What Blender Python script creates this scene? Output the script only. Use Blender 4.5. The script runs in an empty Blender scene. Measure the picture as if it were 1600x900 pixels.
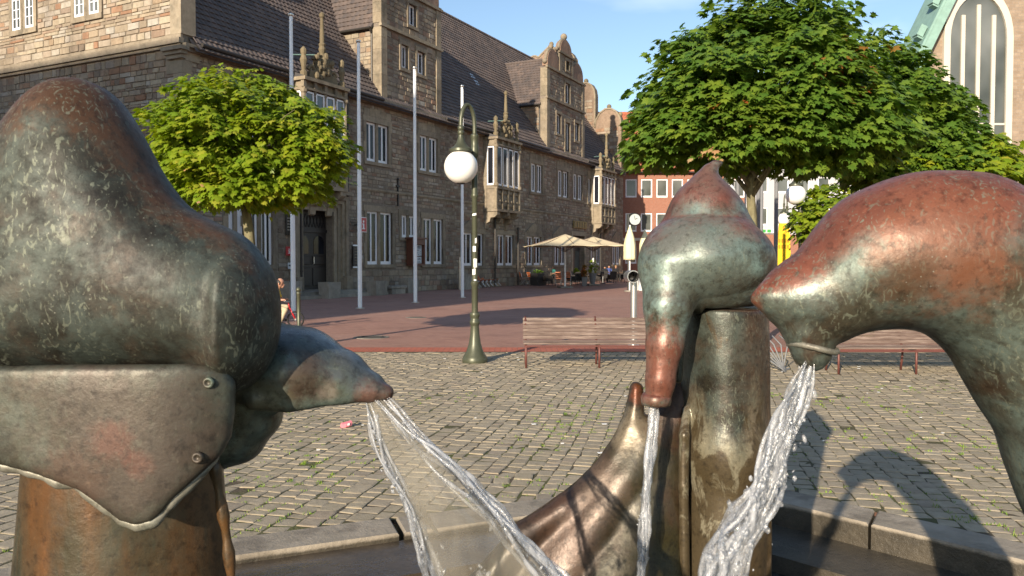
import bpy, bmesh, math, random
import numpy as np
from mathutils import Vector, Matrix, noise as mnoise

random.seed(7)
rng = np.random.default_rng(7)
S = bpy.context.scene
C = S.collection
R = math.radians

# ------------------------------------------------------------------ camera
F = 1260.0                     # focal length in pixels of the 1600 wide photograph
EYE = 1.6
PITCH = math.atan(40 / F)
cam_d = bpy.data.cameras.new('camera')
cam = bpy.data.objects.new('camera', cam_d)
C.objects.link(cam)
cam.location = (0, 0, EYE)
cam.rotation_euler = (R(90) - PITCH, 0, 0)
cam_d.sensor_width = 36.0
cam_d.lens = 36.0 * F / 1600
cam_d.clip_start = 0.05
cam_d.clip_end = 4000
cam_d.dof.use_dof = True
cam_d.dof.focus_distance = 4.5
cam_d.dof.aperture_fstop = 11
S.camera = cam

# ------------------------------------------------------------------ light
SUN_EL, SUN_AZ = 17.5, 24.0    # evening sun behind the camera's left shoulder
wd = bpy.data.worlds.new('World')
S.world = wd
wd.use_nodes = True
nt = wd.node_tree
for n in list(nt.nodes):
    nt.nodes.remove(n)
w_out = nt.nodes.new('ShaderNodeOutputWorld')
w_bg = nt.nodes.new('ShaderNodeBackground')
w_sky = nt.nodes.new('ShaderNodeTexSky')
w_sky.sky_type = 'NISHITA'
w_sky.sun_disc = False
w_sky.sun_elevation = R(SUN_EL)
w_sky.sun_rotation = R(180 + SUN_AZ)
w_sky.altitude = 80
w_sky.air_density = 1.0
w_sky.dust_density = 0.35
w_sky.ozone_density = 1.6
# thin high cloud, all over the sky, from a noise on the view direction
w_tc = nt.nodes.new('ShaderNodeTexCoord')
w_map = nt.nodes.new('ShaderNodeMapping')
w_map.inputs['Scale'].default_value = (1.0, 1.0, 3.2)
w_map.inputs['Location'].default_value = (0.35, 0.0, 0.25)
w_map.inputs['Rotation'].default_value = (0, 0, R(20))
w_noise = nt.nodes.new('ShaderNodeTexNoise')
w_noise.inputs['Scale'].default_value = 2.1
w_noise.inputs['Detail'].default_value = 5
w_noise.inputs['Roughness'].default_value = 0.5
w_ramp = nt.nodes.new('ShaderNodeValToRGB')
w_ramp.color_ramp.elements[0].position = 0.55
w_ramp.color_ramp.elements[0].color = (0, 0, 0, 1)
w_ramp.color_ramp.elements[1].position = 0.80
w_ramp.color_ramp.elements[1].color = (0.55, 0.55, 0.55, 1)
w_mix = nt.nodes.new('ShaderNodeMix')
w_mix.data_type = 'RGBA'
w_mix.inputs[7].default_value = (9.5, 9.6, 10.4, 1)
L = nt.links.new
L(w_tc.outputs['Generated'], w_map.inputs['Vector'])
L(w_map.outputs['Vector'], w_noise.inputs['Vector'])
L(w_noise.outputs['Fac'], w_ramp.inputs['Fac'])
L(w_ramp.outputs['Color'], w_mix.inputs[0])
L(w_sky.outputs['Color'], w_mix.inputs[6])
L(w_mix.outputs[2], w_bg.inputs['Color'])
L(w_bg.outputs['Background'], w_out.inputs['Surface'])
w_bg.inputs['Strength'].default_value = 0.11

sun_d = bpy.data.lights.new('sun', 'SUN')
sun_d.energy = 4.8
sun_d.angle = R(0.53)
sun_d.color = (1.0, 0.86, 0.68)
sun = bpy.data.objects.new('sun', sun_d)
C.objects.link(sun)
_to = Vector((math.sin(R(SUN_AZ)) * math.cos(R(SUN_EL)), math.cos(R(SUN_AZ)) * math.cos(R(SUN_EL)), -math.sin(R(SUN_EL))))
sun.rotation_euler = _to.to_track_quat('-Z', 'Y').to_euler()
sun.location = (-20, -40, 30)

S.view_settings.view_transform = 'Standard'
S.view_settings.look = 'None'
S.view_settings.exposure = 0.78
S.view_settings.gamma = 1.0
S.render.engine = 'CYCLES'
S.cycles.max_bounces = 8
S.cycles.transparent_max_bounces = 16
S.cycles.caustics_reflective = False
S.cycles.caustics_refractive = False
S.cycles.use_denoising = True

# ------------------------------------------------------------------ helpers
_U = Vector((0, math.sin(PITCH), math.cos(PITCH)))
_FW = Vector((0, math.cos(PITCH), -math.sin(PITCH)))

def ray(px, py):
    return _FW + Vector(((px - 800) / F, 0, 0)) + _U * ((450 - py) / F)

def at(px, py, Y):
    """the point seen at photo pixel px, py at distance Y in front of the camera"""
    d = ray(px, py)
    return Vector((0, 0, EYE)) + d * (Y / d.y)

def gp(px, py, z=0.0):
    """the point of the ground seen at photo pixel px, py"""
    d = ray(px, py)
    return Vector((0, 0, EYE)) + d * ((z - EYE) / d.z)

def tag(o, label=None, cat=None, group=None, kind=None):
    if label: o['label'] = label
    if cat: o['category'] = cat
    if group: o['group'] = group
    if kind: o['kind'] = kind
    return o

def empty(name, loc=(0, 0, 0), rz=0.0, label=None, cat=None, group=None, kind=None):
    o = bpy.data.objects.new(name, None)
    C.objects.link(o)
    o.location = loc
    o.rotation_euler = (0, 0, rz)
    o.empty_display_size = 0.1
    return tag(o, label, cat, group, kind)

def link(name, me, parent=None, loc=None, rot=None, scale=None):
    o = bpy.data.objects.new(name, me)
    C.objects.link(o)
    if parent is not None: o.parent = parent
    if loc is not None: o.location = loc
    if rot is not None: o.rotation_euler = rot
    if scale is not None: o.scale = scale
    return o

def copy_tree(o, parent=None):
    c = o.copy()
    C.objects.link(c)
    c.parent = parent
    for ch in list(o.children):
        copy_tree(ch, c)
    return c

def mesh_from(name, verts, faces, mats, smooth=False, midx=None):
    me = bpy.data.meshes.new(name)
    me.from_pydata([tuple(v) for v in verts], [], [tuple(f) for f in faces])
    for m in (mats if isinstance(mats, (list, tuple)) else [mats]):
        me.materials.append(m)
    if midx is not None:
        me.polygons.foreach_set('material_index', np.asarray(midx, dtype=np.int32))
    if smooth:
        me.polygons.foreach_set('use_smooth', np.ones(len(me.polygons), dtype=bool))
    me.update()
    return me

def add_tint(me, values):
    a = me.attributes.new('tint', 'FLOAT', 'POINT')
    a.data.foreach_set('value', np.asarray(values, dtype=np.float32))

class MB:
    def __init__(s):
        s.v, s.f, s.m, s.t = [], [], [], []
        s.cur = 0
        s.tint = 0.0
    def add(s, vs, fs):
        b = len(s.v)
        s.v += [tuple(v) for v in vs]
        s.t += [s.tint] * len(vs)
        s.f += [tuple(b + i for i in f) for f in fs]
        s.m += [s.cur] * len(fs)
        return s
    def box(s, x0, x1, y0, y1, z0, z1):
        s.add([(x0, y0, z0), (x1, y0, z0), (x1, y1, z0), (x0, y1, z0), (x0, y0, z1), (x1, y0, z1), (x1, y1, z1), (x0, y1, z1)],
              [(0, 3, 2, 1), (4, 5, 6, 7), (0, 1, 5, 4), (1, 2, 6, 5), (2, 3, 7, 6), (3, 0, 4, 7)])
        return s
    def cbox(s, x0, x1, y0, y1, z0, z1, c=0.01):
        """box with chamfered edges"""
        bm = bmesh.new()
        bmesh.ops.create_cube(bm, size=1)
        for v in bm.verts:
            v.co = Vector((x0 + (v.co.x + .5) * (x1 - x0), y0 + (v.co.y + .5) * (y1 - y0), z0 + (v.co.z + .5) * (z1 - z0)))
        bmesh.ops.bevel(bm, geom=bm.edges[:], offset=c, segments=1, affect='EDGES')
        bm.verts.index_update()
        s.add([v.co.copy() for v in bm.verts], [[v.index for v in f.verts] for f in bm.faces])
        bm.free()
        return s
    def obox(s, c, ax, ay, az):
        """oriented box: centre and three half-axis vectors"""
        c, ax, ay, az = Vector(c), Vector(ax), Vector(ay), Vector(az)
        vs = []
        for k in (-1, 1):
            for i, j in ((-1, -1), (1, -1), (1, 1), (-1, 1)):
                vs.append(c + ax * i + ay * j + az * k)
        s.add(vs, [(0, 3, 2, 1), (4, 5, 6, 7), (0, 1, 5, 4), (1, 2, 6, 5), (2, 3, 7, 6), (3, 0, 4, 7)])
        return s
    def tube(s, pts, rad, seg=10, cap=True):
        pts = [Vector(p) for p in pts]
        n = len(pts)
        if not hasattr(rad, '__len__'): rad = [rad] * n
        ref = None
        rings = []
        for i in range(n):
            t = (pts[min(i + 1, n - 1)] - pts[max(i - 1, 0)]).normalized()
            if ref is None:
                ref = Vector((1, 0, 0)) if abs(t.x) < .8 else Vector((0, 1, 0))
            u = (ref - t * ref.dot(t)).normalized()
            w = t.cross(u)
            ref = u
            rings.append([pts[i] + (u * math.cos(2 * math.pi * k / seg) + w * math.sin(2 * math.pi * k / seg)) * rad[i] for k in range(seg)])
        vs = [p for r in rings for p in r]
        fs = []
        for i in range(n - 1):
            for k in range(seg):
                a, b = i * seg + k, i * seg + (k + 1) % seg
                fs.append((a, b, b + seg, a + seg))
        if cap:
            fs.append(tuple(range(seg - 1, -1, -1)))
            fs.append(tuple((n - 1) * seg + k for k in range(seg)))
        s.add(vs, fs)
        return s
    def lathe(s, prof, c=(0, 0, 0), seg=20):
        """profile of (radius, height) turned about the vertical through c"""
        vs, fs = [], []
        n = len(prof)
        for r, z in prof:
            for k in range(seg):
                a = 2 * math.pi * k / seg
                vs.append((c[0] + r * math.cos(a), c[1] + r * math.sin(a), c[2] + z))
        for i in range(n - 1):
            for k in range(seg):
                a, b = i * seg + k, i * seg + (k + 1) % seg
                fs.append((a, b, b + seg, a + seg))
        if prof[0][0] > 1e-5: fs.append(tuple(range(seg - 1, -1, -1)))
        if prof[-1][0] > 1e-5: fs.append(tuple((n - 1) * seg + k for k in range(seg)))
        s.add(vs, fs)
        return s
    def ball(s, c, r, seg=14, sz=1.0):
        prof = [(max(1e-6, r * math.sin(math.pi * i / (seg // 2 + 2))), -r * sz * math.cos(math.pi * i / (seg // 2 + 2))) for i in range(seg // 2 + 3)]
        return s.lathe(prof, c, seg)
    def prism(s, poly, f0, f1):
        """polygon (list of 2D) extruded: f0, f1 map a 2D point to its front and back 3D points"""
        n = len(poly)
        vs = [f0(*p) for p in poly] + [f1(*p) for p in poly]
        fs = [tuple(range(n)), tuple(range(2 * n - 1, n - 1, -1))]
        for i in range(n):
            j = (i + 1) % n
            fs.append((i, i + n, j + n, j))
        s.add(vs, fs)
        return s
    def mesh(s, name, mat, smooth=False, tint=False):
        me = mesh_from(name, s.v, s.f, mat, smooth, s.m)
        if tint: add_tint(me, s.t)
        return me
    def build(s, name, mat, parent=None, smooth=False, tint=False, loc=None, fix=True, auto=None):
        me = s.mesh(name, mat, smooth, tint)
        if fix:
            bm = bmesh.new(); bm.from_mesh(me)
            bmesh.ops.recalc_face_normals(bm, faces=bm.faces[:])
            bm.to_mesh(me); bm.free()
        if auto is not None:
            me.polygons.foreach_set('use_smooth', np.ones(len(me.polygons), dtype=bool))
            me.set_sharp_from_angle(angle=R(auto))
        return link(name, me, parent, loc)

# ---- implicit surfaces: smooth unions of tapered limbs, meshed by surface nets
class SDF:
    def __init__(s, lo, hi, h):
        s.lo = np.array(lo, float); s.h = h
        n = np.ceil((np.array(hi, float) - s.lo) / h).astype(int) + 1
        s.n = n
        ax = [s.lo[i] + h * np.arange(n[i]) for i in range(3)]
        s.X, s.Y, s.Z = [a.astype(np.float32) for a in np.meshgrid(*ax, indexing='ij', sparse=True)]
        s.D = np.full(n, 1e3, np.float32)
        s.lab = np.zeros(n, np.int8)
    def smin(s, d, k, label=None):
        if label is not None:
            s.lab[d < s.D] = label
        if k <= 0:
            s.D = np.minimum(s.D, d)
        else:
            hh = np.clip(.5 + .5 * (s.D - d) / k, 0, 1)
            s.D = s.D * (1 - hh) + d * hh - k * hh * (1 - hh)
    def smax(s, d, k=0.0):
        if k <= 0:
            s.D = np.maximum(s.D, d)
        else:
            hh = np.clip(.5 - .5 * (s.D - d) / k, 0, 1)
            s.D = s.D * (1 - hh) + d * hh + k * hh * (1 - hh)
    def cone(s, a, b, ra, rb, sy=1.0):
        y0 = .5 * (a[1] + b[1])
        X, Z = s.X, s.Z
        Yv = y0 + (s.Y - y0) / sy
        a = (a[0], y0 + (a[1] - y0) / sy, a[2]); b = (b[0], y0 + (b[1] - y0) / sy, b[2])
        bx, by, bz = b[0] - a[0], b[1] - a[1], b[2] - a[2]
        q = bx * bx + by * by + bz * bz + 1e-12
        px, py, pz = X - a[0], Yv - a[1], Z - a[2]
        t = np.clip((px * bx + py * by + pz * bz) / q, 0, 1)
        return np.sqrt((px - t * bx) ** 2 + (py - t * by) ** 2 + (pz - t * bz) ** 2) - (ra + (rb - ra) * t)
    def chain(s, pts, k=0.02, sy=1.0, label=None):
        """pts: (x, y, z, r)"""
        d = None
        for p, q in zip(pts[:-1], pts[1:]):
            c = s.cone(p, q, p[3], q[3], sy)
            if d is None: d = c
            else:
                kk = .35 * min(p[3], q[3])
                hh = np.clip(.5 + .5 * (d - c) / kk, 0, 1)
                d = d * (1 - hh) + c * hh - kk * hh * (1 - hh)
        s.smin(d, k, label)
    def ell(s, c, r, k=0.02, label=None):
        q = np.sqrt(((s.X - c[0]) / r[0]) ** 2 + ((s.Y - c[1]) / r[1]) ** 2 + ((s.Z - c[2]) / r[2]) ** 2)
        s.smin((q - 1) * min(r), k, label)
    def plane(s, p, n, k=0.0):
        """keep what lies behind the plane through p with outward normal n"""
        n = Vector(n).normalized()
        s.smax((s.X - p[0]) * n.x + (s.Y - p[1]) * n.y + (s.Z - p[2]) * n.z, k)
    def roughen(s, amp, scale, seed=0):
        g = np.random.default_rng(seed)
        d = 0
        for o in range(3):
            for _ in range(4):
                v = g.normal(size=3); v /= np.linalg.norm(v)
                f = scale * (1.8 ** o)
                ph = g.uniform(0, 6.3)
                w = g.normal(size=3); w /= np.linalg.norm(w)
                d = d + amp / (1.8 ** o) * .5 * np.sin((s.X * v[0] + s.Y * v[1] + s.Z * v[2]) * f + ph + 1.3 * np.sin((s.X * w[0] + s.Y * w[1] + s.Z * w[2]) * f * .7 + ph))
        s.D = s.D + d.astype(np.float32)
    def net(s):
        D = s.D
        D[0], D[-1], D[:, 0], D[:, -1], D[:, :, 0], D[:, :, -1] = [np.maximum(x, 1e-3) for x in (D[0], D[-1], D[:, 0], D[:, -1], D[:, :, 0], D[:, :, -1])]
        I = D < 0
        cor = [(i, j, k) for i in (0, 1) for j in (0, 1) for k in (0, 1)]
        n = s.n
        sl = lambda A, c: A[c[0]:n[0] - 1 + c[0], c[1]:n[1] - 1 + c[1], c[2]:n[2] - 1 + c[2]]
        cnt = sum(sl(I, c).astype(np.int8) for c in cor)
        act = (cnt > 0) & (cnt < 8)
        idx = np.argwhere(act)
        vid = np.full(act.shape, -1, np.int64)
        vid[act] = np.arange(len(idx))
        pos = np.zeros((len(idx), 3)); num = np.zeros(len(idx))
        for a in cor:
            for ax in range(3):
                if a[ax]: continue
                b = list(a); b[ax] = 1
                da = D[idx[:, 0] + a[0], idx[:, 1] + a[1], idx[:, 2] + a[2]]
                db = D[idx[:, 0] + b[0], idx[:, 1] + b[1], idx[:, 2] + b[2]]
                m = (da < 0) != (db < 0)
                t = da[m] / (da[m] - db[m])
                p = np.tile(np.array(a, float), (m.sum(), 1)); p[:, ax] += t
                pos[m] += p; num[m] += 1
        pos = pos / num[:, None] + idx
        V = s.lo + pos * s.h
        faces = []
        for ax in range(3):
            o1, o2 = [(1, 2), (2, 0), (0, 1)][ax]
            A = np.moveaxis(I, ax, 0)
            ch = np.argwhere(np.moveaxis(A[1:] != A[:-1], 0, ax))
            ok = (ch[:, o1] > 0) & (ch[:, o2] > 0) & (ch[:, o1] < n[o1] - 1) & (ch[:, o2] < n[o2] - 1)
            ch = ch[ok]
            ins = I[ch[:, 0], ch[:, 1], ch[:, 2]]
            q = []
            for e1, e2 in ((0, 0), (1, 0), (1, 1), (0, 1)):
                c = ch.copy(); c[:, o1] -= 1 - e1; c[:, o2] -= 1 - e2
                q.append(vid[c[:, 0], c[:, 1], c[:, 2]])
            q = np.stack(q, 1)
            q[~ins] = q[~ins][:, ::-1]
            faces.append(q)
        Fc = np.concatenate(faces)
        lab = s.lab[idx[:, 0], idx[:, 1], idx[:, 2]]
        return V, Fc, lab
    def outline(s, poly, Y, T, Rd, dome=.0, domew=.2, k=0.0, label=None, curve=None):
        """a closed (x, z) outline given thickness 2 T about the plane Y, rounded by Rd, its faces domed"""
        P = np.array(poly, float); X = s.X[:, 0, 0][:, None]; Z = s.Z[0, 0, :][None, :]
        d2 = np.full((s.n[0], s.n[2]), 1e9); ins = np.zeros(d2.shape, bool)
        for (xa, za), (xb, zb) in zip(P, np.roll(P, -1, 0)):
            ex, ez = xb - xa, zb - za
            t = np.clip(((X - xa) * ex + (Z - za) * ez) / (ex * ex + ez * ez + 1e-12), 0, 1)
            d2 = np.minimum(d2, (X - xa - t * ex) ** 2 + (Z - za - t * ez) ** 2)
            c = ((za > Z) != (zb > Z)) & (X < (xb - xa) * (Z - za) / (zb - za + 1e-12) + xa)
            ins ^= c
        d = np.where(ins, -np.sqrt(d2), np.sqrt(d2))
        Tt = T + dome * np.sin(np.clip(-d / domew, 0, 1) * math.pi / 2)
        yc = Y if curve is None else Y + curve(X, Z)
        a = (d + Rd)[:, None, :]; b = np.abs(s.Y - (yc if np.isscalar(yc) else (yc + 0 * Z)[:, None, :])) - (Tt - Rd)[:, None, :]
        q = np.sqrt(np.maximum(a, 0) ** 2 + np.maximum(b, 0) ** 2) + np.minimum(np.maximum(a, b), 0) - Rd
        s.smin(q.astype(np.float32), k, label)
    def build(s, name, mats, parent=None, origin=(0, 0, 0), per_label=False):
        V, Fc, lab = s.net()
        V = V - np.array(origin)
        me = mesh_from(name, V.tolist(), Fc.tolist(), mats, True, lab[Fc[:, 0]] if per_label else None)
        return link(name, me, parent)

# ------------------------------------------------------------------ materials
class NT:
    def __init__(s, name):
        s.mat = bpy.data.materials.new(name)
        s.mat.use_nodes = True
        s.t = s.mat.node_tree
        s.bsdf = s.t.nodes['Principled BSDF']
        s.out = s.t.nodes['Material Output']
        s.geo = s.t.nodes.new('ShaderNodeNewGeometry')
        s.pos = s.geo.outputs['Position']
    def n(s, typ, **kw):
        nd = s.t.nodes.new(typ)
        for k, v in kw.items():
            if k in nd.inputs: s.put(nd.inputs[k], v)
            else: setattr(nd, k, v)
        return nd
    def put(s, sock, v):
        if isinstance(v, bpy.types.NodeSocket): s.t.links.new(v, sock)
        else: sock.default_value = v
    def math(s, op, a, b=0.0, c=0.0, clamp=False):
        nd = s.t.nodes.new('ShaderNodeMath'); nd.operation = op; nd.use_clamp = clamp
        s.put(nd.inputs[0], a); s.put(nd.inputs[1], b); s.put(nd.inputs[2], c)
        return nd.outputs[0]
    def xyz(s, v):
        return s.n('ShaderNodeSeparateXYZ', Vector=v).outputs
    def map(s, v, scale=(1, 1, 1), loc=(0, 0, 0), rot=(0, 0, 0)):
        return s.n('ShaderNodeMapping', Vector=v, Scale=scale, Location=loc, Rotation=rot).outputs[0]
    def noise(s, scale, detail=4, rough=.55, vec=None, dist=0.0):
        return s.n('ShaderNodeTexNoise', Vector=vec if vec is not None else s.pos, Scale=scale, Detail=detail, Roughness=rough, Distortion=dist).outputs['Fac']
    def voro(s, scale, vec=None, feature='F1', out='Distance', rnd=1.0):
        return s.n('ShaderNodeTexVoronoi', feature=feature, Vector=vec if vec is not None else s.pos, Scale=scale, Randomness=rnd).outputs[out]
    def ramp(s, fac, stops, interp='LINEAR'):
        nd = s.t.nodes.new('ShaderNodeValToRGB')
        cr = nd.color_ramp; cr.interpolation = interp
        while len(cr.elements) < len(stops): cr.elements.new(.5)
        for e, (p, c) in zip(cr.elements, stops):
            e.position = p
            e.color = (c, c, c, 1) if not hasattr(c, '__len__') else (*c, 1)
        s.put(nd.inputs[0], fac)
        return nd.outputs[0]
    def mix(s, fac, a, b, mode='MIX'):
        nd = s.t.nodes.new('ShaderNodeMix'); nd.data_type = 'RGBA'; nd.blend_type = mode
        s.put(nd.inputs[0], fac)
        for i, v in ((6, a), (7, b)):
            if isinstance(v, bpy.types.NodeSocket): s.t.links.new(v, nd.inputs[i])
            elif hasattr(v, '__len__'): nd.inputs[i].default_value = (*v, 1) if len(v) == 3 else v
            else: nd.inputs[i].default_value = (v, v, v, 1)
        return nd.outputs[2]
    def rnd(s):
        a = s.n('ShaderNodeAttribute', attribute_name='tint').outputs['Fac']
        o = s.n('ShaderNodeObjectInfo').outputs['Random']
        return s.math('FRACT', s.math('ADD', a, o))
    def fin(s, color=None, rough=.8, metal=0.0, bump=None, strength=.3, dist=.02, spec=None, **kw):
        b = s.bsdf
        if color is not None:
            s.put(b.inputs['Base Color'], (*color, 1) if (hasattr(color, '__len__') and len(color) == 3) else color)
        s.put(b.inputs['Roughness'], rough)
        s.put(b.inputs['Metallic'], metal)
        if spec is not None: s.put(b.inputs['Specular IOR Level'], spec)
        for k, v in kw.items():
            s.put(b.inputs[k.replace('_', ' ')], v)
        if bump is not None:
            nd = s.n('ShaderNodeBump', Height=bump, Strength=strength, Distance=dist)
            s.t.links.new(nd.outputs[0], b.inputs['Normal'])
        return s.mat

def simple(name, col, rough=.6, metal=0.0, var=.15, scale=6, bump=0.0, spec=None):
    m = NT(name)
    f = m.noise(scale, 4)
    c = m.mix(f, tuple(x * (1 - var) for x in col), tuple(min(1, x * (1 + var)) for x in col))
    return m.fin(c, rough, metal, m.noise(scale * 8, 3) if bump else None, bump, .01, spec)
M = {}
def stone_mat(name, cols, joint=False, rough=.9, lichen=.25):
    m = NT(name)
    r = m.rnd()
    c = m.ramp(r, [(i / (len(cols) - 1), k) for i, k in enumerate(cols)])
    f = m.noise(5, 5, .65)
    c = m.mix(m.ramp(f, [(.3, .0), (.75, .6)]), c, m.mix(1.0, c, (.48, .45, .42), 'MULTIPLY'))
    g = m.noise(1.3, 6, .7)
    c = m.mix(m.math('MULTIPLY', m.ramp(g, [(.52, 0.0), (.68, 1.0)]), lichen), c, (.085, .085, .065))
    h = m.noise(.45, 5, .7, m.map(m.pos, (1, 1, .35)))
    c = m.mix(m.math('MULTIPLY', m.ramp(h, [(.42, 0.0), (.66, 1.0)]), .75), c, m.mix(1.0, c, (.45, .45, .46), 'MULTIPLY'))
    return m.fin(c, rough, 0, m.noise(22, 6, .7), .5, .03, .2)
M['rubble'] = stone_mat('rubble_stone', [(.22, .165, .125), (.4, .335, .245), (.29, .24, .18), (.45, .385, .285), (.31, .26, .2), (.32, .195, .135), (.42, .365, .29), (.26, .19, .145), (.39, .31, .22), (.45, .41, .345)])
M['sunlit_rubble'] = stone_mat('sunlit_rubble_stone', [(.3, .245, .18), (.43, .36, .26), (.24, .19, .145), (.45, .39, .29), (.38, .3, .21), (.33, .19, .12), (.42, .37, .29), (.28, .2, .145), (.45, .42, .36), (.36, .27, .18)], lichen=.15)  # same stone as the front, its colour raised for the sunlight on it
M['ashlar'] = stone_mat('dressed_stone', [(.28, .235, .17), (.36, .3, .215), (.31, .26, .195), (.39, .33, .24)], lichen=.5)
M['ornament'] = stone_mat('weathered_carved_stone', [(.22, .18, .115), (.29, .24, .15)], lichen=.5)
m = NT('lime_mortar'); M['mortar'] = m.fin(m.ramp(m.noise(9, 5), [(.3, (.16, .135, .11)), (.7, (.25, .21, .165))]), .95, 0, m.noise(40, 4), .5, .02, .1)
def tile_mat(name, cols):
    m = NT(name)
    r = m.rnd()
    c = m.ramp(r, [(i / (len(cols) - 1), k) for i, k in enumerate(cols)])
    c = m.mix(m.ramp(m.noise(.6, 5, .7), [(.4, 0.0), (.7, .55)]), c, (.06, .055, .055))
    return m.fin(c, .75, 0, m.noise(30, 3), .25, .02, .3)
M['tile'] = tile_mat('weathered_clay_tile', [(.105, .083, .075), (.145, .112, .096), (.095, .08, .077), (.175, .132, .112), (.11, .092, .087)])
M['redtile'] = tile_mat('red_clay_tile', [(.42, .13, .07), (.5, .17, .09), (.36, .11, .065)])
M['lead'] = simple('dark_ridge_lead', (.055, .05, .05), .6)
M['white_frame'] = simple('white_window_paint', (.78, .78, .8), .45, 0, .04)
m = NT('dark_window_glass'); M['glass'] = m.fin(m.ramp(m.noise(.5, 2), [(.35, (.006, .007, .010)), (.7, (.022, .024, .032))]), .09, 0, spec=.22)
m = NT('pale_window_glass'); M['glass2'] = m.fin(m.ramp(m.noise(.35, 2), [(.35, (.05, .055, .045)), (.7, (.16, .17, .16))]), .08, 0, spec=.6)
M['door'] = simple('dark_oak_door', (.022, .016, .013), .5, 0, .3, 10, .2)
M['pipe'] = simple('dark_downpipe', (.04, .035, .03), .5, .3)
M['iron'] = simple('black_iron', (.02, .02, .02), .5, .4)
M['copper'] = simple('verdigris_copper', (.22, .36, .31), .6, .1, .3, 3)
m = NT('brick_facade')
bt = m.n('ShaderNodeTexBrick', Vector=m.map(m.pos, (1, 1, 1), (0, 0, 0), (R(90), 0, 0)), Color1=(.27, .115, .075, 1), Color2=(.33, .15, .10, 1), Mortar=(.27, .19, .15, 1), Scale=4.0)
M['brickwall'] = m.fin(bt.outputs[0], .9, 0, spec=.15)
M['greywall'] = simple('grey_render', (.44, .44, .45), .9, 0, .08, 1)
m = NT('church_brickwork')
bt = m.n('ShaderNodeTexBrick', Vector=m.map(m.pos, (1, 1, 1), (0, 0, 0), (R(90), 0, 0)), Color1=(.25, .19, .135, 1), Color2=(.34, .265, .195, 1), Mortar=(.26, .22, .18, 1), Scale=1.7)
M['churchwall'] = m.fin(m.mix(m.ramp(m.noise(1.5, 6, .7), [(.4, 0.0), (.75, .7)]), bt.outputs[0], (.17, .13, .1)), .95, 0, m.noise(14, 5), .4, .03, .15)
M['pale_stone'] = simple('pale_limestone', (.54, .5, .42), .8, 0, .1, 2)
# --- ground
m = NT('cobble_stone')
r = m.rnd()
c = m.ramp(r, [(0, (.33, .275, .19)), (.25, (.38, .32, .228)), (.5, (.35, .295, .205)), (.7, (.4, .34, .243)), (.85, (.36, .305, .22)), (.94, (.32, .26, .19)), (1, (.42, .365, .27))])
c = m.mix(m.ramp(m.noise(14, 5, .7), [(.35, .55), (.6, .0)]), c, m.mix(1.0, c, (.6, .58, .55), 'MULTIPLY'))
c = m.mix(m.ramp(m.noise(.7, 5, .65), [(.45, .0), (.7, .35)]), c, (.22, .185, .14))
M['cobble'] = m.fin(c, m.ramp(m.noise(3, 3), [(.3, .62), (.7, .85)]), 0, m.noise(45, 5, .7), .45, .012, .35)
m = NT('joint_soil')
c = m.mix(m.ramp(m.noise(1.4, 5, .7), [(.42, 0.0), (.62, .9)]), (.11, .09, .064), (.11, .12, .045))
M['joint'] = m.fin(c, .95, 0, m.noise(60, 4), .6, .02, .1)
m = NT('clinker_paving')
v = m.map(m.pos, (1, 1, 1), (0, 0, 0), (0, 0, R(27)))
bt = m.n('ShaderNodeTexBrick', Vector=v, Color1=(.33, .175, .13, 1), Color2=(.4, .22, .165, 1), Mortar=(.25, .16, .125, 1), Scale=2.4)
bt.inputs['Mortar Size'].default_value = .012
c = m.mix(m.ramp(m.noise(.35, 6, .7), [(.35, .0), (.7, .6)]), bt.outputs[0], (.28, .165, .13))
c = m.mix(m.ramp(m.noise(30, 3), [(.62, .0), (.75, .35)]), c, (.5, .38, .32))
c = m.mix(m.ramp(m.noise(.9, 7, .75, m.map(m.pos, (1, 1, 1), (5, 2, 0))), [(.5, .0), (.62, .5)]), c, m.mix(1.0, c, (.62, .6, .6), 'MULTIPLY'))
c = m.mix(m.ramp(m.voro(1.3, m.map(m.pos, (1, 1, 1), (3, 7, 0))), [(.03, .7), (.06, 0.0)]), c, (.09, .07, .06))
c = m.mix(m.ramp(m.noise(.16, 4, .6), [(.5, .0), (.7, .3)]), c, (.44, .31, .25))
M['clinker'] = m.fin(c, .8, 0, m.math('ADD', bt.outputs[1], m.noise(40, 3)), .3, .012, .25)
m = NT('red_border_brick')
bt = m.n('ShaderNodeTexBrick', Vector=m.pos, Color1=(.45, .12, .07, 1), Color2=(.5, .16, .1, 1), Mortar=(.22, .1, .07, 1), Scale=2.4)
M['border'] = m.fin(m.mix(m.ramp(m.noise(1.1, 5), [(.4, .0), (.7, .35)]), bt.outputs[0], (.25, .1, .07)), .8, 0, bt.outputs[1], .3, .012, .25)
m = NT('basin_sandstone')
c = m.mix(m.ramp(m.noise(4, 6, .7), [(.35, 0.0), (.65, 1.0)]), (.25, .215, .165), (.35, .3, .235))
c = m.mix(m.ramp(m.noise(2.2, 6, .7, m.map(m.pos, (1, 1, 1), (4, 2, 0))), [(.5, 0.0), (.62, .6)]), c, (.12, .1, .075))
zz = m.xyz(m.pos)[2]       # splashed and slimy below the rim's lip
wt = m.n('ShaderNodeMapRange', **{'Value': m.math('ADD', zz, m.math('MULTIPLY', m.math('SUBTRACT', m.noise(4, 6, .7), .5), .04)), 'From Min': -.004, 'From Max': -.02}).outputs[0]
c = m.mix(m.math('MULTIPLY', wt, .88), c, m.ramp(m.noise(7, 6, .7), [(.35, (.018, .016, .011)), (.65, (.055, .045, .03))]))
M['slab'] = m.fin(c, m.math('SUBTRACT', .8, m.math('MULTIPLY', wt, .45)), 0, m.noise(30, 6, .7), .45, .02, .4)
m = NT('wet_basin_stone')
c = m.ramp(m.noise(3.5, 6, .7), [(.3, (.03, .024, .017)), (.55, (.065, .05, .035)), (.75, (.1, .08, .055))])
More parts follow.
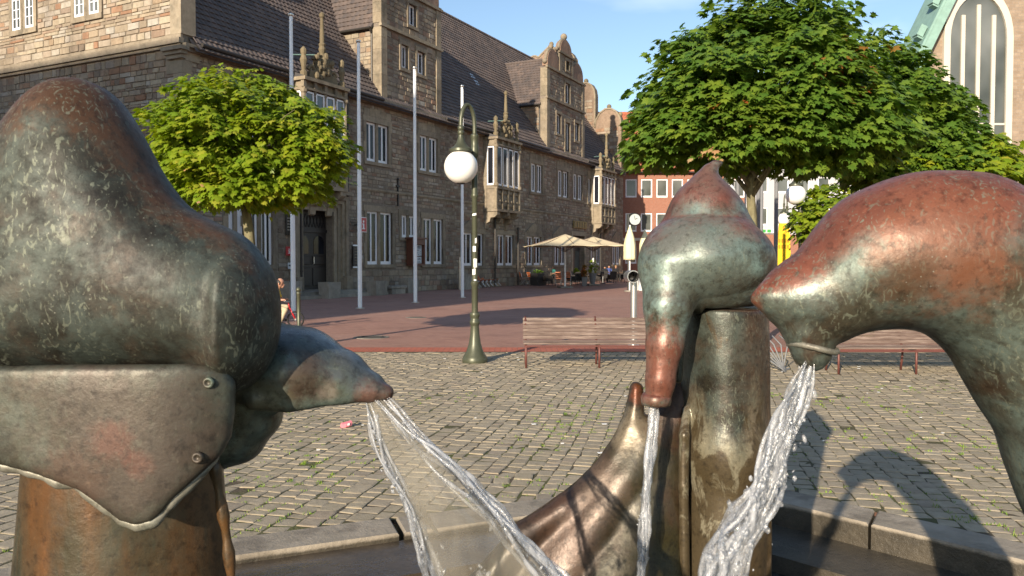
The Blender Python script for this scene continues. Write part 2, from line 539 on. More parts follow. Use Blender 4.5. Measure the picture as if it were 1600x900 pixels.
M['wet'] = m.fin(c, m.ramp(m.noise(5, 4), [(.35, .12), (.7, .5)]), 0, m.noise(25, 5), .4, .01, .6)
m = NT('basin_water'); M['pool'] = m.fin((.03, .032, .03), .04, 0, m.noise(16, 4, .6, None, 1.0), .6, .03, .6)
m = NT('grass_blade'); M['grass'] = m.fin(m.ramp(m.rnd(), [(0, (.09, .17, .02)), (.5, (.16, .26, .035)), (1, (.25, .3, .06))]), .7, 0, spec=.2)
# --- foliage
def leaf_mat(name, cols):
    m = NT(name)
    r = m.rnd()
    c = m.ramp(r, [(i / (len(cols) - 1), k) for i, k in enumerate(cols)])
    c = m.mix(m.ramp(m.noise(1.6, 3), [(.4, 0.0), (.65, .8)]), c, m.mix(1.0, c, (1.35, 1.12, .9), 'MULTIPLY'))
    c = m.mix(m.ramp(m.noise(1.2, 3, .5, m.map(m.pos, (1, 1, 1), (9, 4, 2))), [(.5, 0.0), (.7, .7)]), c, m.mix(1.0, c, (.6, .75, .8), 'MULTIPLY'))
    m.fin(c, .45, 0, spec=.35)
    tr = m.n('ShaderNodeBsdfTranslucent')
    m.put(tr.inputs['Color'], m.mix(1.0, c, (1.5, 1.5, .5), 'MULTIPLY'))
    ms = m.n('ShaderNodeMixShader')
    ms.inputs[0].default_value = .32
    m.t.links.new(m.bsdf.outputs[0], ms.inputs[1]); m.t.links.new(tr.outputs[0], ms.inputs[2])
    m.t.links.new(ms.outputs[0], m.out.inputs['Surface'])
    return m.mat
M['leaf_bright'] = leaf_mat('yellow_green_maple_leaf', [(.12, .2, .012), (.18, .27, .016), (.15, .23, .014), (.22, .29, .022), (.17, .25, .016), (.29, .31, .04)])
M['leaf_dark'] = leaf_mat('green_maple_leaf', [(.06, .13, .018), (.09, .17, .022), (.125, .205, .026), (.07, .145, .02), (.155, .235, .03)])
M['leaf_red'] = leaf_mat('reddened_maple_leaf', [(.26, .07, .02), (.16, .11, .02), (.3, .1, .03), (.14, .13, .025)])
M['leaf_dry'] = leaf_mat('dry_seed_wings', [(.45, .28, .14), (.5, .35, .2), (.4, .22, .12)])
m = NT('maple_bark')
c = m.ramp(m.noise(9, 6, .7, m.map(m.pos, (1, 1, .25))), [(.3, (.09, .075, .05)), (.55, (.19, .17, .10)), (.75, (.27, .25, .15))])
M['bark'] = m.fin(c, .95, 0, m.noise(30, 5, .7, m.map(m.pos, (1, 1, .2))), .7, .03, .1)
# --- street furniture
M['lamp_green'] = simple('olive_green_lamp_paint', (.075, .08, .05), .4, .3, .25, 9, .1)
m = NT('opal_globe'); M['opal'] = m.fin((.86, .84, .8), .22, 0, spec=.5, Subsurface_Weight=.0)
M['steel'] = simple('brushed_steel', (.55, .55, .54), .32, .9, .1, 8)
M['pole'] = simple('silver_pole', (.8, .82, .84), .4, .08, .04, 2)
m = NT('bench_slat_wood')
v = m.map(m.pos, (.6, 6, 6))
c = m.ramp(m.noise(5, 6, .65, v), [(.3, (.09, .06, .048)), (.5, (.155, .11, .09)), (.7, (.28, .22, .185))])
M['slat'] = m.fin(c, .6, 0, m.noise(14, 5, .6, v), .4, .008, .3)
M['bench_steel'] = simple('red_brown_bench_steel', (.14, .05, .04), .5, .2)
M['canvas'] = simple('cream_parasol_canvas', (.62, .52, .34), .9, 0, .06, 2)
M['canvas_y'] = simple('yellow_parasol_canvas', (.74, .68, .42), .9, 0, .06, 2)
M['chair_wood'] = simple('orange_chair_wood', (.42, .12, .04), .5, 0, .25, 12)
M['wicker'] = simple('black_wicker', (.02, .018, .017), .7)
M['table'] = simple('brown_table_top', (.16, .1, .06), .5)
M['planter'] = simple('grey_planter', (.17, .175, .18), .7, 0, .1)
M['white_paint'] = simple('white_paint', (.78, .78, .76), .5, 0, .05)
M['red_sign'] = simple('red_sign_enamel', (.45, .03, .035), .4, 0, .05)
M['yellow_sign'] = simple('yellow_sign_sheet', (.8, .55, .02), .5, 0, .08)
M['paper'] = simple('pinned_paper', (.6, .64, .66), .8, 0, .12, 20)
M['ink'] = simple('dark_print', (.05, .06, .08), .8)
M['board'] = simple('brown_notice_case', (.1, .035, .02), .5)
M['gold'] = simple('tarnished_gilding', (.22, .16, .05), .5, .2)
M['concrete'] = stone_mat('grey_trough_stone', [(.3, .28, .24), (.36, .33, .28)], lichen=.35)
M['skin'] = simple('skin', (.45, .24, .16), .55, 0, .08)
M['hair'] = simple('dark_hair', (.02, .013, .01), .6)
M['yellow_shirt'] = simple('yellow_shirt', (.7, .5, .04), .85, 0, .12, 20)
M['beige_cloth'] = simple('beige_trousers', (.5, .42, .28), .9, 0, .2, 12)
M['teal_cloth'] = simple('teal_shirt', (.02, .14, .12), .9)
M['black_cloth'] = simple('black_jacket', (.012, .012, .014), .9)
M['blue_cloth'] = simple('blue_shirt', (.05, .08, .25), .9)
M['red_paint'] = simple('red_bicycle_paint', (.5, .02, .03), .35)
M['rubber'] = simple('black_rubber', (.015, .015, .015), .8)
M['pink'] = simple('pink_packet', (.75, .22, .26), .6, 0, .15, 40)
# --- bronze
def bronze(name, red=.6, red_from=.35, verd=.5, dark=1.0, scratch=.5, zred=None, extra=None, rough=(.36, .58), redcol=(.27, .082, .05)):
    """patinated bronze: dark brown to verdigris, rubbed red where it faces up or where hands and rain have worn it"""
    m = NT(name)
    P = m.pos
    f = m.noise(4.5, 6, .62, P, .6)
    d = dark
    c = m.ramp(f, [(.28, (.045 * d, .034 * d, .023 * d)), (.45, (.10 * d, .092 * d, .062 * d)), (.6, (.15 * d, .155 * d, .115 * d)), (.75, (.2 * d, .235 * d, .185 * d))])
    g = m.noise(9, 7, .7, m.map(P, (1, 1, 1), (3, 1, 2)), .4)
    c = m.mix(m.math('MULTIPLY', m.ramp(g, [(.42, 0.0), (.6, 1.0)]), verd), c, (.24, .335, .3))
    k = m.noise(7, 6, .7, m.map(P, (1, 1, 1), (7, 5, 2)))
    c = m.mix(m.ramp(k, [(.5, 0.0), (.68, .65)]), c, (.085, .05, .03))
    # rubbed copper red on the upward faces
    nz = m.xyz(m.geo.outputs['Normal'])[2]
    up = m.math('ADD', nz, m.math('MULTIPLY', m.math('SUBTRACT', m.noise(6, 6, .65, m.map(P, (1, 1, 1), (1, 9, 4))), .5), 1.5))
    rf = m.ramp(up, [(red_from - .14, 0.0), (red_from + .18, 1.0)])
    rc = m.ramp(m.noise(5, 5, .6, m.map(P, (1, 1, 1), (4, 4, 4))), [(.3, tuple(x * .62 for x in redcol)), (.55, redcol), (.75, (.22, .13, .1))])
    c = m.mix(m.math('MULTIPLY', rf, red), c, rc)
    if zred:                      # worn bands: (x, y, z, radius, colour, amount)
        for (x, y, z, rad, col, amt) in zred:
            dv = m.n('ShaderNodeVectorMath', operation='DISTANCE')
            m.put(dv.inputs[0], P); dv.inputs[1].default_value = (x, y, z)
            q = m.math('ADD', m.math('DIVIDE', dv.outputs['Value'], rad), m.math('ADD', m.math('MULTIPLY', m.math('SUBTRACT', m.noise(9, 6, .7), .5), 1.1), m.math('MULTIPLY', m.math('SUBTRACT', m.noise(30, 6, .7), .5), 1.1)))
            c = m.mix(m.math('MULTIPLY', m.ramp(q, [(.5, 1.0), (1.0, 0.0)]), amt), c, col)
    # pale scratches and lime spots
    s1 = m.noise(38, 3, .5, m.map(P, (1.6, 1.6, .7), (0, 0, 0), (.5, .7, .4)), 2.4)
    s1 = m.ramp(s1, [(.57, 0.0), (.64, 1.0)])
    s2 = m.ramp(m.noise(5, 5, .6, m.map(P, (1, 1, 1), (2, 8, 1))), [(.38, 0.0), (.58, 1.0)])
    c = m.mix(m.math('MULTIPLY', m.math('MULTIPLY', s1, s2), scratch), c, (.23, .25, .185))
    s3 = m.ramp(m.voro(85, P), [(.09, 1.0), (.16, 0.0)])
    s4 = m.ramp(m.noise(12, 3, .6), [(.55, 0.0), (.62, 1.0)])
    c = m.mix(m.math('MULTIPLY', m.math('MULTIPLY', s3, s4), scratch), c, (.36, .36, .3))
    if extra: c = extra(m, c)
    c = m.mix(1.0, c, (.74, .74, .74), 'MULTIPLY')
    # fine pitting and mottling
    p1 = m.noise(48, 6, .7, m.map(P, (1, 1, 1), (2, 3, 4)))
    c = m.mix(m.ramp(p1, [(.34, .75), (.5, 0.0)]), c, m.mix(1.0, c, (.32, .3, .28), 'MULTIPLY'))
    c = m.mix(m.ramp(m.noise(95, 4, .6), [(.6, 0.0), (.72, .45)]), c, m.mix(1.0, c, (1.9, 1.9, 1.8), 'MULTIPLY'))
    rg = m.math('ADD', m.ramp(m.noise(8, 5, .6), [(.3, rough[0]), (.7, rough[1])]), m.math('MULTIPLY', m.math('SUBTRACT', .5, p1), .35))
    b = m.math('ADD', m.noise(55, 5, .65), m.math('MULTIPLY', m.noise(10, 5, .6), 1.4))
    return m.fin(c, rg, .3, m.math('ADD', m.noise(40, 6, .7), m.math('MULTIPLY', m.noise(12, 5, .6), .8)), .2, .007, .5)
# ------------------------------------------------------------------ ground
CORNER = Vector((-12.47, 30.74, 0))           # near corner of the old town hall
BROT = math.atan2(.890, .456)                 # its long front runs away to the right

BASIN = [(-4.2, 3.46), (1.564, 5.994), (3.9, 3.43), (3.3, .95), (-3.6, .95)]     # outer edge of the rim, clockwise
COB_END = 14.4

def poly_inset(poly, d):
    n = len(poly); out = []
    for i in range(n):
        p0, p1, p2 = [Vector(poly[(i + k) % n]) for k in (-1, 0, 1)]
        e1, e2 = (p1 - p0).normalized(), (p2 - p1).normalized()
        n1, n2 = Vector((e1.y, -e1.x)), Vector((e2.y, -e2.x))
        b = (n1 + n2); b = b / b.dot(n1)
        out.append(tuple(p1 + b * d))
    return out
RIM_IN = poly_inset(BASIN, .30)
LEDGE_IN = poly_inset(BASIN, .78)

def sheet_with_hole(name, outer, z, mat, hole=None):
    mb = MB()
    if hole:
        # ring split into quads: outer rectangle corners joined to the hole polygon
        x0, y0, x1, y1 = outer
        (lx, ly), (ax, ay), (rx, ry), (bx, by), (cx, cy) = hole
        V = [(x0, y0), (x1, y0), (x1, y1), (x0, y1), (lx, ly), (ax, ay), (rx, ry), (bx, by), (cx, cy), (ax, y1), (x1, ry), (x0, ly)]
        mb.add([(a, b, z) for a, b in V], [(11, 4, 5, 9, 3), (5, 6, 10, 2, 9), (6, 7, 1, 10), (7, 8, 0, 1), (8, 4, 11, 0)])
    else:
        x0, y0, x1, y1 = outer
        mb.add([(x0, y0, z), (x1, y0, z), (x1, y1, z), (x0, y1, z)], [(0, 1, 2, 3)])
    o = mb.build(name, mat, fix=False)
    for p in o.data.polygons:
        if p.normal.z < 0: p.flip()
    return tag(o, kind='structure')

# the plaza sheet reaches the horizon; its middle is left open for the sunken basin
far = sheet_with_hole('ground', (-1500, -1500, 1500, 1500), -.034, M['clinker'], BASIN)
cob = sheet_with_hole('cobblestone_paving', (-30, -12, 30, COB_END), -.0035, M['joint'], BASIN)
pav = sheet_with_hole('clinker_paving', (-60, COB_END + .75, 60, 110), -.004, M['clinker'])
bor = sheet_with_hole('red_brick_border', (-60, COB_END, 60, COB_END + .75), 0.0, M['border'])

# cobbles laid in columns that run away from the camera
def inside(poly, x, y):
    c = False; n = len(poly)
    for i in range(n):
        (xa, ya), (xb, yb) = poly[i], poly[(i + 1) % n]
        if (ya > y) != (yb > y) and x < (xb - xa) * (y - ya) / (yb - ya) + xa: c = not c
    return c

def cobble_mesh(seed, name):
    g = random.Random(seed)
    jt = lambda s: g.uniform(-s, s)
    q = [(-.5, -.5), (.5, -.5), (.5, .5), (-.5, .5)]
    lo, mid, top = [], [], []
    for (a, b) in q:
        a += jt(.075); b += jt(.075)
        lo.append((a, b, -.03)); mid.append((a * .985, b * .985, -.001)); top.append((a * .8 + jt(.03), b * .8 + jt(.03), .0019 + jt(.0009)))
    vs = lo + mid + top
    fs = [(8, 9, 10, 11)]
    for k in (0, 4):
        for i in range(4):
            j = (i + 1) % 4
            fs.append((k + i, k + j, k + 4 + j, k + 4 + i))
    return vs, fs
variants = [cobble_mesh(i, '') for i in range(14)]
vmesh = [mesh_from('cobble', v, f, M['cobble']) for v, f in variants]
ANG = R(13)
ca, sa = math.cos(ANG), math.sin(ANG)
cobs = []
u = -14.0
while u < 14:
    wdt = .126 * rng.uniform(.8, 1.22)
    v = .3 + rng.uniform(0, .15)
    while v < 16:
        lng = .135 * rng.uniform(.7, 1.35)
        uu, vv = u + wdt / 2, v + lng / 2
        bend = .05 * math.sin(vv * .45 + u * .15) + .02 * math.sin(vv * 1.3 + u) - .012 * vv * (u - 1) * .12
        x = (uu + bend) * ca + vv * sa; y = -(uu + bend) * sa + vv * ca
        if y < COB_END - .08 and abs(x) < .70 * y + 1.2 and y > 2.6:
            ok = not any(inside(BASIN, x + dx, y + dy) for dx in (-.02, .02) for dy in (-.03, .03))
            if ok: cobs.append((x, y, wdt - .009, lng - .010))
        v += lng
    u += wdt
# the largest in the picture are objects of their own
def seen(c):
    x, y, w, l = c
    return abs(x) < .62 * y and y > 3.4
cobs.sort(key=lambda c: (0 if seen(c) else 1, c[1]))
def cob_rot(x, y):
    v = x * sa + y * ca; uu = x * ca - y * sa
    return -ANG - .02 * math.cos(v * .45 + uu * .15) + rng.normal(0, .075)
sv, sf, st = [], [], []
for i, (x, y, w, l) in enumerate(cobs):
    k = int(rng.integers(14)); a = cob_rot(x, y); hz = rng.normal(0, .0022)
    tx, ty = rng.normal(0, .010), rng.normal(0, .010)
    if i < 300:
        link('cobble', vmesh[k], cob, (x, y, hz), (tx, ty, a), (w, l, 1))
    else:
        c_, s_ = math.cos(a), math.sin(a)
        b = len(sv); tt = rng.random()
        for (p, q, r) in variants[k][0]:
            p *= w; q *= l
            sv.append((x + p * c_ - q * s_, y + p * s_ + q * c_, r + hz + q * tx - p * ty)); st.append(tt)
        sf += [tuple(b + j for j in f) for f in variants[k][1]]
me = mesh_from('far_cobbles', sv, sf, M['cobble']); add_tint(me, st)
tag(link('far_cobbles', me, cob), kind='stuff')

# grass in the joints
gv, gf, gt = [], [], []
def tuft(x, y, n, spread, hgt):
    for _ in range(n):
        a = rng.uniform(0, 6.28); r = spread * rng.random() ** .5
        px, py = x + r * math.cos(a), y + r * math.sin(a)
        h = hgt * rng.uniform(.5, 1.2); b = rng.uniform(0, 6.28); w = .0035 + .003 * rng.random()
        lx, ly = rng.normal(0, .6 * h), rng.normal(0, .6 * h)
        i = len(gv); dx, dy = w * math.cos(b), w * math.sin(b)
        gv.extend([(px - dx, py - dy, -.02), (px + dx, py + dy, -.02), (px + dx * .6 + lx * .5, py + dy * .6 + ly * .5, h * .6 - .01), (px - dx * .6 + lx * .5, py - dy * .6 + ly * .5, h * .6 - .01), (px + lx, py + ly, h)])
        t = rng.random(); gt.extend([t] * 5)
        gf.extend([(i, i + 1, i + 2, i + 3), (i + 3, i + 2, i + 4)])
for i in range(4600):
    x, y, w, l = cobs[int(len(cobs) * rng.random() ** 1.25)]
    if y > 10.5: continue
    near_rim = min(abs(y - (3.46 + (x + 4.2) * .4396)), abs((y - 5.994) + 1.0976 * (x - 1.564)) / 1.48 if x > 1.4 else 9)
    dens = mnoise.noise(Vector((x * .9, y * .9, 3))) + .28 * math.exp(-near_rim / .5) + (.12 if x > 1.6 else 0)
    if dens < .1: continue
    side = rng.integers(2)
    px = x + (w / 2 + .008 if side else rng.uniform(-w / 2, w / 2)); py = y + (rng.uniform(-l / 2, l / 2) if side else l / 2 + .009)
    if inside(BASIN, px, py): continue
    tuft(px, py, int(4 + 11 * min(1, dens * 1.6)), .026, .012 + .014 * max(0, dens))
me = mesh_from('grass', gv, gf, M['grass']); add_tint(me, gt)
tag(link('grass', me), kind='stuff')

# ------------------------------------------------------------------ the sunken fountain basin
basin = empty('fountain_basin', (0, 3.5, 0), label='sunken angular fountain basin with a flat sandstone rim set in the cobbles', cat='fountain basin')
def lp(x, y, z): return (x, y - 3.5, z)
n = len(BASIN)
for i in range(n):
    p0, p1 = Vector(BASIN[i]), Vector(BASIN[(i + 1) % n])
    q0, q1 = Vector(RIM_IN[i]), Vector(RIM_IN[(i + 1) % n])
    k = max(1, round((p1 - p0).length / 1.25))
    for j in range(k):
        a, b = j / k, (j + 1) / k
        ga, gb = (a + (.003 if j else 0)), (b - (.003 if j < k - 1 else 0))
        P = [p0.lerp(p1, ga), p0.lerp(p1, gb), q0.lerp(q1, gb), q0.lerp(q1, ga)]
        z = .012 + rng.uniform(-.004, .004)
        mb = MB(); c = .012
        ctr = sum(P, Vector((0, 0))) / 4
        T = [p + (ctr - p).normalized() * c for p in P]
        mb.add([lp(p.x, p.y, -.24) for p in P] + [lp(p.x, p.y, z - .012) for p in P] + [lp(p.x, p.y, z) for p in T],
               [(0, 1, 5, 4), (1, 2, 6, 5), (2, 3, 7, 6), (3, 0, 4, 7), (4, 5, 9, 8), (5, 6, 10, 9), (6, 7, 11, 10), (7, 4, 8, 11), (8, 9, 10, 11), (3, 2, 1, 0)])
        mb.build('rim_stone', M['slab'], basin)
    # wet inner ledge, one slab per side
    r0, r1 = Vector(LEDGE_IN[i]), Vector(LEDGE_IN[(i + 1) % n])
    mb = MB(); zl = -.035 if i == 0 else -.15
    mb.add([lp(q0.x, q0.y, zl), lp(q1.x, q1.y, zl), lp(r1.x, r1.y, zl - .015), lp(r0.x, r0.y, zl - .015),
            lp(q0.x, q0.y, -.42), lp(q1.x, q1.y, -.42), lp(r1.x, r1.y, -.42), lp(r0.x, r0.y, -.42)],
           [(0, 1, 2, 3), (3, 2, 6, 7), (7, 6, 5, 4), (0, 4, 5, 1), (1, 5, 6, 2), (0, 3, 7, 4)])
    mb.build('ledge', M['wet'] if i in (0, 3, 4) else M['slab'], basin)
mb = MB(); mb.add([lp(x, y, -.40) for x, y in LEDGE_IN], [tuple(range(n))]); mb.build('basin_floor', M['wet'], basin)
mb = MB()
gx = 40
mb.add([(p[0], p[1], -.27) for p in poly_inset(BASIN, .77)], [tuple(range(n))])
w = mb.build('water', M['pool']); tag(w, kind='structure')
# ------------------------------------------------------------------ the old town hall
def fs(px, out=0.0):
    """distance along the front for photo column px"""
    Z = (28.2 - 1.124 * out) * F / (1446 - px)
    return (Z - 30.74 + .456 * out) / .890
hall = empty('stone_town_hall', CORNER, BROT, 'long weathered sandstone town hall with steep tiled roof and gabled dormers', 'town hall')
EAVE, TANP, RIDGE_Y, LEN, DEP = 9.9, 1.43, 7.2, 50.0, 14.4
RIDGE_Z = EAVE + TANP * RIDGE_Y

def fill_stones(x0, x1, z0, z1, holes, hmin=.14, hmax=.30, lmin=.22, lmax=.62, seed=1, clip=None):
    """random courses of stones over a wall rectangle, kept out of the holes"""
    g = random.Random(seed); out = []
    z = z0
    while z < z1 - .04:
        h = g.uniform(hmin, hmax)
        if z + h > z1 - .08: h = z1 - z
        segs = [(x0, x1)]
        if clip: segs = clip(z, z + h, segs)
        for (a0, a1, b0, b1) in holes:
            if b1 > z + .03 and b0 < z + h - .03:
                ns = []
                for (s0, s1) in segs:
                    if a1 <= s0 or a0 >= s1: ns.append((s0, s1)); continue
                    if a0 > s0: ns.append((s0, a0))
                    if a1 < s1: ns.append((a1, s1))
                segs = ns
        for (s0, s1) in segs:
            x = s0
            while x < s1 - .03:
                l = g.uniform(lmin, lmax) * (1.25 if h < .2 else 1)
                if x + l > s1 - .15: l = s1 - x
                out.append((x, x + l, z, z + h, g.uniform(.006, .04)))
                x += l
        z += h
    return out

def stones_mesh(stones, fn, name, mat):
    """fn(x, d, z): wall coordinates with d the depth out of the wall"""
    vs, fc, tt = [], [], []
    g = .010; c = .018
    for (x0, x1, z0, z1, d) in stones:
        b = len(vs)
        jz = random.uniform(-.03, .03) * min(1, (z1 - z0) / .2)
        for (dd, e) in ((-.02, g), (d, g + c)):
            vs += [fn(x0 + e, dd, z0 + e), fn(x1 - e, dd, z0 + e + jz), fn(x1 - e, dd, z1 - e + jz), fn(x0 + e, dd, z1 - e)]
        fc += [(b + 4, b + 5, b + 6, b + 7)] + [(b + i, b + (i + 1) % 4, b + 4 + (i + 1) % 4, b + 4 + i) for i in range(4)]
        tt += [random.random()] * 8
    me = mesh_from(name, vs, fc, mat)
    add_tint(me, tt)
    return me

_wcache = {}
def window(parent, x, y, z, w, h, bar=True, face='front', mat_g=None, fr=.075, cross=False, name='window'):
    """white casement; x, z its lower left corner, y the wall face; face: front or side (looking along -x)"""
    key = (round(w, 2), round(h, 2), bar, fr, cross)
    w, h = key[0], key[1]
    if key not in _wcache:
        f = MB(); b = .05 if bar else .034
        f.box(0, fr, 0, .09, 0, h); f.box(w - fr, w, 0, .09, 0, h)
        f.box(fr, w - fr, 0, .09, 0, fr * 1.5); f.box(fr, w - fr, 0, .09, h - fr, h)
        spans = [(fr, w - fr)]
        if bar:
            f.box(w / 2 - b, w / 2 + b, .006, .085, fr * 1.5, h - fr)
            spans = [(fr, w / 2 - b), (w / 2 + b, w - fr)]
        zz = [(fr * 1.5, h - fr)]
        if cross:
            zz = []
            for k in range(3):
                za = fr * 1.5 + (h - fr * 2.5) * k / 3; zb = fr * 1.5 + (h - fr * 2.5) * (k + 1) / 3
                if k: f.box(fr, w - fr, .012, .07, za - .018, za + .018)
                zz.append((za + (.018 if k else 0), zb - (.018 if k < 2 else 0)))
        ps = []
        for (a, c) in spans:
            for (e, g) in zz:
                p = MB(); p.box(a, c, .04, .055, e, g); ps.append(p.mesh('pane', M['glass']))
        _wcache[key] = (f.mesh('window', M['white_frame']), ps)
    fm, ps = _wcache[key]
    rz = 0 if face == 'front' else -math.pi / 2
    o = link(name, fm, parent, (x, y, z), (0, 0, rz))
    for p in ps:
        q = link('pane', p, o)
        if mat_g is not None:
            q.material_slots[0].link = 'OBJECT'; q.material_slots[0].material = mat_g
    return o

# ---- openings of the front: (s0, s1, z0, z1, kind)
GF = [(fs(358), fs(383), 1.5, 4.15), (fs(388), fs(428), 1.5, 4.15), (fs(574), fs(614), 1.5, 4.2), (fs(628), fs(651), 2.95, 4.15), (fs(662), fs(693), 1.5, 4.1),
      (fs(724), fs(756), 1.4, 3.42), (fs(777), fs(803), 1.4, 3.45), (fs(823), fs(846), 1.4, 3.45), (fs(866), fs(885), 1.4, 3.45), (fs(923), fs(939), 1.4, 3.45), (fs(957), fs(969), 1.4, 3.45)]
UF = [(2.2, 4.1, 6.65, 8.7), (fs(574), fs(609), 6.72, 8.7), (fs(657), fs(685), 6.72, 8.7), (fs(722), fs(745), 6.72, 8.7), (fs(830), fs(848), 6.65, 8.7), (fs(872), fs(888), 6.65, 8.7), (fs(896), fs(910), 6.65, 8.7), (fs(919), fs(933), 6.6, 8.6)]
PED = {5, 7, 8, 9, 10}
DOOR1 = (fs(473), fs(521), .35, 4.0)
DOOR2 = (fs(895), fs(913), 0.1, 3.75)
ORI = [(5.7, 8.5), (23.4, 26.6), (41.9, 45.2)]
holes, wins, surr = [], [], []
for i, (a, b, z0, z1) in enumerate(GF + UF):
    wd2 = b - a; n_l = 3 if i == len(GF) + 7 else 2
    mull = .2 if n_l == 2 else .14
    cw = (wd2 - mull * (n_l - 1)) / n_l
    for k in range(n_l):
        wins.append((a + k * (cw + mull), z0, cw, z1 - z0))
    surr.append((a, b, z0, z1, n_l, cw, mull, i in PED and i < len(GF)))
    holes.append((a, b, z0, z1))
holes_all = holes + [DOOR1, DOOR2]

# wall shell with reveals
def wall_shell(x0, x1, z0, z1, holes, depth, fn, mb):
    xs = sorted({x0, x1, *[h[0] for h in holes], *[h[1] for h in holes]}); zs = sorted({z0, z1, *[h[2] for h in holes], *[h[3] for h in holes]})
    for xa, xb in zip(xs[:-1], xs[1:]):
        for za, zb in zip(zs[:-1], zs[1:]):
            xm, zm = (xa + xb) / 2, (za + zb) / 2
            if any(h[0] < xm < h[1] and h[2] < zm < h[3] for h in holes): continue
            mb.add([fn(xa, 0, za), fn(xb, 0, za), fn(xb, 0, zb), fn(xa, 0, zb)], [(0, 1, 2, 3)])
    for (a, b, c, d) in holes:
        mb.add([fn(a, 0, c), fn(b, 0, c), fn(b, 0, d), fn(a, 0, d), fn(a, -depth, c), fn(b, -depth, c), fn(b, -depth, d), fn(a, -depth, d)],
               [(0, 4, 5, 1), (1, 5, 6, 2), (2, 6, 7, 3), (3, 7, 4, 0), (4, 7, 6, 5)])
front = lambda x, d, z: (x, -d, z)
west = lambda x, d, z: (-d, x, z)
wall = MB()
wall_shell(0, LEN, -.05, EAVE, holes_all, .5, front, wall)
wall.add([(LEN, 0, 0), (LEN, DEP, 0), (LEN, DEP, EAVE), (LEN, 0, EAVE), (0, DEP, 0), (0, DEP, EAVE)], [(0, 1, 2, 3), (1, 4, 5, 2)])
wall.build('wall', M['mortar'], hall, fix=False)
# a plinth of larger stones, then rubble to the eaves
grow = [(a - .28, b + .28, c - .22, d + .34) for (a, b, c, d) in holes] + [(DOOR1[0] - .85, DOOR1[1] + .85, 0, DOOR1[3] + .95), (DOOR2[0] - .35, DOOR2[1] + .35, 0, DOOR2[3] + .4)]
for i in PED:
    a, b, c, d = GF[i]; grow.append((a - .2, b + .2, d, d + .75))
st1 = fill_stones(.02, LEN - .02, 0.0, 1.2, grow, .2, .38, .3, .8, 11)
st2 = fill_stones(.02, LEN - .02, 1.2, 5.22, grow, .12, .26, .2, .58, 12)
st3 = fill_stones(.02, LEN - .02, 5.42, EAVE - .32, grow, .12, .26, .2, .58, 13)
tag(link('wall_stone', stones_mesh(st1 + st2 + st3, front, 'wall_stone', M['rubble']), hall), kind='stuff')
# string course, cornice, gutter
mb = MB(); mb.box(0, LEN, -.10, .02, 5.26, 5.36); mb.box(0, LEN, -.055, .02, 5.20, 5.26); mb.build('string_course', M['ashlar'], hall)
mb = MB(); mb.box(-.05, LEN, -.16, .02, EAVE - .3, EAVE - .16); mb.box(-.05, LEN, -.28, .02, EAVE - .155, EAVE - .03); mb.build('cornice', M['ashlar'], hall)
for s0, s1 in ((.6, fs(592)), (fs(690), fs(851)), (fs(912), LEN - .6)):
    mb = MB(); mb.tube([(s0, -.40, EAVE + .0), (s1, -.40, EAVE + .0)], .085, 8); mb.build('gutter', M['pipe'], hall)

# windows and their dressed surrounds
for (x, z, w, h) in wins:
    window(hall, x, .10, z, w, h, fr=.105)
jit = lambda s=.006: random.uniform(0, s)
for (a, b, z0, z1, n_l, cw, mull, ped) in surr:
    mb = MB(); o = .045
    mb.tint = random.random(); mb.box(a - .27, b + .27, -o - jit(), .02, z1, z1 + .30)
    mb.tint = random.random(); mb.box(a - .2, b + .2, -.09, .02, z0 - .17, z0)
    for side in (0, 1):
        z = z0; k = 0
        while z < z1 - .02:
            h = min(random.uniform(.42, .6), z1 - z)
            if z1 - z - h < .2: h = z1 - z
            wj = .26 if k % 2 else .17
            mb.tint = random.random()
            x0, x1 = (a - wj, a) if side == 0 else (b, b + wj)
            mb.box(x0, x1, -o - jit(), .24, z + .003, z + h - .004)
            z += h; k += 1
    for k in range(n_l - 1):
        x = a + (k + 1) * cw + k * mull
        mb.tint = random.random(); mb.box(x + .004, x + mull - .004, .02, .34, z0, z1)
    if ped:
        c = (a + b) / 2; hw = (b - a) / 2 + .12
        mb.tint = .3
        mb.prism([(c - hw, z1 + .30), (c + hw, z1 + .30), (c + hw * .45, z1 + .72), (c, z1 + .98), (c - hw * .45, z1 + .72)], lambda p, q: (p, -.075, q), lambda p, q: (p, .02, q))
    mb.build('window_surround', M['ashlar'], hall, tint=True)
# relieving arch and lintel blocks above the upper windows
for (a, b, z0, z1, n_l, cw, mull, ped) in surr[len(GF):]:
    mb = MB()
    k = 5
    for j in range(k):
        x0 = a - .2 + (b - a + .4) * j / k; x1 = a - .2 + (b - a + .4) * (j + 1) / k
        mb.tint = random.random(); zt = z1 + .31
        mb.box(x0 + .008, x1 - .008, -.04 - jit(), .02, zt, min(zt + .3 + .1 * math.sin(math.pi * (j + .5) / k), EAVE - .31))
    mb.build('lintel_stone', M['ashlar'], hall, tint=True)
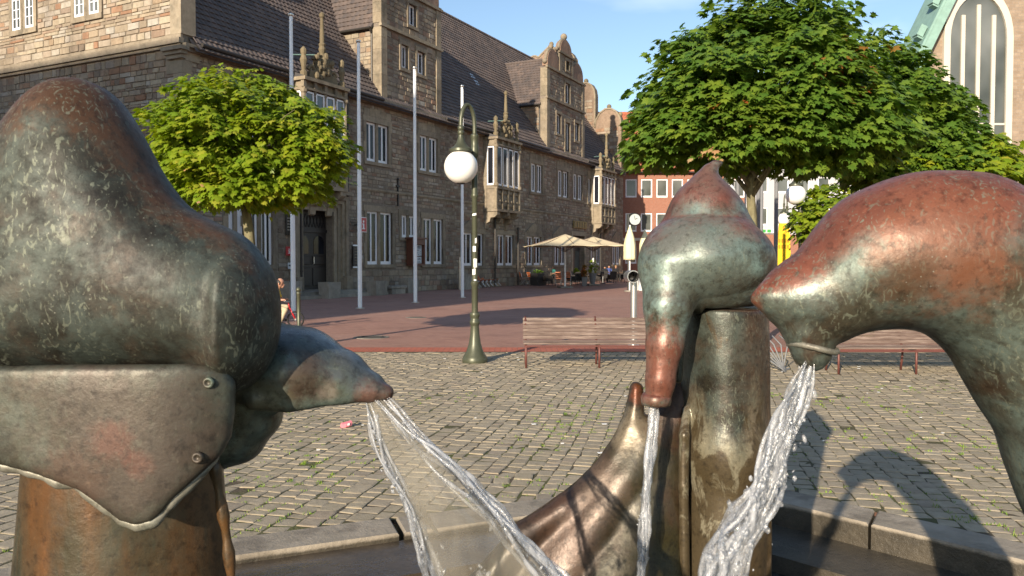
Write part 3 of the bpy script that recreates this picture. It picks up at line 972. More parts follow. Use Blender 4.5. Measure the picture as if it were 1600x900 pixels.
# main door with portal
a, b, z0, z1 = DOOR1
mb = MB()
for k, (e, o) in enumerate(((.0, .10), (.22, .17), (.42, .26), (.62, .34))):
    mb.tint = k * .2
    for (x0, x1) in ((a - e - .2 - .001, a - e), (b + e, b + e + .2)):
        mb.box(x0, x1, -o, .05, .1, z1 + e * .9)
    mb.box(a - e - .2, b + e + .2, -o, .05, z1 + e * .9 + .001, z1 + e * .9 + .2)
mb.box(a - .9, b + .9, -.5, .02, z1 + .80, z1 + .98)
for x in (a - .86, b + .44):
    mb.box(x, x + .42, -.52, .0, .1, .95)
mb.build('door_portal', M['ashlar'], hall, tint=True)
d = MB(); d.box(a, b, .40, .46, z0, z1); d.box(a, b, .33, .42, 3.0, 3.14); dr = d.build('door', M['door'], hall)
for k in range(2):
    x0 = a + .1 + k * (b - a) / 2; x1 = x0 + (b - a) / 2 - .2
    p = MB(); p.cbox(x0, x1, .36, .42, .5, 1.35, .02); p.cbox(x0, x1, .36, .42, 1.5, 1.9, .02); p.build('door_panel', M['door'], dr)
    p = MB(); xm = (x0 + x1) / 2; hw = (x1 - x0) / 2 - .08
    p.prism([(xm - hw, 2.0), (xm + hw, 2.0), (xm + hw, 2.55)] + [(xm + hw * math.cos(t * math.pi / 6), 2.55 + .3 * math.sin(t * math.pi / 6)) for t in range(1, 6)] + [(xm - hw, 2.55)], lambda p_, q: (p_, .385, q), lambda p_, q: (p_, .41, q))
    p.build('pane', M['glass'], dr)
p = MB(); p.tube([((a + b) / 2 + .1, .36, 1.5), ((a + b) / 2 + .1, .30, 1.55), ((a + b) / 2 + .1, .30, 1.85), ((a + b) / 2 + .1, .36, 1.9)], .018, 6); p.build('handle', M['steel'], dr)
p = MB()
for k in range(9):
    x = a + .05 + (b - a - .1) * k / 9
    p.obox(((x + .09), .385, 3.55), (.09, 0, .3), (0, .01, 0), (-.008, 0, .008)); p.obox(((x + .09), .385, 3.55), (.09, 0, -.3), (0, .01, 0), (.008, 0, .008))
p.build('grille', M['iron'], dr)
st = MB(); st.box(a - 1.5, b + 2.2, -1.0, -.06, -.02, .30); st.box(a - 1.9, b + 2.6, -1.35, -1.0, -.02, .15); st.build('door_step', M['concrete'], hall)
# café door with its gilded board
a, b, z0, z1 = DOOR2
mb = MB(); mb.box(a - .3, a, -.08, .2, 0, z1); mb.box(b, b + .3, -.08, .2, 0, z1); mb.box(a - .3, b + .3, -.085, .2, z1, z1 + .35); mb.build('door_portal', M['ashlar'], hall)
d = MB(); d.box(a, b, .40, .46, 0, z1); d.box(a, b, .34, .41, 2.6, 2.7); dr = d.build('door', M['door'], hall)
p = MB(); p.box(a + .12, (a + b) / 2 - .08, .385, .41, 1.0, 2.5); p.box((a + b) / 2 + .08, b - .12, .385, .41, 1.0, 2.5); p.build('pane', M['glass2'], dr)
mb = MB(); mb.cbox(a - .1, b + .3, -.16, -.09, 4.35, 4.95, .03); bd = mb.build('name_board', M['gold'], hall)
mb = MB()
for k in range(5):
    x = a + .0 + k * (b - a + .2) / 5
    mb.prism([(x, 4.42), (x + .2, 4.42), (x + .16, 4.65), (x + .2, 4.88), (x + .1, 4.76), (x, 4.88), (x + .04, 4.65)], lambda p_, q: (p_, -.19, q), lambda p_, q: (p_, -.16, q))
mb.build('emblem', M['ornament'], bd)

# downpipes and iron wall ties
for s in (fs(465) + .1, fs(541), fs(771), fs(807), fs(936)):
    mb = MB(); top = EAVE - .05 if s > 9 else 4.9
    if abs(s - fs(807)) < .1: top = 4.0
    mb.tube([(s, -.17, .05), (s, -.17, top)], .065, 8)
    for z in (1.2, 3.2, 5.0, 7.4):
        if z < top: mb.lathe([(.085, -.03), (.085, .03)], (s, -.17, z), 8)
    mb.build('downpipe', M['pipe'], hall)
for s in (fs(622), fs(770) - .9):
    mb = MB(); mb.box(s - .04, s + .04, -.09, -.03, 4.6, 5.95); mb.box(s - .17, s + .17, -.10, -.035, 5.62, 5.70)
    mb.lathe([(0, .12), (.07, 0), (0, -.12)], (s, -.07, 6.02), 6); mb.build('wall_tie', M['iron'], hall)

# ---- roof
def roof_tiles(x0, x1, o, along, up, tlen, name, parent, mat=None, tw=.27, tl=.33, clip=None):
    """tiles over a slope: o + along * x + up * t; stepped and lipped"""
    mat = mat or M['tile']
    o, along, up = Vector(o), Vector(along), Vector(up); nrm = along.cross(up).normalized()
    if nrm.z < 0: nrm = -nrm
    vs, fc, tt = [], [], []
    t = 0.0; row = 0
    while t < tlen:
        x = x0 + (tw / 2 if row % 2 else 0) - tw
        while x < x1:
            xa, xb = max(x, x0), min(x + tw, x1)
            x += tw
            if xb - xa < .05: continue
            if clip and not clip((xa + xb) / 2, t): continue
            b = len(vs); xm = (xa + xb) / 2; t1 = min(t + tl + .02, tlen)
            lift = .045 + random.uniform(0, .018)
            for (xx, hh) in ((xa, .0), (xm - .03, .028), (xb, .004)):
                vs.append(o + along * xx + up * t + nrm * (lift + hh)); vs.append(o + along * xx + up * t1 + nrm * (.012 + hh))
            vs.append(o + along * xa + up * t - nrm * .01); vs.append(o + along * xb + up * t - nrm * .01)
            fc += [(b, b + 2, b + 3, b + 1), (b + 2, b + 4, b + 5, b + 3), (b + 6, b + 7, b + 4, b + 2, b)]
            tt += [random.random()] * 8
        t += tl; row += 1
    me = mesh_from(name, [tuple(v) for v in vs], fc, mat)
    if True:
        bm = bmesh.new(); bm.from_mesh(me)
        for f in bm.faces:
            if f.normal.dot(nrm) < -.2: f.normal_flip()
        bm.to_mesh(me); bm.free()
    add_tint(me, tt)
    return tag(link(name, me, parent), kind='stuff')
cosP = 1 / math.hypot(1, TANP)
UP = (0, cosP, TANP * cosP)
SL = RIDGE_Y / cosP
mb = MB()
e = .42
mb.add([(0.3, -e, EAVE - e * TANP + .3), (LEN - .3, -e, EAVE - e * TANP + .3), (LEN - .3, RIDGE_Y, RIDGE_Z - .03), (.3, RIDGE_Y, RIDGE_Z - .03), (LEN - .3, DEP, EAVE), (.3, DEP, EAVE)], [(0, 1, 2, 3), (3, 2, 4, 5)])
rf = mb.build('roof', M['lead'], hall, fix=False)
roof_tiles(.45, LEN - .4, (0, -e, EAVE - .42 * .55), (1, 0, 0), Vector((0, RIDGE_Y + e, RIDGE_Z - EAVE + .42 * .55)).normalized(), math.hypot(RIDGE_Y + e, RIDGE_Z - EAVE + .231), 'roof_tile', rf)
mb = MB()
for k in range(110):
    x = .5 + k * .45
    mb.tube([(x, RIDGE_Y, RIDGE_Z + .02), (x + .46, RIDGE_Y, RIDGE_Z + .03)], [.14, .12], 8)
tag(mb.build('ridge_tile', M['tile'], rf), kind='stuff')
mb = MB(); mb.obox((fs(800), 2.9, 14.25), (.28, 0, 0), (0, .3, .42), (0, -.04, .03)); mb.build('roof_hatch', M['steel'], hall)

# ---- scrolled gables
def arc(cx, cz, rx, rz, a0, a1, n=7):
    return [(cx + rx * math.cos(R(a0 + (a1 - a0) * i / n)), cz + rz * math.sin(R(a0 + (a1 - a0) * i / n))) for i in range(n + 1)]
half = [(0, EAVE), (0, 14.2)] + arc(1.3, 14.2, 1.3, 1.7, 180, 0) + [(2.6, 14.4), (2.6, 17.2)] + arc(3.6, 17.2, 1.0, 1.3, 180, 0) + [(4.6, 17.5), (4.6, 20.2)] + arc(5.5, 20.2, .9, 1.4, 180, 60) + [(RIDGE_Y, 22.4)]
prof = half + [(DEP - y, z) for (y, z) in reversed(half[:-1])]
for (x0, x1) in ((0, .55), (LEN - .55, LEN)):
    mb = MB()
    mb.prism(prof, lambda p, q: (x0, p, q), lambda p, q: (x1, p, q))
    gb = mb.build('gable', M['mortar'] if x0 == 0 else M['sunlit_rubble'], hall)
    for (y, z) in ((0.2, 15.3), (1.3, 16.1), (3.6, 18.7), (7.2, 22.6)):
        for yy in sorted({y, DEP - y}): mb = MB(); mb.ball(((x0 + x1) / 2, yy, z), .22, 12); mb.build('ball_finial', M['ornament'], gb, smooth=True)
    mb = MB()
    pts = [(y, z) for (y, z) in prof if z > EAVE + .1]
    for (p, q) in zip(pts[:-1], pts[1:]):
        v = Vector((0, q[0] - p[0], q[1] - p[1]))
        if v.length < .05: continue
        t = v.normalized(); nn = Vector((0, -t.z, t.y))
        mb.obox(((x0 + x1) / 2, (p[0] + q[0]) / 2, (p[1] + q[1]) / 2), (.36, 0, 0), v / 2, nn * .07)
    mb.build('coping', M['ashlar'], gb)
def eclip(z0, z1, segs):
    zm = z1
    if zm < 14.2: return [(.3, DEP - .3)]
    if zm < 17.2: return [(2.85, DEP - 2.85)]
    return [(4.85, DEP - 4.85)] if zm < 20 else []
tag(link('wall_stone', stones_mesh(fill_stones(.3, DEP - .3, 10.2, 20.1, [], .2, .38, .4, .95, 31, eclip), lambda x, d, z: (LEN - .55 - d, x, z), 'wall_stone', M['sunlit_rubble']), hall), kind='stuff')
# the near gable end: rubble below, squared stones above, both in the sun-brightened stone colour
def gclip(z0, z1, segs):
    zm = z1
    if zm < 13.25: return [(.55, DEP - .55)]
    if zm < 16.6: return [(2.7, DEP - 2.7)]
    return [(4.7, DEP - 4.7)] if zm < 20 else [(6, DEP - 6)]
gw = [(4.66, 5.28, 11.65, 13.0), (5.58, 6.2, 11.65, 13.0), (8.9, 9.5, 11.65, 13.0), (9.8, 10.4, 11.65, 13.0)]
gw2 = [(a - .25, b + .25, c - .25, d + .3) for a, b, c, d in gw]
lo = fill_stones(.42, DEP - .02, 0, 9.72, [], .09, .28, .18, .7, 21)
hi = fill_stones(.55, DEP - .55, 10.25, 21.2, gw2, .11, .3, .25, .8, 22, gclip)
mb = MB(); mb.add([(0, 0, 0), (0, DEP, 0), (0, DEP, EAVE), (0, 0, EAVE)], [(0, 1, 2, 3)]); mb.build('gable_wall', M['mortar'], hall)
cand = sorted([s for s in lo if s[2] > 7.6 and s[0] < 9.5] + [s for s in hi if s[3] < 12.4 and s[0] < 9.5], key=lambda s: s[0] + (2 if s[2] > 11.8 else 0) + (3 if s[2] < 8.3 else 0))
single = cand[:300]; ss = set(single)
unit = []
for k in range(8):
    g = random.Random(k); j = lambda q: g.uniform(-q, q)
    vs = []
    for (dd, e0) in ((-.3, .02), (1, .06)):
        vs += [(-dd, -.5 + e0 + j(.015), -.5 + e0 * 1.6 + j(.07)), (-dd, .5 - e0 + j(.015), -.5 + e0 * 1.6 + j(.07)), (-dd, .5 - e0 + j(.015), .5 - e0 * 1.6 + j(.07)), (-dd, -.5 + e0 + j(.015), .5 - e0 * 1.6 + j(.07))]
    fc = [(7, 6, 5, 4)] + [(4 + i, 4 + (i + 1) % 4, (i + 1) % 4, i) for i in range(4)]
    unit.append(mesh_from('wall_stone', vs, fc, M['sunlit_rubble']))
for i, (x0, x1, z0, z1, d_) in enumerate(single):
    link('wall_stone', unit[i % 8], hall, (0, (x0 + x1) / 2, (z0 + z1) / 2), None, (d_ + .015, x1 - x0, z1 - z0))
rest = [s for s in lo + hi if s not in ss]
tag(link('wall_stone', stones_mesh(rest, west, 'wall_stone', M['sunlit_rubble']), hall), kind='stuff')
for (a, b, c, d) in gw:
    mb = MB(); mb.box(-.09, .02, a - .2, b + .2, c - .22, c); mb.box(-.08, .02, a - .2, b + .2, d, d + .26); mb.box(-.07, .02, a - .2, a, c, d); mb.box(-.07, .02, b, b + .2, c, d); mb.build('window_surround', M['ashlar'], hall)
    window(hall, -.05, b, c, b - a, d - c, True, 'side', M['glass2'], cross=True)
mb = MB(); mb.box(-.22, -.0, -.10, DEP, 9.86, 10.06); mb.box(-.13, -.0, -.06, DEP, 9.74, 9.855); mb.box(-.10, .0, -.05, DEP, 10.065, 10.22); mb.build('string_course', M['ashlar'], hall)
# quoins: a smooth pilaster on the upper stage, long and short stones below
mb = MB(); z = 0; k = 0
while z < 9.7:
    h = random.uniform(.35, .55); h = min(h, 9.72 - z); w1 = .42 if k % 2 else .8; w2 = .8 if k % 2 else .42
    mb.tint = random.random(); mb.box(-.06, w2, -.062, w1, z + .006, z + h - .006); z += h; k += 1
mb.build('quoin', M['ashlar'], hall, tint=True)
mb = MB(); mb.box(-.09, .6, -.07, .52, 10.23, 13.2); mb.box(-.14, .66, -.12, .58, 13.2, 13.36); mb.build('corner_pilaster', M['ashlar'], hall)
mb = MB()
for (zz, rr) in ((9.3, .16), (9.45, .24), (9.58, .34)): mb.box(-rr, .05, -rr, .6 + rr * .5, zz, zz + .145)
mb.build('corbel', M['ashlar'], hall)

# ---- gabled dormers standing on the front wall
def dormer(s0, s1, wins, mid, zr, ze):
    """s0, s1 the sides; mid the half width of its upper stage"""
    c = (s0 + s1) / 2; hw = (s1 - s0) / 2
    L1, L2, L3 = 13.8, 16.05, 17.65
    mb = MB(); y0 = -.06; th = .5
    fn = lambda x, d, z: (x, y0 - d, z)
    hl = [w for w in wins if w[3] < L2]
    wall_shell(s0, s1, EAVE - .25, L2, hl, .35, fn, mb)
    hl2 = [w for w in wins if w[2] > L2]
    wall_shell(c - mid, c + mid, L2, L3, hl2, .3, fn, mb)
    # back and sides of the gable slab
    mb.add([(s0, y0, EAVE - .2), (s0, y0 + th, EAVE - .2), (s0, y0 + th, L2), (s0, y0, L2), (s1, y0, EAVE - .2), (s1, y0 + th, EAVE - .2), (s1, y0 + th, L2), (s1, y0, L2)], [(0, 3, 2, 1), (4, 5, 6, 7), (3, 7, 6, 2), (1, 2, 6, 5)])
    mb.add([(c - mid, y0, L2), (c - mid, y0 + th, L2), (c - mid, y0 + th, L3), (c - mid, y0, L3), (c + mid, y0, L2), (c + mid, y0 + th, L2), (c + mid, y0 + th, L3), (c + mid, y0, L3)], [(0, 3, 2, 1), (4, 5, 6, 7), (3, 7, 6, 2), (1, 2, 6, 5)])
    front_o = mb.build('dormer_gable', M['mortar'], hall, fix=False)
    g2 = [(a - .2, b + .2, z0 - .18, z1 + .25) for a, b, z0, z1 in wins]
    stn = fill_stones(s0 + .45, s1 - .45, EAVE + .1, L1 - .12, g2, .14, .3, .25, .65, int(s0 * 10)) + fill_stones(s0 + .45, s1 - .45, L1 + .14, L2 - .12, g2, .14, .3, .25, .65, int(s0 * 10) + 1) + fill_stones(c - mid + .3, c + mid - .3, L2 + .14, L3 - .1, g2, .14, .26, .25, .6, int(s0 * 10) + 2)
    tag(link('wall_stone', stones_mesh(stn, fn, 'wall_stone', M['rubble']), front_o), kind='stuff')
    for (za, zb) in ((L1, .0), (L2, .0)):
        mb = MB(); mb.box(s0 - .12, s1 + .12, y0 - .16, y0 + .02, za - .08, za + .05); mb.box(s0 - .06, s1 + .06, y0 - .09, y0 + .02, za + .05, za + .13); mb.build('cornice', M['ashlar'], front_o)
    mb = MB(); mb.box(c - mid - .15, c + mid + .15, y0 - .16, y0 + .02, L3 - .08, L3 + .06); mb.build('cornice', M['ashlar'], front_o)
    mb = MB(); mb.box(s0 - .1, s1 + .1, y0 - .3, y0 + .01, EAVE - .1, EAVE + .06)
    mb.build('cornice', M['ashlar'], front_o)
    for x in (s0, s1 - .44):
        mb = MB(); z = EAVE + .07
        while z < L2 - .1:
            zt = L1 - .082 if z < L1 - .1 else L2 - .082
            h = min(random.uniform(.5, .8), zt - z)
            mb.tint = random.random(); mb.box(x - .03, x + .47, y0 - .075, y0 + .46, z, z + h - .008)
            z += h
            if abs(z - (L1 - .082)) < .01: z = L1 + .132
        mb.build('quoin', M['ashlar'], front_o, tint=True)
    for x in (c - mid, c + mid - .3):
        mb = MB(); mb.tint = .4; mb.box(x - .02, x + .32, y0 - .07, y0 + .4, L2 + .132, L3 - .082); mb.build('quoin', M['ashlar'], front_o, tint=True)
    for (a, b, z0, z1) in wins:
        m2 = MB(); m2.box(a - .16, b + .16, y0 - .085, y0 + .02, z0 - .17, z0); m2.box(a - .18, b + .18, y0 - .08, y0 + .02, z1, z1 + .22)
        m2.box(a - .16, a, y0 - .07, y0 + .2, z0, z1); m2.box(b, b + .16, y0 - .07, y0 + .2, z0, z1); m2.build('window_surround', M['ashlar'], hall)
        if z0 < L2: window(hall, a, y0 + .14, z0, b - a, z1 - z0, z1 - z0 < 1.9, 'front', M['glass'] if z1 - z0 < 1.9 else M['glass2'], fr=.1)
    # scroll wings and round head
    mb = MB()
    wing = (hw - mid)
    for sg in (-1, 1):
        cx = c + sg * (mid + wing * .46)
        pts = [(cx - wing * .46, L2 + .13)] + [(cx + wing * .46 * math.cos(R(180 - i * 15)), L2 + .13 + .35 + 1.0 * math.sin(R(180 - i * 15))) for i in range(13)] + [(cx + wing * .46, L2 + .13)]
        mb.prism(pts, lambda p, q: (p, y0 - .02, q), lambda p, q: (p, y0 + .42, q))
    pts = [(c - mid * .8, L3 + .06)] + [(c + mid * .8 * math.cos(R(180 - i * 12)), L3 + .06 + .25 + .85 * math.sin(R(180 - i * 12))) for i in range(16)] + [(c + mid * .8, L3 + .06)]
    mb.prism(pts, lambda p, q: (p, y0 - .02, q), lambda p, q: (p, y0 + .42, q))
    hd = mb.build('scroll_head', M['rubble'], front_o)
    mb = MB()
    for sg in (-1, 1):
        cx = c + sg * (mid + wing * .46)
        mb.tube([(cx + (wing * .46 + .02) * math.cos(R(180 - i * 15)), y0 + .15, L2 + .48 + 1.02 * math.sin(R(180 - i * 15))) for i in range(13)], .13, 8)
        mb.ball((c + sg * (hw - .15), y0 + .2, L2 + .45), .2, 12)
        mb.ball((cx, y0 + .2, L2 + 1.75), .2, 12)
        mb.ball((c + sg * (mid + .02), y0 + .2, L3 + .25), .17, 12)
    mb.tube([(c + (mid * .8 + .02) * math.cos(R(180 - i * 12)), y0 + .15, L3 + .31 + .87 * math.sin(R(180 - i * 12))) for i in range(16)], .13, 8)
    mb.ball((c, y0 + .2, L3 + 1.45), .27, 12); mb.lathe([(.16, -.1), (.12, .1)], (c, y0 + .2, L3 + 1.2), 10)
    mb.build('scroll_moulding', M['ashlar'], front_o, smooth=True)
    # side walls and the dormer's own roof running back into the main one
    yw = (ze - EAVE) / TANP + .1; yr = (zr - EAVE) / TANP + .1
    mb = MB()
    for x, xo in ((s0 + .06, 1), (s1 - .06, -1)):
        mb.add([(x, y0 + .45, EAVE - .2), (x, yw, ze), (x, y0 + .45, ze)], [(0, 1, 2)])
    sw = mb.build('dormer_side', M['mortar'], hall, fix=False)
    sd = fill_stones(y0 + .47, yw, EAVE, ze - .05, [], .16, .3, .3, .7, int(s1 * 7), lambda z0, z1, sg: [(y0 + .47, max(y0 + .5, y0 + .47 + (yw - y0 - .47) * (z0 - EAVE) / (ze - EAVE)))])
    sd = [q for q in sd if q[1] > q[0] + .05]
    tag(link('wall_stone', stones_mesh(sd, lambda x, d, z: (s0 + .06 - d, x, z), 'wall_stone', M['sunlit_rubble']), sw), kind='stuff')
    ov = .16
    mb = MB()
    mb.add([(s0 - ov, y0 + .42, ze - .12), (s0 - ov, yw + .1, ze - .12), (c, yr, zr), (c, y0 + .42, zr), (s1 + ov, y0 + .42, ze - .12), (s1 + ov, yw + .1, ze - .12)], [(0, 3, 2, 1), (3, 4, 5, 2)])
    dr_ = mb.build('dormer_roof', M['lead'], hall, fix=False)
    run = hw + ov; rise = zr - ze + .12; sl = math.hypot(run, rise)
    def cl(yy, t):
        return yy < yw + (yr - yw) * (t / sl) + .1
    roof_tiles(y0 + .45, yr + .2, (s0 - ov, 0, ze - .12), (0, 1, 0), Vector((run, 0, rise)).normalized(), sl, 'roof_tile', dr_, clip=cl)
    roof_tiles(y0 + .45, yr + .2, (s1 + ov, 0, ze - .12), (0, 1, 0), Vector((-run, 0, rise)).normalized(), sl, 'roof_tile', dr_, clip=cl)
    mb = MB(); mb.tube([(c, y0 + .45, zr + .05), (c, yr, zr + .05)], .12, 8); mb.build('ridge', M['tile'], dr_)
    mb = MB()
    mb.tube([(s0 - ov - .02, y0 + .5, ze - .12), (s0 - ov - .02, yw - .1, ze - .12)], .07, 8)
    mb.tube([(s0 - ov - .02, y0 + .55, ze - .12), (s0 + .0, y0 + .56, ze - .4), (s0 + .0, y0 + .56, EAVE + .2)], .06, 8)
    mb.build('gutter', M['pipe'], dr_)
dormer(fs(596), fs(688), [(fs(627), fs(638), 12.0, 13.25), (fs(652), fs(664), 12.0, 13.25), (fs(639), fs(651), 14.45, 15.6)], 1.25, 18.9, 13.8)
dormer(fs(853), fs(911), [(fs(868.5), fs(875), 11.4, 12.9), (fs(882), fs(889), 10.25, 12.5), (fs(897), fs(903), 11.35, 12.75), (fs(882), fs(889), 13.98, 15.55), (fs(883), fs(887.5), 16.55, 17.25)], 1.35, 17.5, 13.4)

# ---- oriels
def oriel(s0, s1, zb, zw0, zw1, seed):
    g = random.Random(seed)
    D = .95
    mb = MB()
    mb.tint = .5
    mb.box(s0, s1, -D + .12, .0, zb, zw1 + .45)                     # core
    mb.box(s0 - .06, s1 + .06, -D - .06, .0, zb - .16, zb)          # ledge under the panels
    mb.box(s0 - .05, s1 + .05, -D - .05, .0, zw0 - .22, zw0 - .06)
    mb.box(s0 - .05, s1 + .05, -D - .05, .0, zw1 + .06, zw1 + .16)
    mb.box(s0 - .14, s1 + .14, -D - .14, .0, zw1 + .45, zw1 + .6)
    nw = 4
    # colonnettes
    for x in [s0 + (s1 - s0) * k / nw for k in range(nw + 1)]:
        r = .10 if x in (s0, s1) else .055
        mb.tint = g.random()
        mb.lathe([(r * 1.7, zw0 - .06), (r * 1.7, zw0 + .1), (r, zw0 + .16), (r * .85, (zw0 + zw1) / 2), (r, zw1 - .12), (r * 1.6, zw1 - .05), (r * 1.6, zw1 + .06)], (x, -D + .06, 0), 8)
        mb.box(x - .09, x + .09, -D - .03, -D + .14, zb + .01, zw0 - .225)
        mb.box(x - .09, x + .09, -D - .03, -D + .14, zw1 + .165, zw1 + .448)
    for k in range(nw):                                             # carved panels
        x0 = s0 + (s1 - s0) * k / nw + .13; x1 = s0 + (s1 - s0) * (k + 1) / nw - .13
        mb.tint = g.random()
        mb.cbox(x0, x1, -D + .05, -D + .13, zb + .2, zb + .2 + (zw0 - zb) * .45, .03)
        mb.cbox(x0, x1, -D + .05, -D + .13, zb + .3 + (zw0 - zb) * .45, zw0 - .3, .03)
        mb.ball(((x0 + x1) / 2, -D + .04, zb + .2 + (zw0 - zb) * .22), .1, 8)
    # side pilasters
    for x in (s0 - .02, s1 + .02):
        mb.box(x - .05, x + .05, -.24, .0, zb, zw1 + .44)
    # console brackets under the floor
    for x in (s0 + .22, (s0 + s1) / 2, s1 - .22):
        prof = [(0, zb - .17), (-D, zb - .17), (-D, zb - .36), (-D * .8, zb - .52), (-D * .5, zb - .55), (-D * .42, zb - .8), (-D * .18, zb - .9), (-.12, zb - 1.25), (0, zb - 1.3)]
        mb.prism(prof, lambda p, q, x=x: (x - .19, p, q), lambda p, q, x=x: (x + .19, p, q))
    mb.box(s0 + .1, s1 - .1, -D * .55, .0, zb - .5, zb - .17)
    ob = mb.build('oriel', M['ashlar'], hall, tint=True)
    for k in range(nw):
        x0 = s0 + (s1 - s0) * k / nw + .07; x1 = s0 + (s1 - s0) * (k + 1) / nw - .07
        window(hall, x0, -D + .03, zw0, x1 - x0, zw1 - zw0, False, 'front', M['glass2'] if seed == 1 else None, fr=.07)
    window(hall, s0 - .05, -.26, zw0, D - .44, zw1 - zw0, False, 'side')
    # scrolled crest with obelisk, flanking figures and finials
    zc = zw1 + .6; c = (s0 + s1) / 2; cr = MB()
    cr.prism([(c - 1.0, zc), (c + 1.0, zc), (c + .9, zc + .35), (c + .5, zc + .45), (c + .45, zc + .9), (c + .2, zc + 1.1), (c - .2, zc + 1.1), (c - .45, zc + .9), (c - .5, zc + .45), (c - .9, zc + .35)], lambda p, q: (p, -D + .1, q), lambda p, q: (p, -D + .34, q))
    for sg in (-1, 1):
        for i in range(2):
            cx, cz, r0 = c + sg * (.72 - .3 * i), zc + .42 + .5 * i, .24 - .04 * i
            cr.tube([(cx + sg * r0 * (1 - t / 22) * math.cos(t * .5), -D + .2, cz + r0 * (1 - t / 22) * math.sin(t * .5)) for t in range(17)], [.085 - .002 * t for t in range(17)], 6)
        x = c + sg * (s1 - s0) * .46
        cr.lathe([(.16, 0), (.16, .25), (.09, .32), (.12, .55), (.17, .75), (.10, .95), (.13, 1.05), (.14, 1.2), (.05, 1.32), (0, 1.35)], (x, -D + .15, zc), 8)
    for i in range(26):                                             # weathered figures in relief
        x, z = c + g.uniform(-.55, .55), zc + g.uniform(.2, 1.2)
        cr.ball((x, -D + .08 + g.uniform(-.05, .05), z), g.uniform(.06, .14), 8, g.uniform(1, 1.7))
    cr.lathe([(.2, 1.0), (.2, 1.2), (.11, 1.28), (.17, 1.5), (.13, 1.62), (.17, 1.72), (.10, 1.8), (.115, 1.95), (.075, 2.9), (.12, 2.95), (.13, 3.08), (0, 3.2)], (c, -D + .2, zc), 10)
    cr.build('oriel_crest', M['ornament'], hall)
    rd = MB(); rd.tube([(c, -D + .2, zc + 1.25), (c - 1.3, -D + .8, zc + 1.05)], .028, 6); rd.build('iron_stay', M['copper'], hall)
    rr = MB(); rr.add([(s0 - .1, -D - .1, zc + .01), (s1 + .1, -D - .1, zc + .01), (s1 + .1, .3, zc + .5), (s0 - .1, .3, zc + .5), (s0 - .1, .3, zc - .1), (s1 + .1, .3, zc - .1)], [(0, 1, 2, 3), (0, 3, 4), (1, 5, 2)]); rr.build('oriel_roof', M['lead'], hall)
oriel(ORI[0][0], ORI[0][1], 5.05, 6.55, 9.1, 1)
oriel(ORI[1][0], ORI[1][1], 5.0, 6.5, 8.95, 2)
oriel(ORI[2][0], ORI[2][1], 5.0, 6.5, 8.85, 3)
# ------------------------------------------------------------------ the three bronze fountain figures
def ch(pts, Y):
    """(px, py, r px[, dY]) traced on the photograph, placed at distance Y with real radii"""
    out = []
    for p in pts:
        y = Y + (p[3] if len(p) > 3 else 0)
        v = at(p[0], p[1], y)
        out.append((v.x, v.y, v.z, p[2] / F * y))
    return out

def W(px, py, Y):
    v = at(px, py, Y); return (v.x, v.y, v.z)

# ---- left figure: hooded, with a flat beak
YL = 1.75
def wp(px, py, rad_px, Y, col, amt): return (*W(px, py, Y), rad_px / F * Y, col, amt)
BR = (.105, .05, .023)
M['bronze_hood'] = bronze('hood_bronze', .3, .75, .18, .24, .65, rough=(.48, .68), redcol=(.16, .07, .035), zred=[wp(px, py, r, 1.64, BR, .88) for px, py, r in ((40, 180, 75), (80, 135, 95), (150, 140, 105), (215, 205, 90), (262, 275, 75), (310, 325, 55), (360, 355, 48), (405, 395, 45), (428, 450, 36))] + [wp(320, 318, 40, 1.64, (.2, .07, .03), .7), wp(432, 520, 30, 1.64, BR, .6)])
M['bronze_plate'] = bronze('plate_bronze', .0, .9, .12, .6, .12, rough=(.38, .55),
                           zred=[wp(200, 690, 180, 1.55, (.085, .064, .05), .8), wp(180, 690, 45, 1.55, (.17, .06, .04), .45), wp(220, 720, 30, 1.55, (.17, .06, .04), .4), wp(120, 740, 60, 1.55, (.14, .075, .05), .4), wp(335, 590, 30, 1.55, (.16, .25, .2), .8)])
M['bronze_beak'] = bronze('beak_bronze', .2, .85, .5, .95, .3, rough=(.26, .45),
                          zred=[wp(470, 540, 110, 1.9 - .02, (.105, .125, .13), .85), wp(550, 580, 60, 1.9 - .04, (.125, .135, .135), .8), wp(470, 590, 52, 1.9 - .13, (.12, .075, .05), .8), wp(515, 612, 22, 1.9 - .1, (.3, .25, .2), .7), wp(575, 617, 34, 1.9 - .05, (.2, .08, .055), .75), wp(605, 616, 20, 1.9 - .03, (.15, .05, .035), .8), wp(420, 622, 42, 1.9 - .13, (.2, .19, .12), .75)])
def wet_brown(m, c):
    k = m.ramp(m.noise(5, 5, .6, m.map(m.pos, (1, 1, .3))), [(.35, (.022, .02, .008)), (.55, (.06, .042, .015)), (.75, (.13, .05, .016))])
    c = m.mix(.45, c, k)
    return m.mix(m.ramp(m.noise(4, 6, .65, m.map(m.pos, (1, 1, .25), (6, 1, 0))), [(.42, 0.0), (.62, .8)]), c, (.2, .085, .028))
M['bronze_pillar'] = bronze('wet_pillar_bronze', .0, .9, .1, .8, .15, zred=[wp(345, 800, 40, 1.72, (.3, .12, .035), .9), wp(355, 880, 45, 1.72, (.32, .13, .04), .9), wp(310, 850, 70, 1.66, (.2, .09, .025), .6)], extra=wet_brown, rough=(.25, .5))
figL = empty('beaked_fountain_figure', (at(200, 700, YL).x, YL, -.3), label='large bronze figure with hunched hood, riveted plate and flat beak spouting a sheet of water', cat='fountain figure')
OL = figL.location
def wl(poly, Y): return [(v.x, v.z) for v in (at(px, py, Y) for px, py in poly)]
def smooth_poly(poly, n=3):
    P = np.array(poly, float)
    for _ in range(n):
        Q = np.empty((len(P) * 2, 2)); Q[0::2] = .75 * P + .25 * np.roll(P, -1, 0); Q[1::2] = .25 * P + .75 * np.roll(P, -1, 0); P = Q
    return P
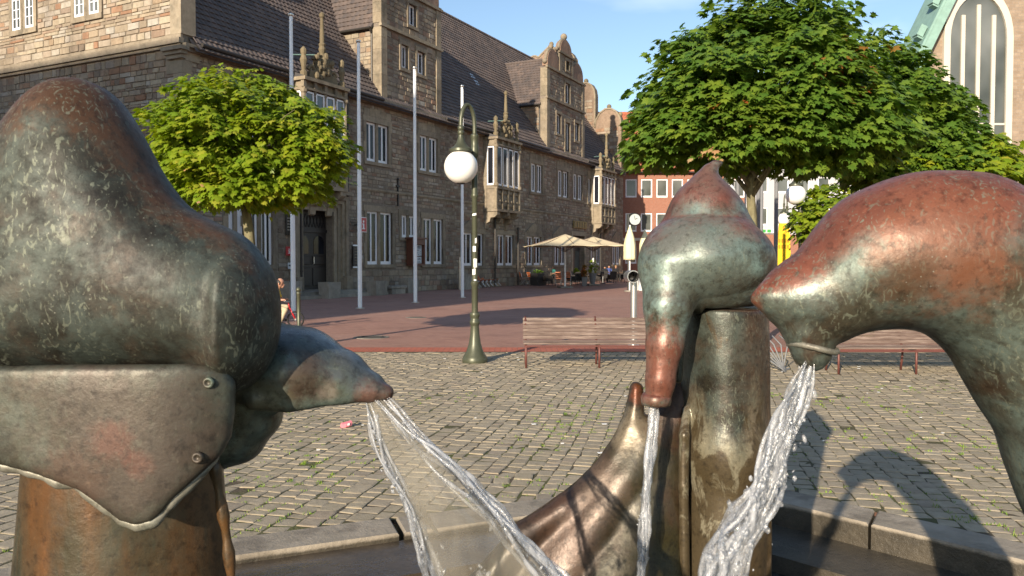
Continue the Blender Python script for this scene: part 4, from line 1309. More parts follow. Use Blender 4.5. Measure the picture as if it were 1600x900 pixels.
s = SDF((-1.42, 1.46, .98), (-.42, 2.05, 2.10), .0085)
hood = smooth_poly([(-25, 590), (-35, 440), (-25, 320), (0, 235), (40, 172), (82, 134), (122, 125), (160, 138), (192, 168), (223, 220), (250, 272), (288, 322), (338, 347), (385, 368), (414, 412), (430, 462), (432, 515), (424, 556), (404, 590), (376, 612), (350, 600), (318, 576), (200, 574), (60, 576)], 2)
s.outline(wl(hood, 1.72), 1.72, .115, .105, .05, .2)
# the cheek swells out from the rest, a shallow crease between the two
lobe = smooth_poly([(312, 470), (335, 400), (385, 380), (425, 425), (433, 500), (420, 565), (376, 611), (345, 594), (318, 560)], 2)
s.outline(wl(lobe, 1.70), 1.70, .12, .11, .03, .10, .022)
s.roughen(.0028, 7, 3)
s.build('hood', M['bronze_hood'], figL, OL)
# beak and jaw
YK = 1.9
s = SDF((-.80, 1.5, .98), (-.22, 2.3, 1.6), .0065)
s.chain(ch([(395, 570, 74, .02), (470, 577, 63, .0), (532, 590, 42, .0), (578, 604, 23, -.01), (601, 613, 8, -.02)], YK), .0, 1.55)
s.plane(W(500, 633, YK), (-.09, 0, -1), .012)
s.chain(ch([(395, 628, 13, -.13), (450, 630, 11, -.11), (520, 622, 8, -.075), (585, 615, 7, -.045), (604, 613, 7, -.03), (590, 615, 7, .02), (520, 621, 8, .06), (440, 629, 11, .1)], YK), .03)
s.roughen(.0014, 14, 5)
s.build('beak', M['bronze_beak'], figL, OL)
s = SDF((-.88, 1.5, .84), (-.44, 2.25, 1.42), .0065)
s.chain(ch([(340, 600, 62, .0), (392, 618, 46, .0), (398, 650, 38, .0), (372, 684, 38, .0), (320, 700, 44, .0)], YK), .02, 1.5)
s.chain(ch([(410, 628, 24, -.06), (428, 640, 8, -.06)], YK), .02, 1.2)
s.roughen(.003, 14, 8)
s.build('jaw', M['bronze_beak'], figL, OL)
# riveted plate with a ragged lower lip
YP = 1.56
outl = [(-110, 575), (60, 571), (200, 570), (290, 571), (322, 577), (342, 588), (351, 606), (350, 650), (346, 692), (333, 720), (300, 752), (272, 778), (254, 800), (240, 813), (215, 819), (190, 812), (160, 788), (128, 764), (60, 738), (0, 724), (-110, 720)]
def plate_pt(px, py, off):
    bend = .055 * max(0, (px - 215) / 135) ** 2
    v = at(px, py, YP + bend + off); return (v.x - OL.x, v.y - OL.y, v.z - OL.z)
s = SDF((-1.25, 1.46, .95), (-.50, 1.72, 1.46), .0065)
bx_ = at(215, 600, YP).x; bw_ = at(350, 600, YP).x - bx_
s.outline(wl(outl, YP), YP, .017, .012, .003, .05, curve=lambda X, Z: .055 * np.maximum(0, (X - bx_) / bw_) ** 2)
s.roughen(.0012, 10, 21)
s.build('plate', M['bronze_plate'], figL, OL)
# the cast lip along the lower edge
def bron_lip(m, c): return m.mix(m.ramp(m.noise(20, 5, .6), [(.35, .35), (.6, .9)]), c, (.36, .34, .28))
M['bronze_lip'] = bronze('lime_crusted_lip', 0, .9, .3, 1.1, .4, extra=bron_lip)
mb = MB()
lip = outl[8:21]; pts, rr = [], []
for a, b in zip(lip[:-1], lip[1:]):
    for t in range(6):
        px, py = a[0] + (b[0] - a[0]) * t / 6, a[1] + (b[1] - a[1]) * t / 6
        w = Vector(plate_pt(px, py, .006)); k = mnoise.noise(w * 30)
        pts.append(w + Vector((0, .004 * k, .006 * k))); rr.append(.0115 + .007 * mnoise.noise(w * 22 + Vector((5, 0, 0))))
rr = [r * min(1, .35 + i / 14) for i, r in enumerate(rr)]
mb.tube(pts, rr, 10); mb.build('plate_lip', M['bronze_lip'], figL, smooth=True)
for (px, py) in ((326, 598), (309, 715)):
    mb = MB(); c = Vector(plate_pt(px, py, -.0225)) + OL
    prof = [(.012, .004), (.012, -.003), (.0095, -.006), (.006, -.006), (.0045, -.002), (0, -.002)]
    vs = MB().lathe(prof, (0, 0, 0), 14)
    mb.add([(v[0], v[2], v[1]) for v in vs.v], vs.f)
    o = mb.build('rivet', M['bronze_plate'], figL, loc=tuple(c - OL), smooth=True)
# the pillar it stands on: a tapering shell with a folded right edge
mb = MB(); nr = 40; nv = 30; vs = []
for j in range(nv + 1):
    t = j / nv
    z = 1.30 - t * 1.63
    hw = .205 + .10 * t + .12 * t * t
    cx = at(170, 760, YL).x - .03 * t
    for i in range(nr):
        a = 2 * math.pi * i / nr
        r = 1 + .04 * math.sin(3 * a + 2 * t)
        vs.append((cx + hw * r * math.cos(a) - OL.x, YL + .06 + .75 * hw * r * math.sin(a) - OL.y, z - OL.z))
fs_ = [(j * nr + i, j * nr + (i + 1) % nr, (j + 1) * nr + (i + 1) % nr, (j + 1) * nr + i) for j in range(nv) for i in range(nr)]
mb.add(vs, fs_ + [tuple(range(nr))])
mb.build('pillar', M['bronze_pillar'], figL, smooth=True)
mb = MB(); pts = [W(332 + 34 * t + 6 * math.sin(3 * t), 715 + 260 * t, YL - .06) for t in [i / 14 for i in range(15)]]
mb.tube([(p[0] - OL.x, p[1] - OL.y, p[2] - OL.z) for p in pts], [.011 + .003 * math.sin(i * 1.7) for i in range(15)], 10); mb.build('pillar_edge', M['bronze_pillar'], figL, smooth=True)

# ---- middle figure: pointed hood, long trunk-like spout, column and sweeping skirt
YC = 3.0
M['bronze_head'] = bronze('trunked_head_bronze', .8, .46, .9, .75, .5, rough=(.32, .5),
    zred=[wp(1105, 300, 60, YC, (.2, .115, .09), .75), wp(1030, 575, 85, YC - .2, (.26, .09, .058), .85), wp(1100, 445, 75, YC - .18, (.085, .055, .028), .75), wp(1180, 420, 50, YC - .1, (.13, .06, .045), .6), wp(1085, 395, 95, YC - .2, (.17, .225, .2), .7)], redcol=(.25, .08, .055))
def col_x(m, c):
    x, y, z = m.xyz(m.pos)
    nn = m.noise(6, 6, .65, m.map(m.pos, (1.6, 1.6, .35)))
    q = m.math('ADD', z, m.math('MULTIPLY', m.math('SUBTRACT', nn, .5), .8))
    cr = m.n('ShaderNodeMapRange', **{'Value': q, 'From Min': 1.12, 'From Max': .88}).outputs[0]
    c = m.mix(m.math('MULTIPLY', cr, .85), c, m.ramp(m.noise(7, 6, .6), [(.3, (.26, .225, .14)), (.7, (.38, .34, .24))]))
    # rust towards the right flank
    xr = m.n('ShaderNodeMapRange', **{'Value': m.math('ADD', x, m.math('MULTIPLY', m.math('SUBTRACT', m.noise(5, 6, .65, m.map(m.pos, (1, 1, .4), (3, 3, 3))), .5), .35)), 'From Min': .80, 'From Max': .93}).outputs[0]
    c = m.mix(m.math('MULTIPLY', xr, .6), c, (.14, .065, .035))
    # dark wet splashes
    sp = m.noise(9, 7, .7, m.map(m.pos, (1, 1, .55), (1, 2, 5)), .8)
    low = m.n('ShaderNodeMapRange', **{'Value': z, 'From Min': 1.2, 'From Max': .55}).outputs[0]
    w = m.ramp(m.math('ADD', sp, m.math('MULTIPLY', low, .28)), [(.6, 0.0), (.66, 1.0)])
    return m.mix(m.math('MULTIPLY', w, .85), c, (.075, .05, .022))
M['bronze_column'] = bronze('column_bronze', .2, .6, .16, .36, .5, extra=col_x, rough=(.26, .48))
def skirt_x(m, c):
    x, y, z = m.xyz(m.pos)
    k = m.ramp(m.noise(5, 6, .65, m.map(m.pos, (1, 1, .5))), [(.28, (.02, .018, .009)), (.45, (.06, .048, .02)), (.6, (.10, .058, .032)), (.75, (.15, .12, .075))])
    hi = m.n('ShaderNodeMapRange', **{'Value': m.math('ADD', z, m.math('MULTIPLY', m.math('SUBTRACT', m.noise(6, 6), .5), .3)), 'From Min': .98, 'From Max': 1.14}).outputs[0]
    c = m.mix(.72, c, k)
    return m.mix(m.math('MULTIPLY', hi, .25), c, (.2, .09, .05))
def skirt_x2(m, c):
    c = skirt_x(m, c)
    for (x, y, z, rad, col, amt) in (wp(995, 612, 30, YC, (.34, .095, .035), .95), wp(985, 672, 44, YC, (.34, .29, .21), .8), wp(930, 770, 62, YC - .05, (.25, .18, .145), .55), wp(870, 830, 95, YC - .05, (.12, .068, .05), .8), wp(820, 850, 50, YC - .1, (.05, .04, .035), .7), wp(1000, 860, 110, YC + .05, (.055, .05, .014), .7), wp(1050, 660, 70, YC + .1, (.12, .055, .035), .7)):
        dv = m.n('ShaderNodeVectorMath', operation='DISTANCE'); m.put(dv.inputs[0], m.pos); dv.inputs[1].default_value = (x, y, z)
        q = m.math('ADD', m.math('DIVIDE', dv.outputs['Value'], rad), m.math('ADD', m.math('MULTIPLY', m.math('SUBTRACT', m.noise(11, 6, .7), .5), 1.0), m.math('MULTIPLY', m.math('SUBTRACT', m.noise(34, 6, .7), .5), .9)))
        c = m.mix(m.math('MULTIPLY', m.ramp(q, [(.5, 1.0), (1.0, 0.0)]), amt), c, col)
    return m.mix(1.0, c, (.72, .68, .62), 'MULTIPLY')
M['bronze_skirt'] = bronze('wet_skirt_bronze', .1, .7, .1, .6, .4, extra=skirt_x2, rough=(.28, .5))
figC = empty('trunked_fountain_figure', (at(1130, 480, YC).x, YC + .05, -.3), label='bronze fountain figure with pointed hood and long trunk spouting straight down', cat='fountain figure')
OC = figC.location
s = SDF((.40, 2.5, 1.02), (1.02, 3.32, 2.02), .0062)
s.chain(ch([(1124, 255, 4), (1117, 258, 6.5), (1109, 268, 11.5), (1103, 283, 18), (1102, 303, 28), (1103, 325, 42), (1104, 352, 64), (1103, 372, 78)], YC), .0, 1.0)
s.ell(W(1103, 412, YC), (.252, .235, .19), .035)
hood = s.D.copy()
s.ell(W(1103, 404, YC - .05), (.245, .22, .172), .0)
s.chain(ch([(1046, 425, 46, -.13), (1043, 480, 35.5, -.17), (1038, 540, 27.5, -.19), (1031, 595, 22.5, -.2), (1025, 640, 20, -.2)], YC), .055)
s.chain(ch([(1150, 440, 40, -.05), (1168, 452, 26, -.03)], YC), .05)
s.plane(W(1025, 632, YC - .2), (-.05, 0, -1), .004)
s.smax((at(1140, 480, YC - .1).z - s.Z - np.where(s.X < at(1090, 480, YC).x, 10, 0) * 1.0).astype(np.float32), .018)
s.roughen(.0022, 13, 4)
s.build('head', M['bronze_head'], figC, OC)
mb = MB(); c0 = W(1025, 631, YC - .2)
prof = [(.049, 0), (.053, .012), (.053, .03), (.046, .04)]
mb.lathe(prof, (c0[0] - OC.x, c0[1] - OC.y, c0[2] - OC.z - .004), 24); mb.build('spout_ring', M['bronze_head'], figC, smooth=True)
# column
s = SDF((.50, 2.55, -.32), (1.12, 3.5, 1.55), .009)
s.chain(ch([(1131, 452, 67, .06), (1131, 700, 68, .06)], YC) + [(at(1131, 700, YC).x, YC + .06, -.5, .19)], .0, 1.15)
s.smax(s.Z - at(1140, 481, YC).z + 0 * s.X, .012)
s.chain(ch([(1072, 640, 5, -.02), (1069, 680, 8, -.07), (1068, 760, 9, -.08), (1070, 1000, 12, -.08)], YC), .012)
s.chain(ch([(1194, 520, 6, -.04), (1197, 700, 7, -.04), (1199, 1000, 9, -.04)], YC), .012)
s.roughen(.0025, 8, 6)
s.build('column', M['bronze_column'], figC, OC)
s = SDF((.56, 2.75, 1.0), (.72, 3.05, 1.52), .006)
s.chain(ch([(1062, 480, 10, -.06), (1060, 540, 9, -.09), (1059, 592, 7, -.1)], YC), .0, 1.6)
s.build('side_strap', M['bronze_column'], figC, OC)
# skirt: a cloak-like sheet that sweeps from a small horn down to the lower left, with a wet fold before the column
s = SDF((-.42, 2.2, -.34), (.86, 3.4, 1.26), .0095)
cloak = [(992, 603), (999, 604), (1003, 622), (1006, 652), (1022, 652), (1044, 612), (1064, 594), (1100, 590), (1110, 800), (1110, 1240), (560, 1240), (660, 1040), (745, 905), (800, 828), (850, 797), (895, 768), (932, 735), (962, 690), (981, 648), (988, 618)]
zt_ = at(1000, 600, YC).z
def cl_curve(X, Z):
    d = np.clip(zt_ - Z, 0, 2)
    u = X - (at(1000, 600, YC).x - .62 * d)          # distance from the outer edge
    return .08 - .15 * d - .05 * np.sin(np.clip(u / .34, -.5, 1.5) * math.pi) * np.minimum(1, d * 3)
s.outline(wl(smooth_poly(cloak, 2), YC), YC, .026, .024, .02, .12, curve=cl_curve)
edge = [(995, 606, 7), (992, 632, 10), (982, 668, 14), (961, 710, 17), (925, 757, 19), (880, 795, 20), (818, 836, 22), (745, 925, 26), (650, 1080, 30)]
pts = []
for (px, py, r) in edge:
    v = at(px, py, YC); d = max(0, zt_ - v.z); y = YC + .07 - .15 * d
    w = at(px, py, y); pts.append((w.x + .006, y, w.z, r / F * y))
s.chain(pts, .03)
fold = []
for (px, py, r, dy) in ((1075, 600, 12, .07), (1054, 660, 30, .05), (1032, 735, 50, .03), (1006, 820, 72, .01), (976, 930, 98, -.02), (940, 1150, 130, -.06)):
    w = at(px, py, YC + dy); fold.append((w.x, YC + dy, w.z, r / F * YC))
s.chain(fold, .010, .62)
s.roughen(.003, 6, 9)
s.build('skirt', M['bronze_skirt'], figC, OC)

# ---- right figure: an arched neck with a pointed snout
YR = 1.66
M['bronze_neck'] = bronze('arched_neck_bronze', .95, .3, .5, .75, .8, rough=(.33, .52),
    zred=[wp(1178, 470, 34, YR, (.24, .07, .03), .9), wp(1205, 520, 40, YR - .1, (.13, .055, .03), .7), wp(1265, 560, 45, YR - .1, (.13, .06, .035), .7), wp(1480, 380, 130, YR - .15, (.27, .1, .052), .75), wp(1420, 440, 60, YR - .15, (.08, .052, .028), .6)], redcol=(.29, .095, .055))
figR = empty('snouted_fountain_figure', (at(1740, 700, YR).x, YR, -.3), label='bronze fountain figure with arched red-brown neck and pointed snout pouring water', cat='fountain figure')
OR = figR.location
s = SDF((.43, 1.30, .62), (1.62, 2.05, 1.86), .0085)
s.chain(ch([(1183, 467, 8.5, -.02), (1200, 466, 20, -.02), (1238, 466, 46, -.01), (1285, 462, 70, .0), (1378, 404, 101, .0), (1440, 390, 110, .0), (1505, 398, 119, .0), (1586, 462, 117, .0), (1648, 560, 120, .0), (1725, 720, 126, .0), (1800, 980, 140, .0)], YR), .0, 1.0)
s.chain(ch([(1262, 520, 36, -.02), (1268, 548, 30, -.02)], YR), .02)
s.roughen(.003, 10, 12)
s.build('neck', M['bronze_neck'], figR, OR)
s = SDF((.52, 1.45, 1.30), (.75, 1.85, 1.52), .004)
s.chain(ch([(1272, 545, 33, -.02), (1271, 558, 22, -.02)], YR), .0, 1.1)
s.smax((at(1270, 543, YR).z - s.Z) * -1.0 + 0 * s.X + 0 * s.Y, .004)
s.build('chin', M['bronze_neck'], figR, OR)
mb = MB(); c0 = at(1270, 542, YR - .02); k = []
for i in range(25):
    a = math.pi * 2 * i / 24
    k.append((c0.x - OR.x + .046 * math.cos(a), c0.y - OR.y + .049 * math.sin(a), c0.z - OR.z + .003 * math.sin(2 * a) - .006 * math.cos(a)))
mb.tube(k, .0062, 8, cap=False); mb.build('lip', M['bronze_lip'], figR, smooth=True)
s = SDF((.95, 1.15, -.34), (1.85, 2.2, 1.0), .02)
v = at(1800, 980, YR)
s.chain([(v.x, YR, .86, .175), (v.x + .02, YR, .4, .2), (v.x + .02, YR, -.4, .26)], 0)
s.build('base', M['bronze_pillar'], figR, OR)

# ------------------------------------------------------------------ water
m = NT('falling_water')
tr = m.n('ShaderNodeBsdfTransparent'); tr.inputs['Color'].default_value = (.96, .97, .98, 1)
gl = m.n('ShaderNodeBsdfGlass', IOR=1.33, Roughness=.0); gl.inputs['Color'].default_value = (.98, .98, 1, 1)
gs = m.n('ShaderNodeBsdfGlossy', Roughness=.2); gs.inputs['Color'].default_value = (1, 1, 1, 1)
df = m.n('ShaderNodeBsdfTranslucent'); df.inputs['Color'].default_value = (.86, .88, .92, 1)
d2 = m.n('ShaderNodeBsdfDiffuse'); d2.inputs['Color'].default_value = (.86, .88, .92, 1)
def mixs(f, a, b):
    q = m.n('ShaderNodeMixShader'); m.put(q.inputs[0], f); m.t.links.new(a.outputs[0], q.inputs[1]); m.t.links.new(b.outputs[0], q.inputs[2]); return q
foam = m.ramp(m.noise(34, 5, .7, m.map(m.pos, (1, 1, .2)), .5), [(.42, .05), (.66, .48)])
fr = m.n('ShaderNodeFresnel', IOR=1.33)
bp = m.n('ShaderNodeBump', Height=m.noise(70, 4, .65, m.map(m.pos, (1, 1, .5))), Strength=.6, Distance=.008)
for q in (gs, fr): m.t.links.new(bp.outputs[0], q.inputs['Normal'])
body = mixs(.22, tr, gl)
body = mixs(m.math('ADD', fr.outputs[0], .03), body, gs)
body = mixs(foam, body, mixs(.55, df, d2))
m.t.links.new(body.outputs[0], m.out.inputs['Surface'])
lw = m.n('ShaderNodeLayerWeight', Blend=.5)
soft = m.ramp(lw.outputs['Facing'], [(.2, 0.0), (.8, .97)])
body = mixs(soft, body, tr)
m.t.links.new(body.outputs[0], m.out.inputs['Surface'])
M['stream'] = m.mat
m = NT('water_film')
gl = m.n('ShaderNodeBsdfGlossy', Roughness=.05); tr = m.n('ShaderNodeBsdfTransparent')
tr.inputs['Color'].default_value = (.93, .93, .92, 1)
fr = m.n('ShaderNodeFresnel', IOR=1.33)
bp = m.n('ShaderNodeBump', Height=m.noise(14, 4, .6, m.map(m.pos, (1, 1, .4))), Strength=.3, Distance=.02)
m.t.links.new(bp.outputs[0], gl.inputs['Normal']); m.t.links.new(bp.outputs[0], fr.inputs['Normal'])
a = m.n('ShaderNodeMixShader'); m.t.links.new(fr.outputs[0], a.inputs[0]); m.t.links.new(tr.outputs[0], a.inputs[1]); m.t.links.new(gl.outputs[0], a.inputs[2])
df = m.n('ShaderNodeBsdfTranslucent'); df.inputs['Color'].default_value = (.6, .56, .48, 1)
d2 = m.n('ShaderNodeBsdfDiffuse'); d2.inputs['Color'].default_value = (.6, .56, .48, 1)
b = m.n('ShaderNodeMixShader'); b.inputs[0].default_value = .5; m.t.links.new(df.outputs[0], b.inputs[1]); m.t.links.new(d2.outputs[0], b.inputs[2])
c = m.n('ShaderNodeMixShader'); m.put(c.inputs[0], m.ramp(m.noise(7, 4, .6, m.map(m.pos, (1, 1, .3))), [(.35, .08), (.7, .27)])); m.t.links.new(a.outputs[0], c.inputs[1]); m.t.links.new(b.outputs[0], c.inputs[2])
m.t.links.new(c.outputs[0], m.out.inputs['Surface'])
M['film'] = m.mat

def resample(pts, n):
    """smooth path through 4-vectors (x, y, z, r)"""
    P = np.array(pts, float)
    d = np.concatenate([[0], np.cumsum(np.linalg.norm(np.diff(P[:, :3], axis=0), axis=1))])
    u = np.linspace(0, d[-1], n)
    Q = np.stack([np.interp(u, d, P[:, k]) for k in range(4)], 1)
    for _ in range(int(n / 8)):
        Q[1:-1] = .25 * Q[:-2] + .5 * Q[1:-1] + .25 * Q[2:]
    return Q

def rope(name, pts, parent, O, amp=.45, n=170, seg=22, seed=0, grow=1.0):
    Q = resample(pts, n); vs, fcs = [], []
    sd = Vector((seed * 3.1, seed * 1.7, 0))
    for i in range(n):
        t = Vector(Q[min(i + 1, n - 1), :3] - Q[max(i - 1, 0), :3]).normalized()
        u = (Vector((0, 1, 0)) - t * t.y).normalized(); w = t.cross(u)
        c = Vector(Q[i, :3]); r = Q[i, 3]
        c = c + u * r * .35 * mnoise.noise(c * 16 + sd) + w * r * .35 * mnoise.noise(c * 16 - sd)
        g = min(1, .25 + grow * i / n * 1.5)
        for k in range(seg):
            a = 2 * math.pi * k / seg
            d = u * math.cos(a) + w * math.sin(a)
            q = Vector((d.x * 2.2, d.y * 2.2, i / n * 26 * np.linalg.norm(Q[-1, :3] - Q[0, :3])))
            nz = mnoise.noise(q + sd) + .6 * mnoise.noise(q * 2.3 + sd) + .4 * mnoise.noise(q * 4.7 + sd)
            vs.append(c + d * r * max(.25, 1 + amp * g * nz) - O)
    for i in range(n - 1):
        for k in range(seg):
            a, b = i * seg + k, i * seg + (k + 1) % seg
            fcs.append((a, b, b + seg, a + seg))
    fcs += [tuple(range(seg - 1, -1, -1)), tuple((n - 1) * seg + k for k in range(seg))]
    return link(name, mesh_from(name, vs, fcs, M['stream'], True), parent)

def strands(parent, pts, O, n, seed, thin=.3, wander=.75, name='strand'):
    """a bundle of fine twisting strands that wander about the path and thin out"""
    g = np.random.default_rng(seed); Q = resample(pts, 120)
    T = np.gradient(Q[:, :3], axis=0); T /= np.linalg.norm(T, axis=1)[:, None]
    Un = np.cross(T, [0, 1.0, 0]); Un /= np.linalg.norm(Un, axis=1)[:, None]; Wn = np.cross(T, Un)
    Lt = np.linalg.norm(np.diff(Q[:, :3], axis=0), axis=1).sum()
    for k in range(n):
        a0, tw = g.uniform(0, 6.28), g.uniform(-7, 7); rr = math.sqrt(g.uniform(.02, 1)) * wander
        i0 = 0 if k < n * .6 else int(g.uniform(0, 55)); i1 = 120 if k < n * .5 else int(g.uniform(75, 120))
        ph = g.uniform(0, 6.28, 3); w = g.uniform(.7, 1.3)
        P = []
        for i in range(i0, i1, 1):
            f = i / 119; a = a0 + tw * f * Lt + .6 * math.sin(f * 17 * Lt + ph[0])
            R_ = Q[i, 3] * rr * (1 + .35 * math.sin(f * 23 * Lt + ph[1]))
            c = Q[i, :3] + Un[i] * R_ * math.cos(a) + Wn[i] * R_ * math.sin(a)
            e = min(1, (i - i0 + 2) / 9, (i1 - i + 1) / 9)
            P.append((c[0], c[1], c[2], Q[i, 3] * thin * w * e * (1 + .35 * math.sin(f * 60 * Lt + ph[2]))))
        rope(name, P, parent, O, .55, n=110, seg=9, seed=seed * 10 + k)

def droplets(name, pts, parent, O, n, spread, seed, rmax=.007):
    g = np.random.default_rng(seed); Q = resample(pts, 60); mb = MB()
    ico = bmesh.new(); bmesh.ops.create_icosphere(ico, subdivisions=1, radius=1)
    iv = [v.co.copy() for v in ico.verts]; ifc = [[v.index for v in f.verts] for f in ico.faces]
    for _ in range(n):
        i = int(60 * g.random() ** .7); q = Q[min(i, 59)]
        o = g.normal(size=3) * spread * (.3 + i / 60)
        r = rmax * g.uniform(.25, 1) ** 1.6; st = g.uniform(1, 2.2)
        tilt = g.normal(0, .3)
        mb.add([(q[0] + o[0] + v.x * r + v.z * r * st * tilt - O.x, q[1] + o[1] + v.y * r - O.y, q[2] + o[2] + v.z * r * st - O.z) for v in iv], ifc)
    return tag(mb.build(name, M['stream'], parent, smooth=True), kind='stuff')

def stream(name, loc, label, group=None):
    return empty(name, loc, label=label, cat='water jet')
# sheet from the left beak
YA = 1.86
lpts = ch([(573, 620, 6), (577, 640, 9), (594, 690, 9), (616, 740, 9), (638, 785, 9), (656, 830, 10), (672, 875, 11), (690, 930, 13), (712, 1010, 15), (742, 1140, 18)], YA)
rpts = ch([(590, 618, 7), (610, 640, 9, -.01), (650, 682, 11, -.015), (702, 735, 13, -.02), (752, 786, 13, -.02), (800, 835, 13, -.02), (846, 885, 15, -.02), (886, 940, 18, -.02), (930, 1020, 24, -.02), (985, 1140, 26, -.02)], YA)
zb = -.27
ja = stream('water_jet', (at(600, 622, YA).x, YA, at(600, 622, YA).z), 'wide fan of water falling from the flat beak of the left figure')
OA = ja.location
strands(ja, lpts, OA, 8, 1, .28, 1.2); strands(ja, rpts, OA, 13, 2, .26, 1.35)
A, B = resample(lpts, 60), resample(rpts, 60)
vs, fcs = [], []
nu = 22
for i in range(60):
    for j in range(nu + 1):
        t = j / nu
        p = Vector(A[i, :3] * (1 - t) + B[i, :3] * t)
        belly = -.025 * math.sin(math.pi * t) * min(1, i / 20)
        p.y += belly + .010 * mnoise.noise(Vector((t * 5, i * .12, 1))) + .004 * mnoise.noise(Vector((t * 14, i * .3, 4)))
        vs.append(p - OA)
fcs = [(i * (nu + 1) + j, i * (nu + 1) + j + 1, (i + 1) * (nu + 1) + j + 1, (i + 1) * (nu + 1) + j) for i in range(59) for j in range(nu)]
fo = link('sheet', mesh_from('sheet', vs, fcs, M['film'], True), ja)
md = fo.modifiers.new('thick', 'SOLIDIFY'); md.thickness = .003
mid = [(*(A[i, :3] * .55 + B[i, :3] * .45), .01) for i in range(0, 60, 6)]
droplets('droplets', lpts, ja, OA, 260, .02, 1, .006); droplets('droplets', mid[5:], ja, OA, 130, .035, 2, .009); droplets('droplets', rpts, ja, OA, 110, .014, 3)
for k in range(4):                       # rings and threads where the sheet breaks up
    mb = MB(); g = random.Random(k)
    i0 = g.randint(34, 46); t0 = .2 + .18 * k
    pts = []
    for q in range(14):
        i = min(59, i0 + q); t = t0 + .1 * math.sin(q * .55 + k)
        p = Vector(A[i, :3] * (1 - t) + B[i, :3] * t) - OA; p.y -= .02
        pts.append(p)
    mb.tube(pts, [.004 + .003 * abs(math.sin(q * 1.3 + k)) for q in range(14)], 8); mb.build('thread', M['stream'], ja, smooth=True)
# straight jet from the trunk
YB = YC - .2
bp_ = ch([(1019, 628, 9), (1019, 645, 10.5), (1016, 690, 11, -.02), (1012, 740, 11, -.04), (1007, 800, 10, -.06), (1003, 860, 9.5, -.08), (999, 930, 10, -.1), (994, 1040, 11, -.12)], YB)
jb = stream('water_jet', (at(1019, 630, YB).x, YB, at(1019, 630, YB).z), 'narrow straight jet of water falling from the trunk of the middle figure')
OB = jb.location
rope('core', [(x, y, z, r * .62) for x, y, z, r in bp_], jb, OB, .38, seed=4, n=140); strands(jb, bp_, OB, 6, 4, .34, .7); droplets('droplets', bp_[2:], jb, OB, 60, .02, 5, .006)
# splashing jet from the right snout
YD = YR - .04
dp = ch([(1268, 562, 10), (1262, 585, 18), (1252, 620, 21), (1236, 665, 22), (1217, 715, 24), (1198, 765, 25), (1175, 815, 27), (1150, 865, 30), (1120, 925, 32), (1080, 1010, 34), (1020, 1140, 36)], YD)
jd = stream('water_jet', (at(1262, 575, YD).x, YD, at(1262, 575, YD).z), 'splashing twisted jet of water falling from the snout of the right figure')
OD = jd.location
rope('core', [(x, y, z, r * .34) for x, y, z, r in dp], jd, OD, .8, n=200, seg=16, seed=7); strands(jd, dp, OD, 20, 7, .2, 1.05); droplets('droplets', dp[1:], jd, OD, 620, .03, 8, .0075)
# ------------------------------------------------------------------ trees
LEAF = [(0, 0), (.16, -.10), (.36, -.12), (.30, .06), (.58, .22), (.36, .34), (.42, .58), (.17, .54), (.0, .95), (-.17, .54), (-.42, .58), (-.36, .34), (-.58, .22), (-.30, .06), (-.36, -.12), (-.16, -.10)]
LV = np.array([(0, .28, .06)] + [(x, y, -.22 * (x * x + (y - .3) ** 2)) for x, y in LEAF])
LF = np.array([(0, i, i % len(LEAF) + 1) for i in range(1, len(LEAF) + 1)])
SIMPLE = [(0, 0), (.3, .05), (.5, .3), (.25, .6), (0, .95), (-.25, .6), (-.5, .3), (-.3, .05)]
SV = np.array([(0, .3, .06)] + [(x, y, -.2 * (x * x + (y - .3) ** 2)) for x, y in SIMPLE])
SF = np.array([(0, i, i % len(SIMPLE) + 1) for i in range(1, len(SIMPLE) + 1)])

def leaves_mesh(name, pos, out, size, mat, g, simple_=False):
    """pos: leaf stems; out: the way each leaf tip points (n, 3)"""
    V, Fc = (SV, SF) if simple_ else (LV, LF)
    n = len(pos)
    t = out / np.linalg.norm(out, axis=1)[:, None]
    hz = np.stack([out[:, 0], out[:, 1], 0 * out[:, 2]], 1); hz /= np.linalg.norm(hz, axis=1)[:, None] + 1e-6
    up = np.tile([0, 0, .75], (n, 1)) + g.normal(0, .36, (n, 3)) + .85 * hz
    nn = up - t * (up * t).sum(1)[:, None]; nn /= np.linalg.norm(nn, axis=1)[:, None]
    bb = np.cross(t, nn)
    sc = size * g.uniform(.65, 1.2, n)
    P = pos[:, None, :] + sc[:, None, None] * (V[None, :, 0:1] * bb[:, None, :] + V[None, :, 1:2] * t[:, None, :] + V[None, :, 2:3] * nn[:, None, :])
    verts = P.reshape(-1, 3)
    faces = (Fc[None] + (np.arange(n) * len(V))[:, None, None]).reshape(-1, 3)
    me = bpy.data.meshes.new(name)
    me.vertices.add(len(verts)); me.vertices.foreach_set('co', verts.astype(np.float32).ravel())
    me.loops.add(faces.size); me.loops.foreach_set('vertex_index', faces.astype(np.int32).ravel())
    me.polygons.add(len(faces)); me.polygons.foreach_set('loop_start', np.arange(0, faces.size, 3, dtype=np.int32))
    me.materials.append(mat)
    me.update(calc_edges=True); me.validate()
    add_tint(me, np.repeat(g.random(n), len(V)))
    return me

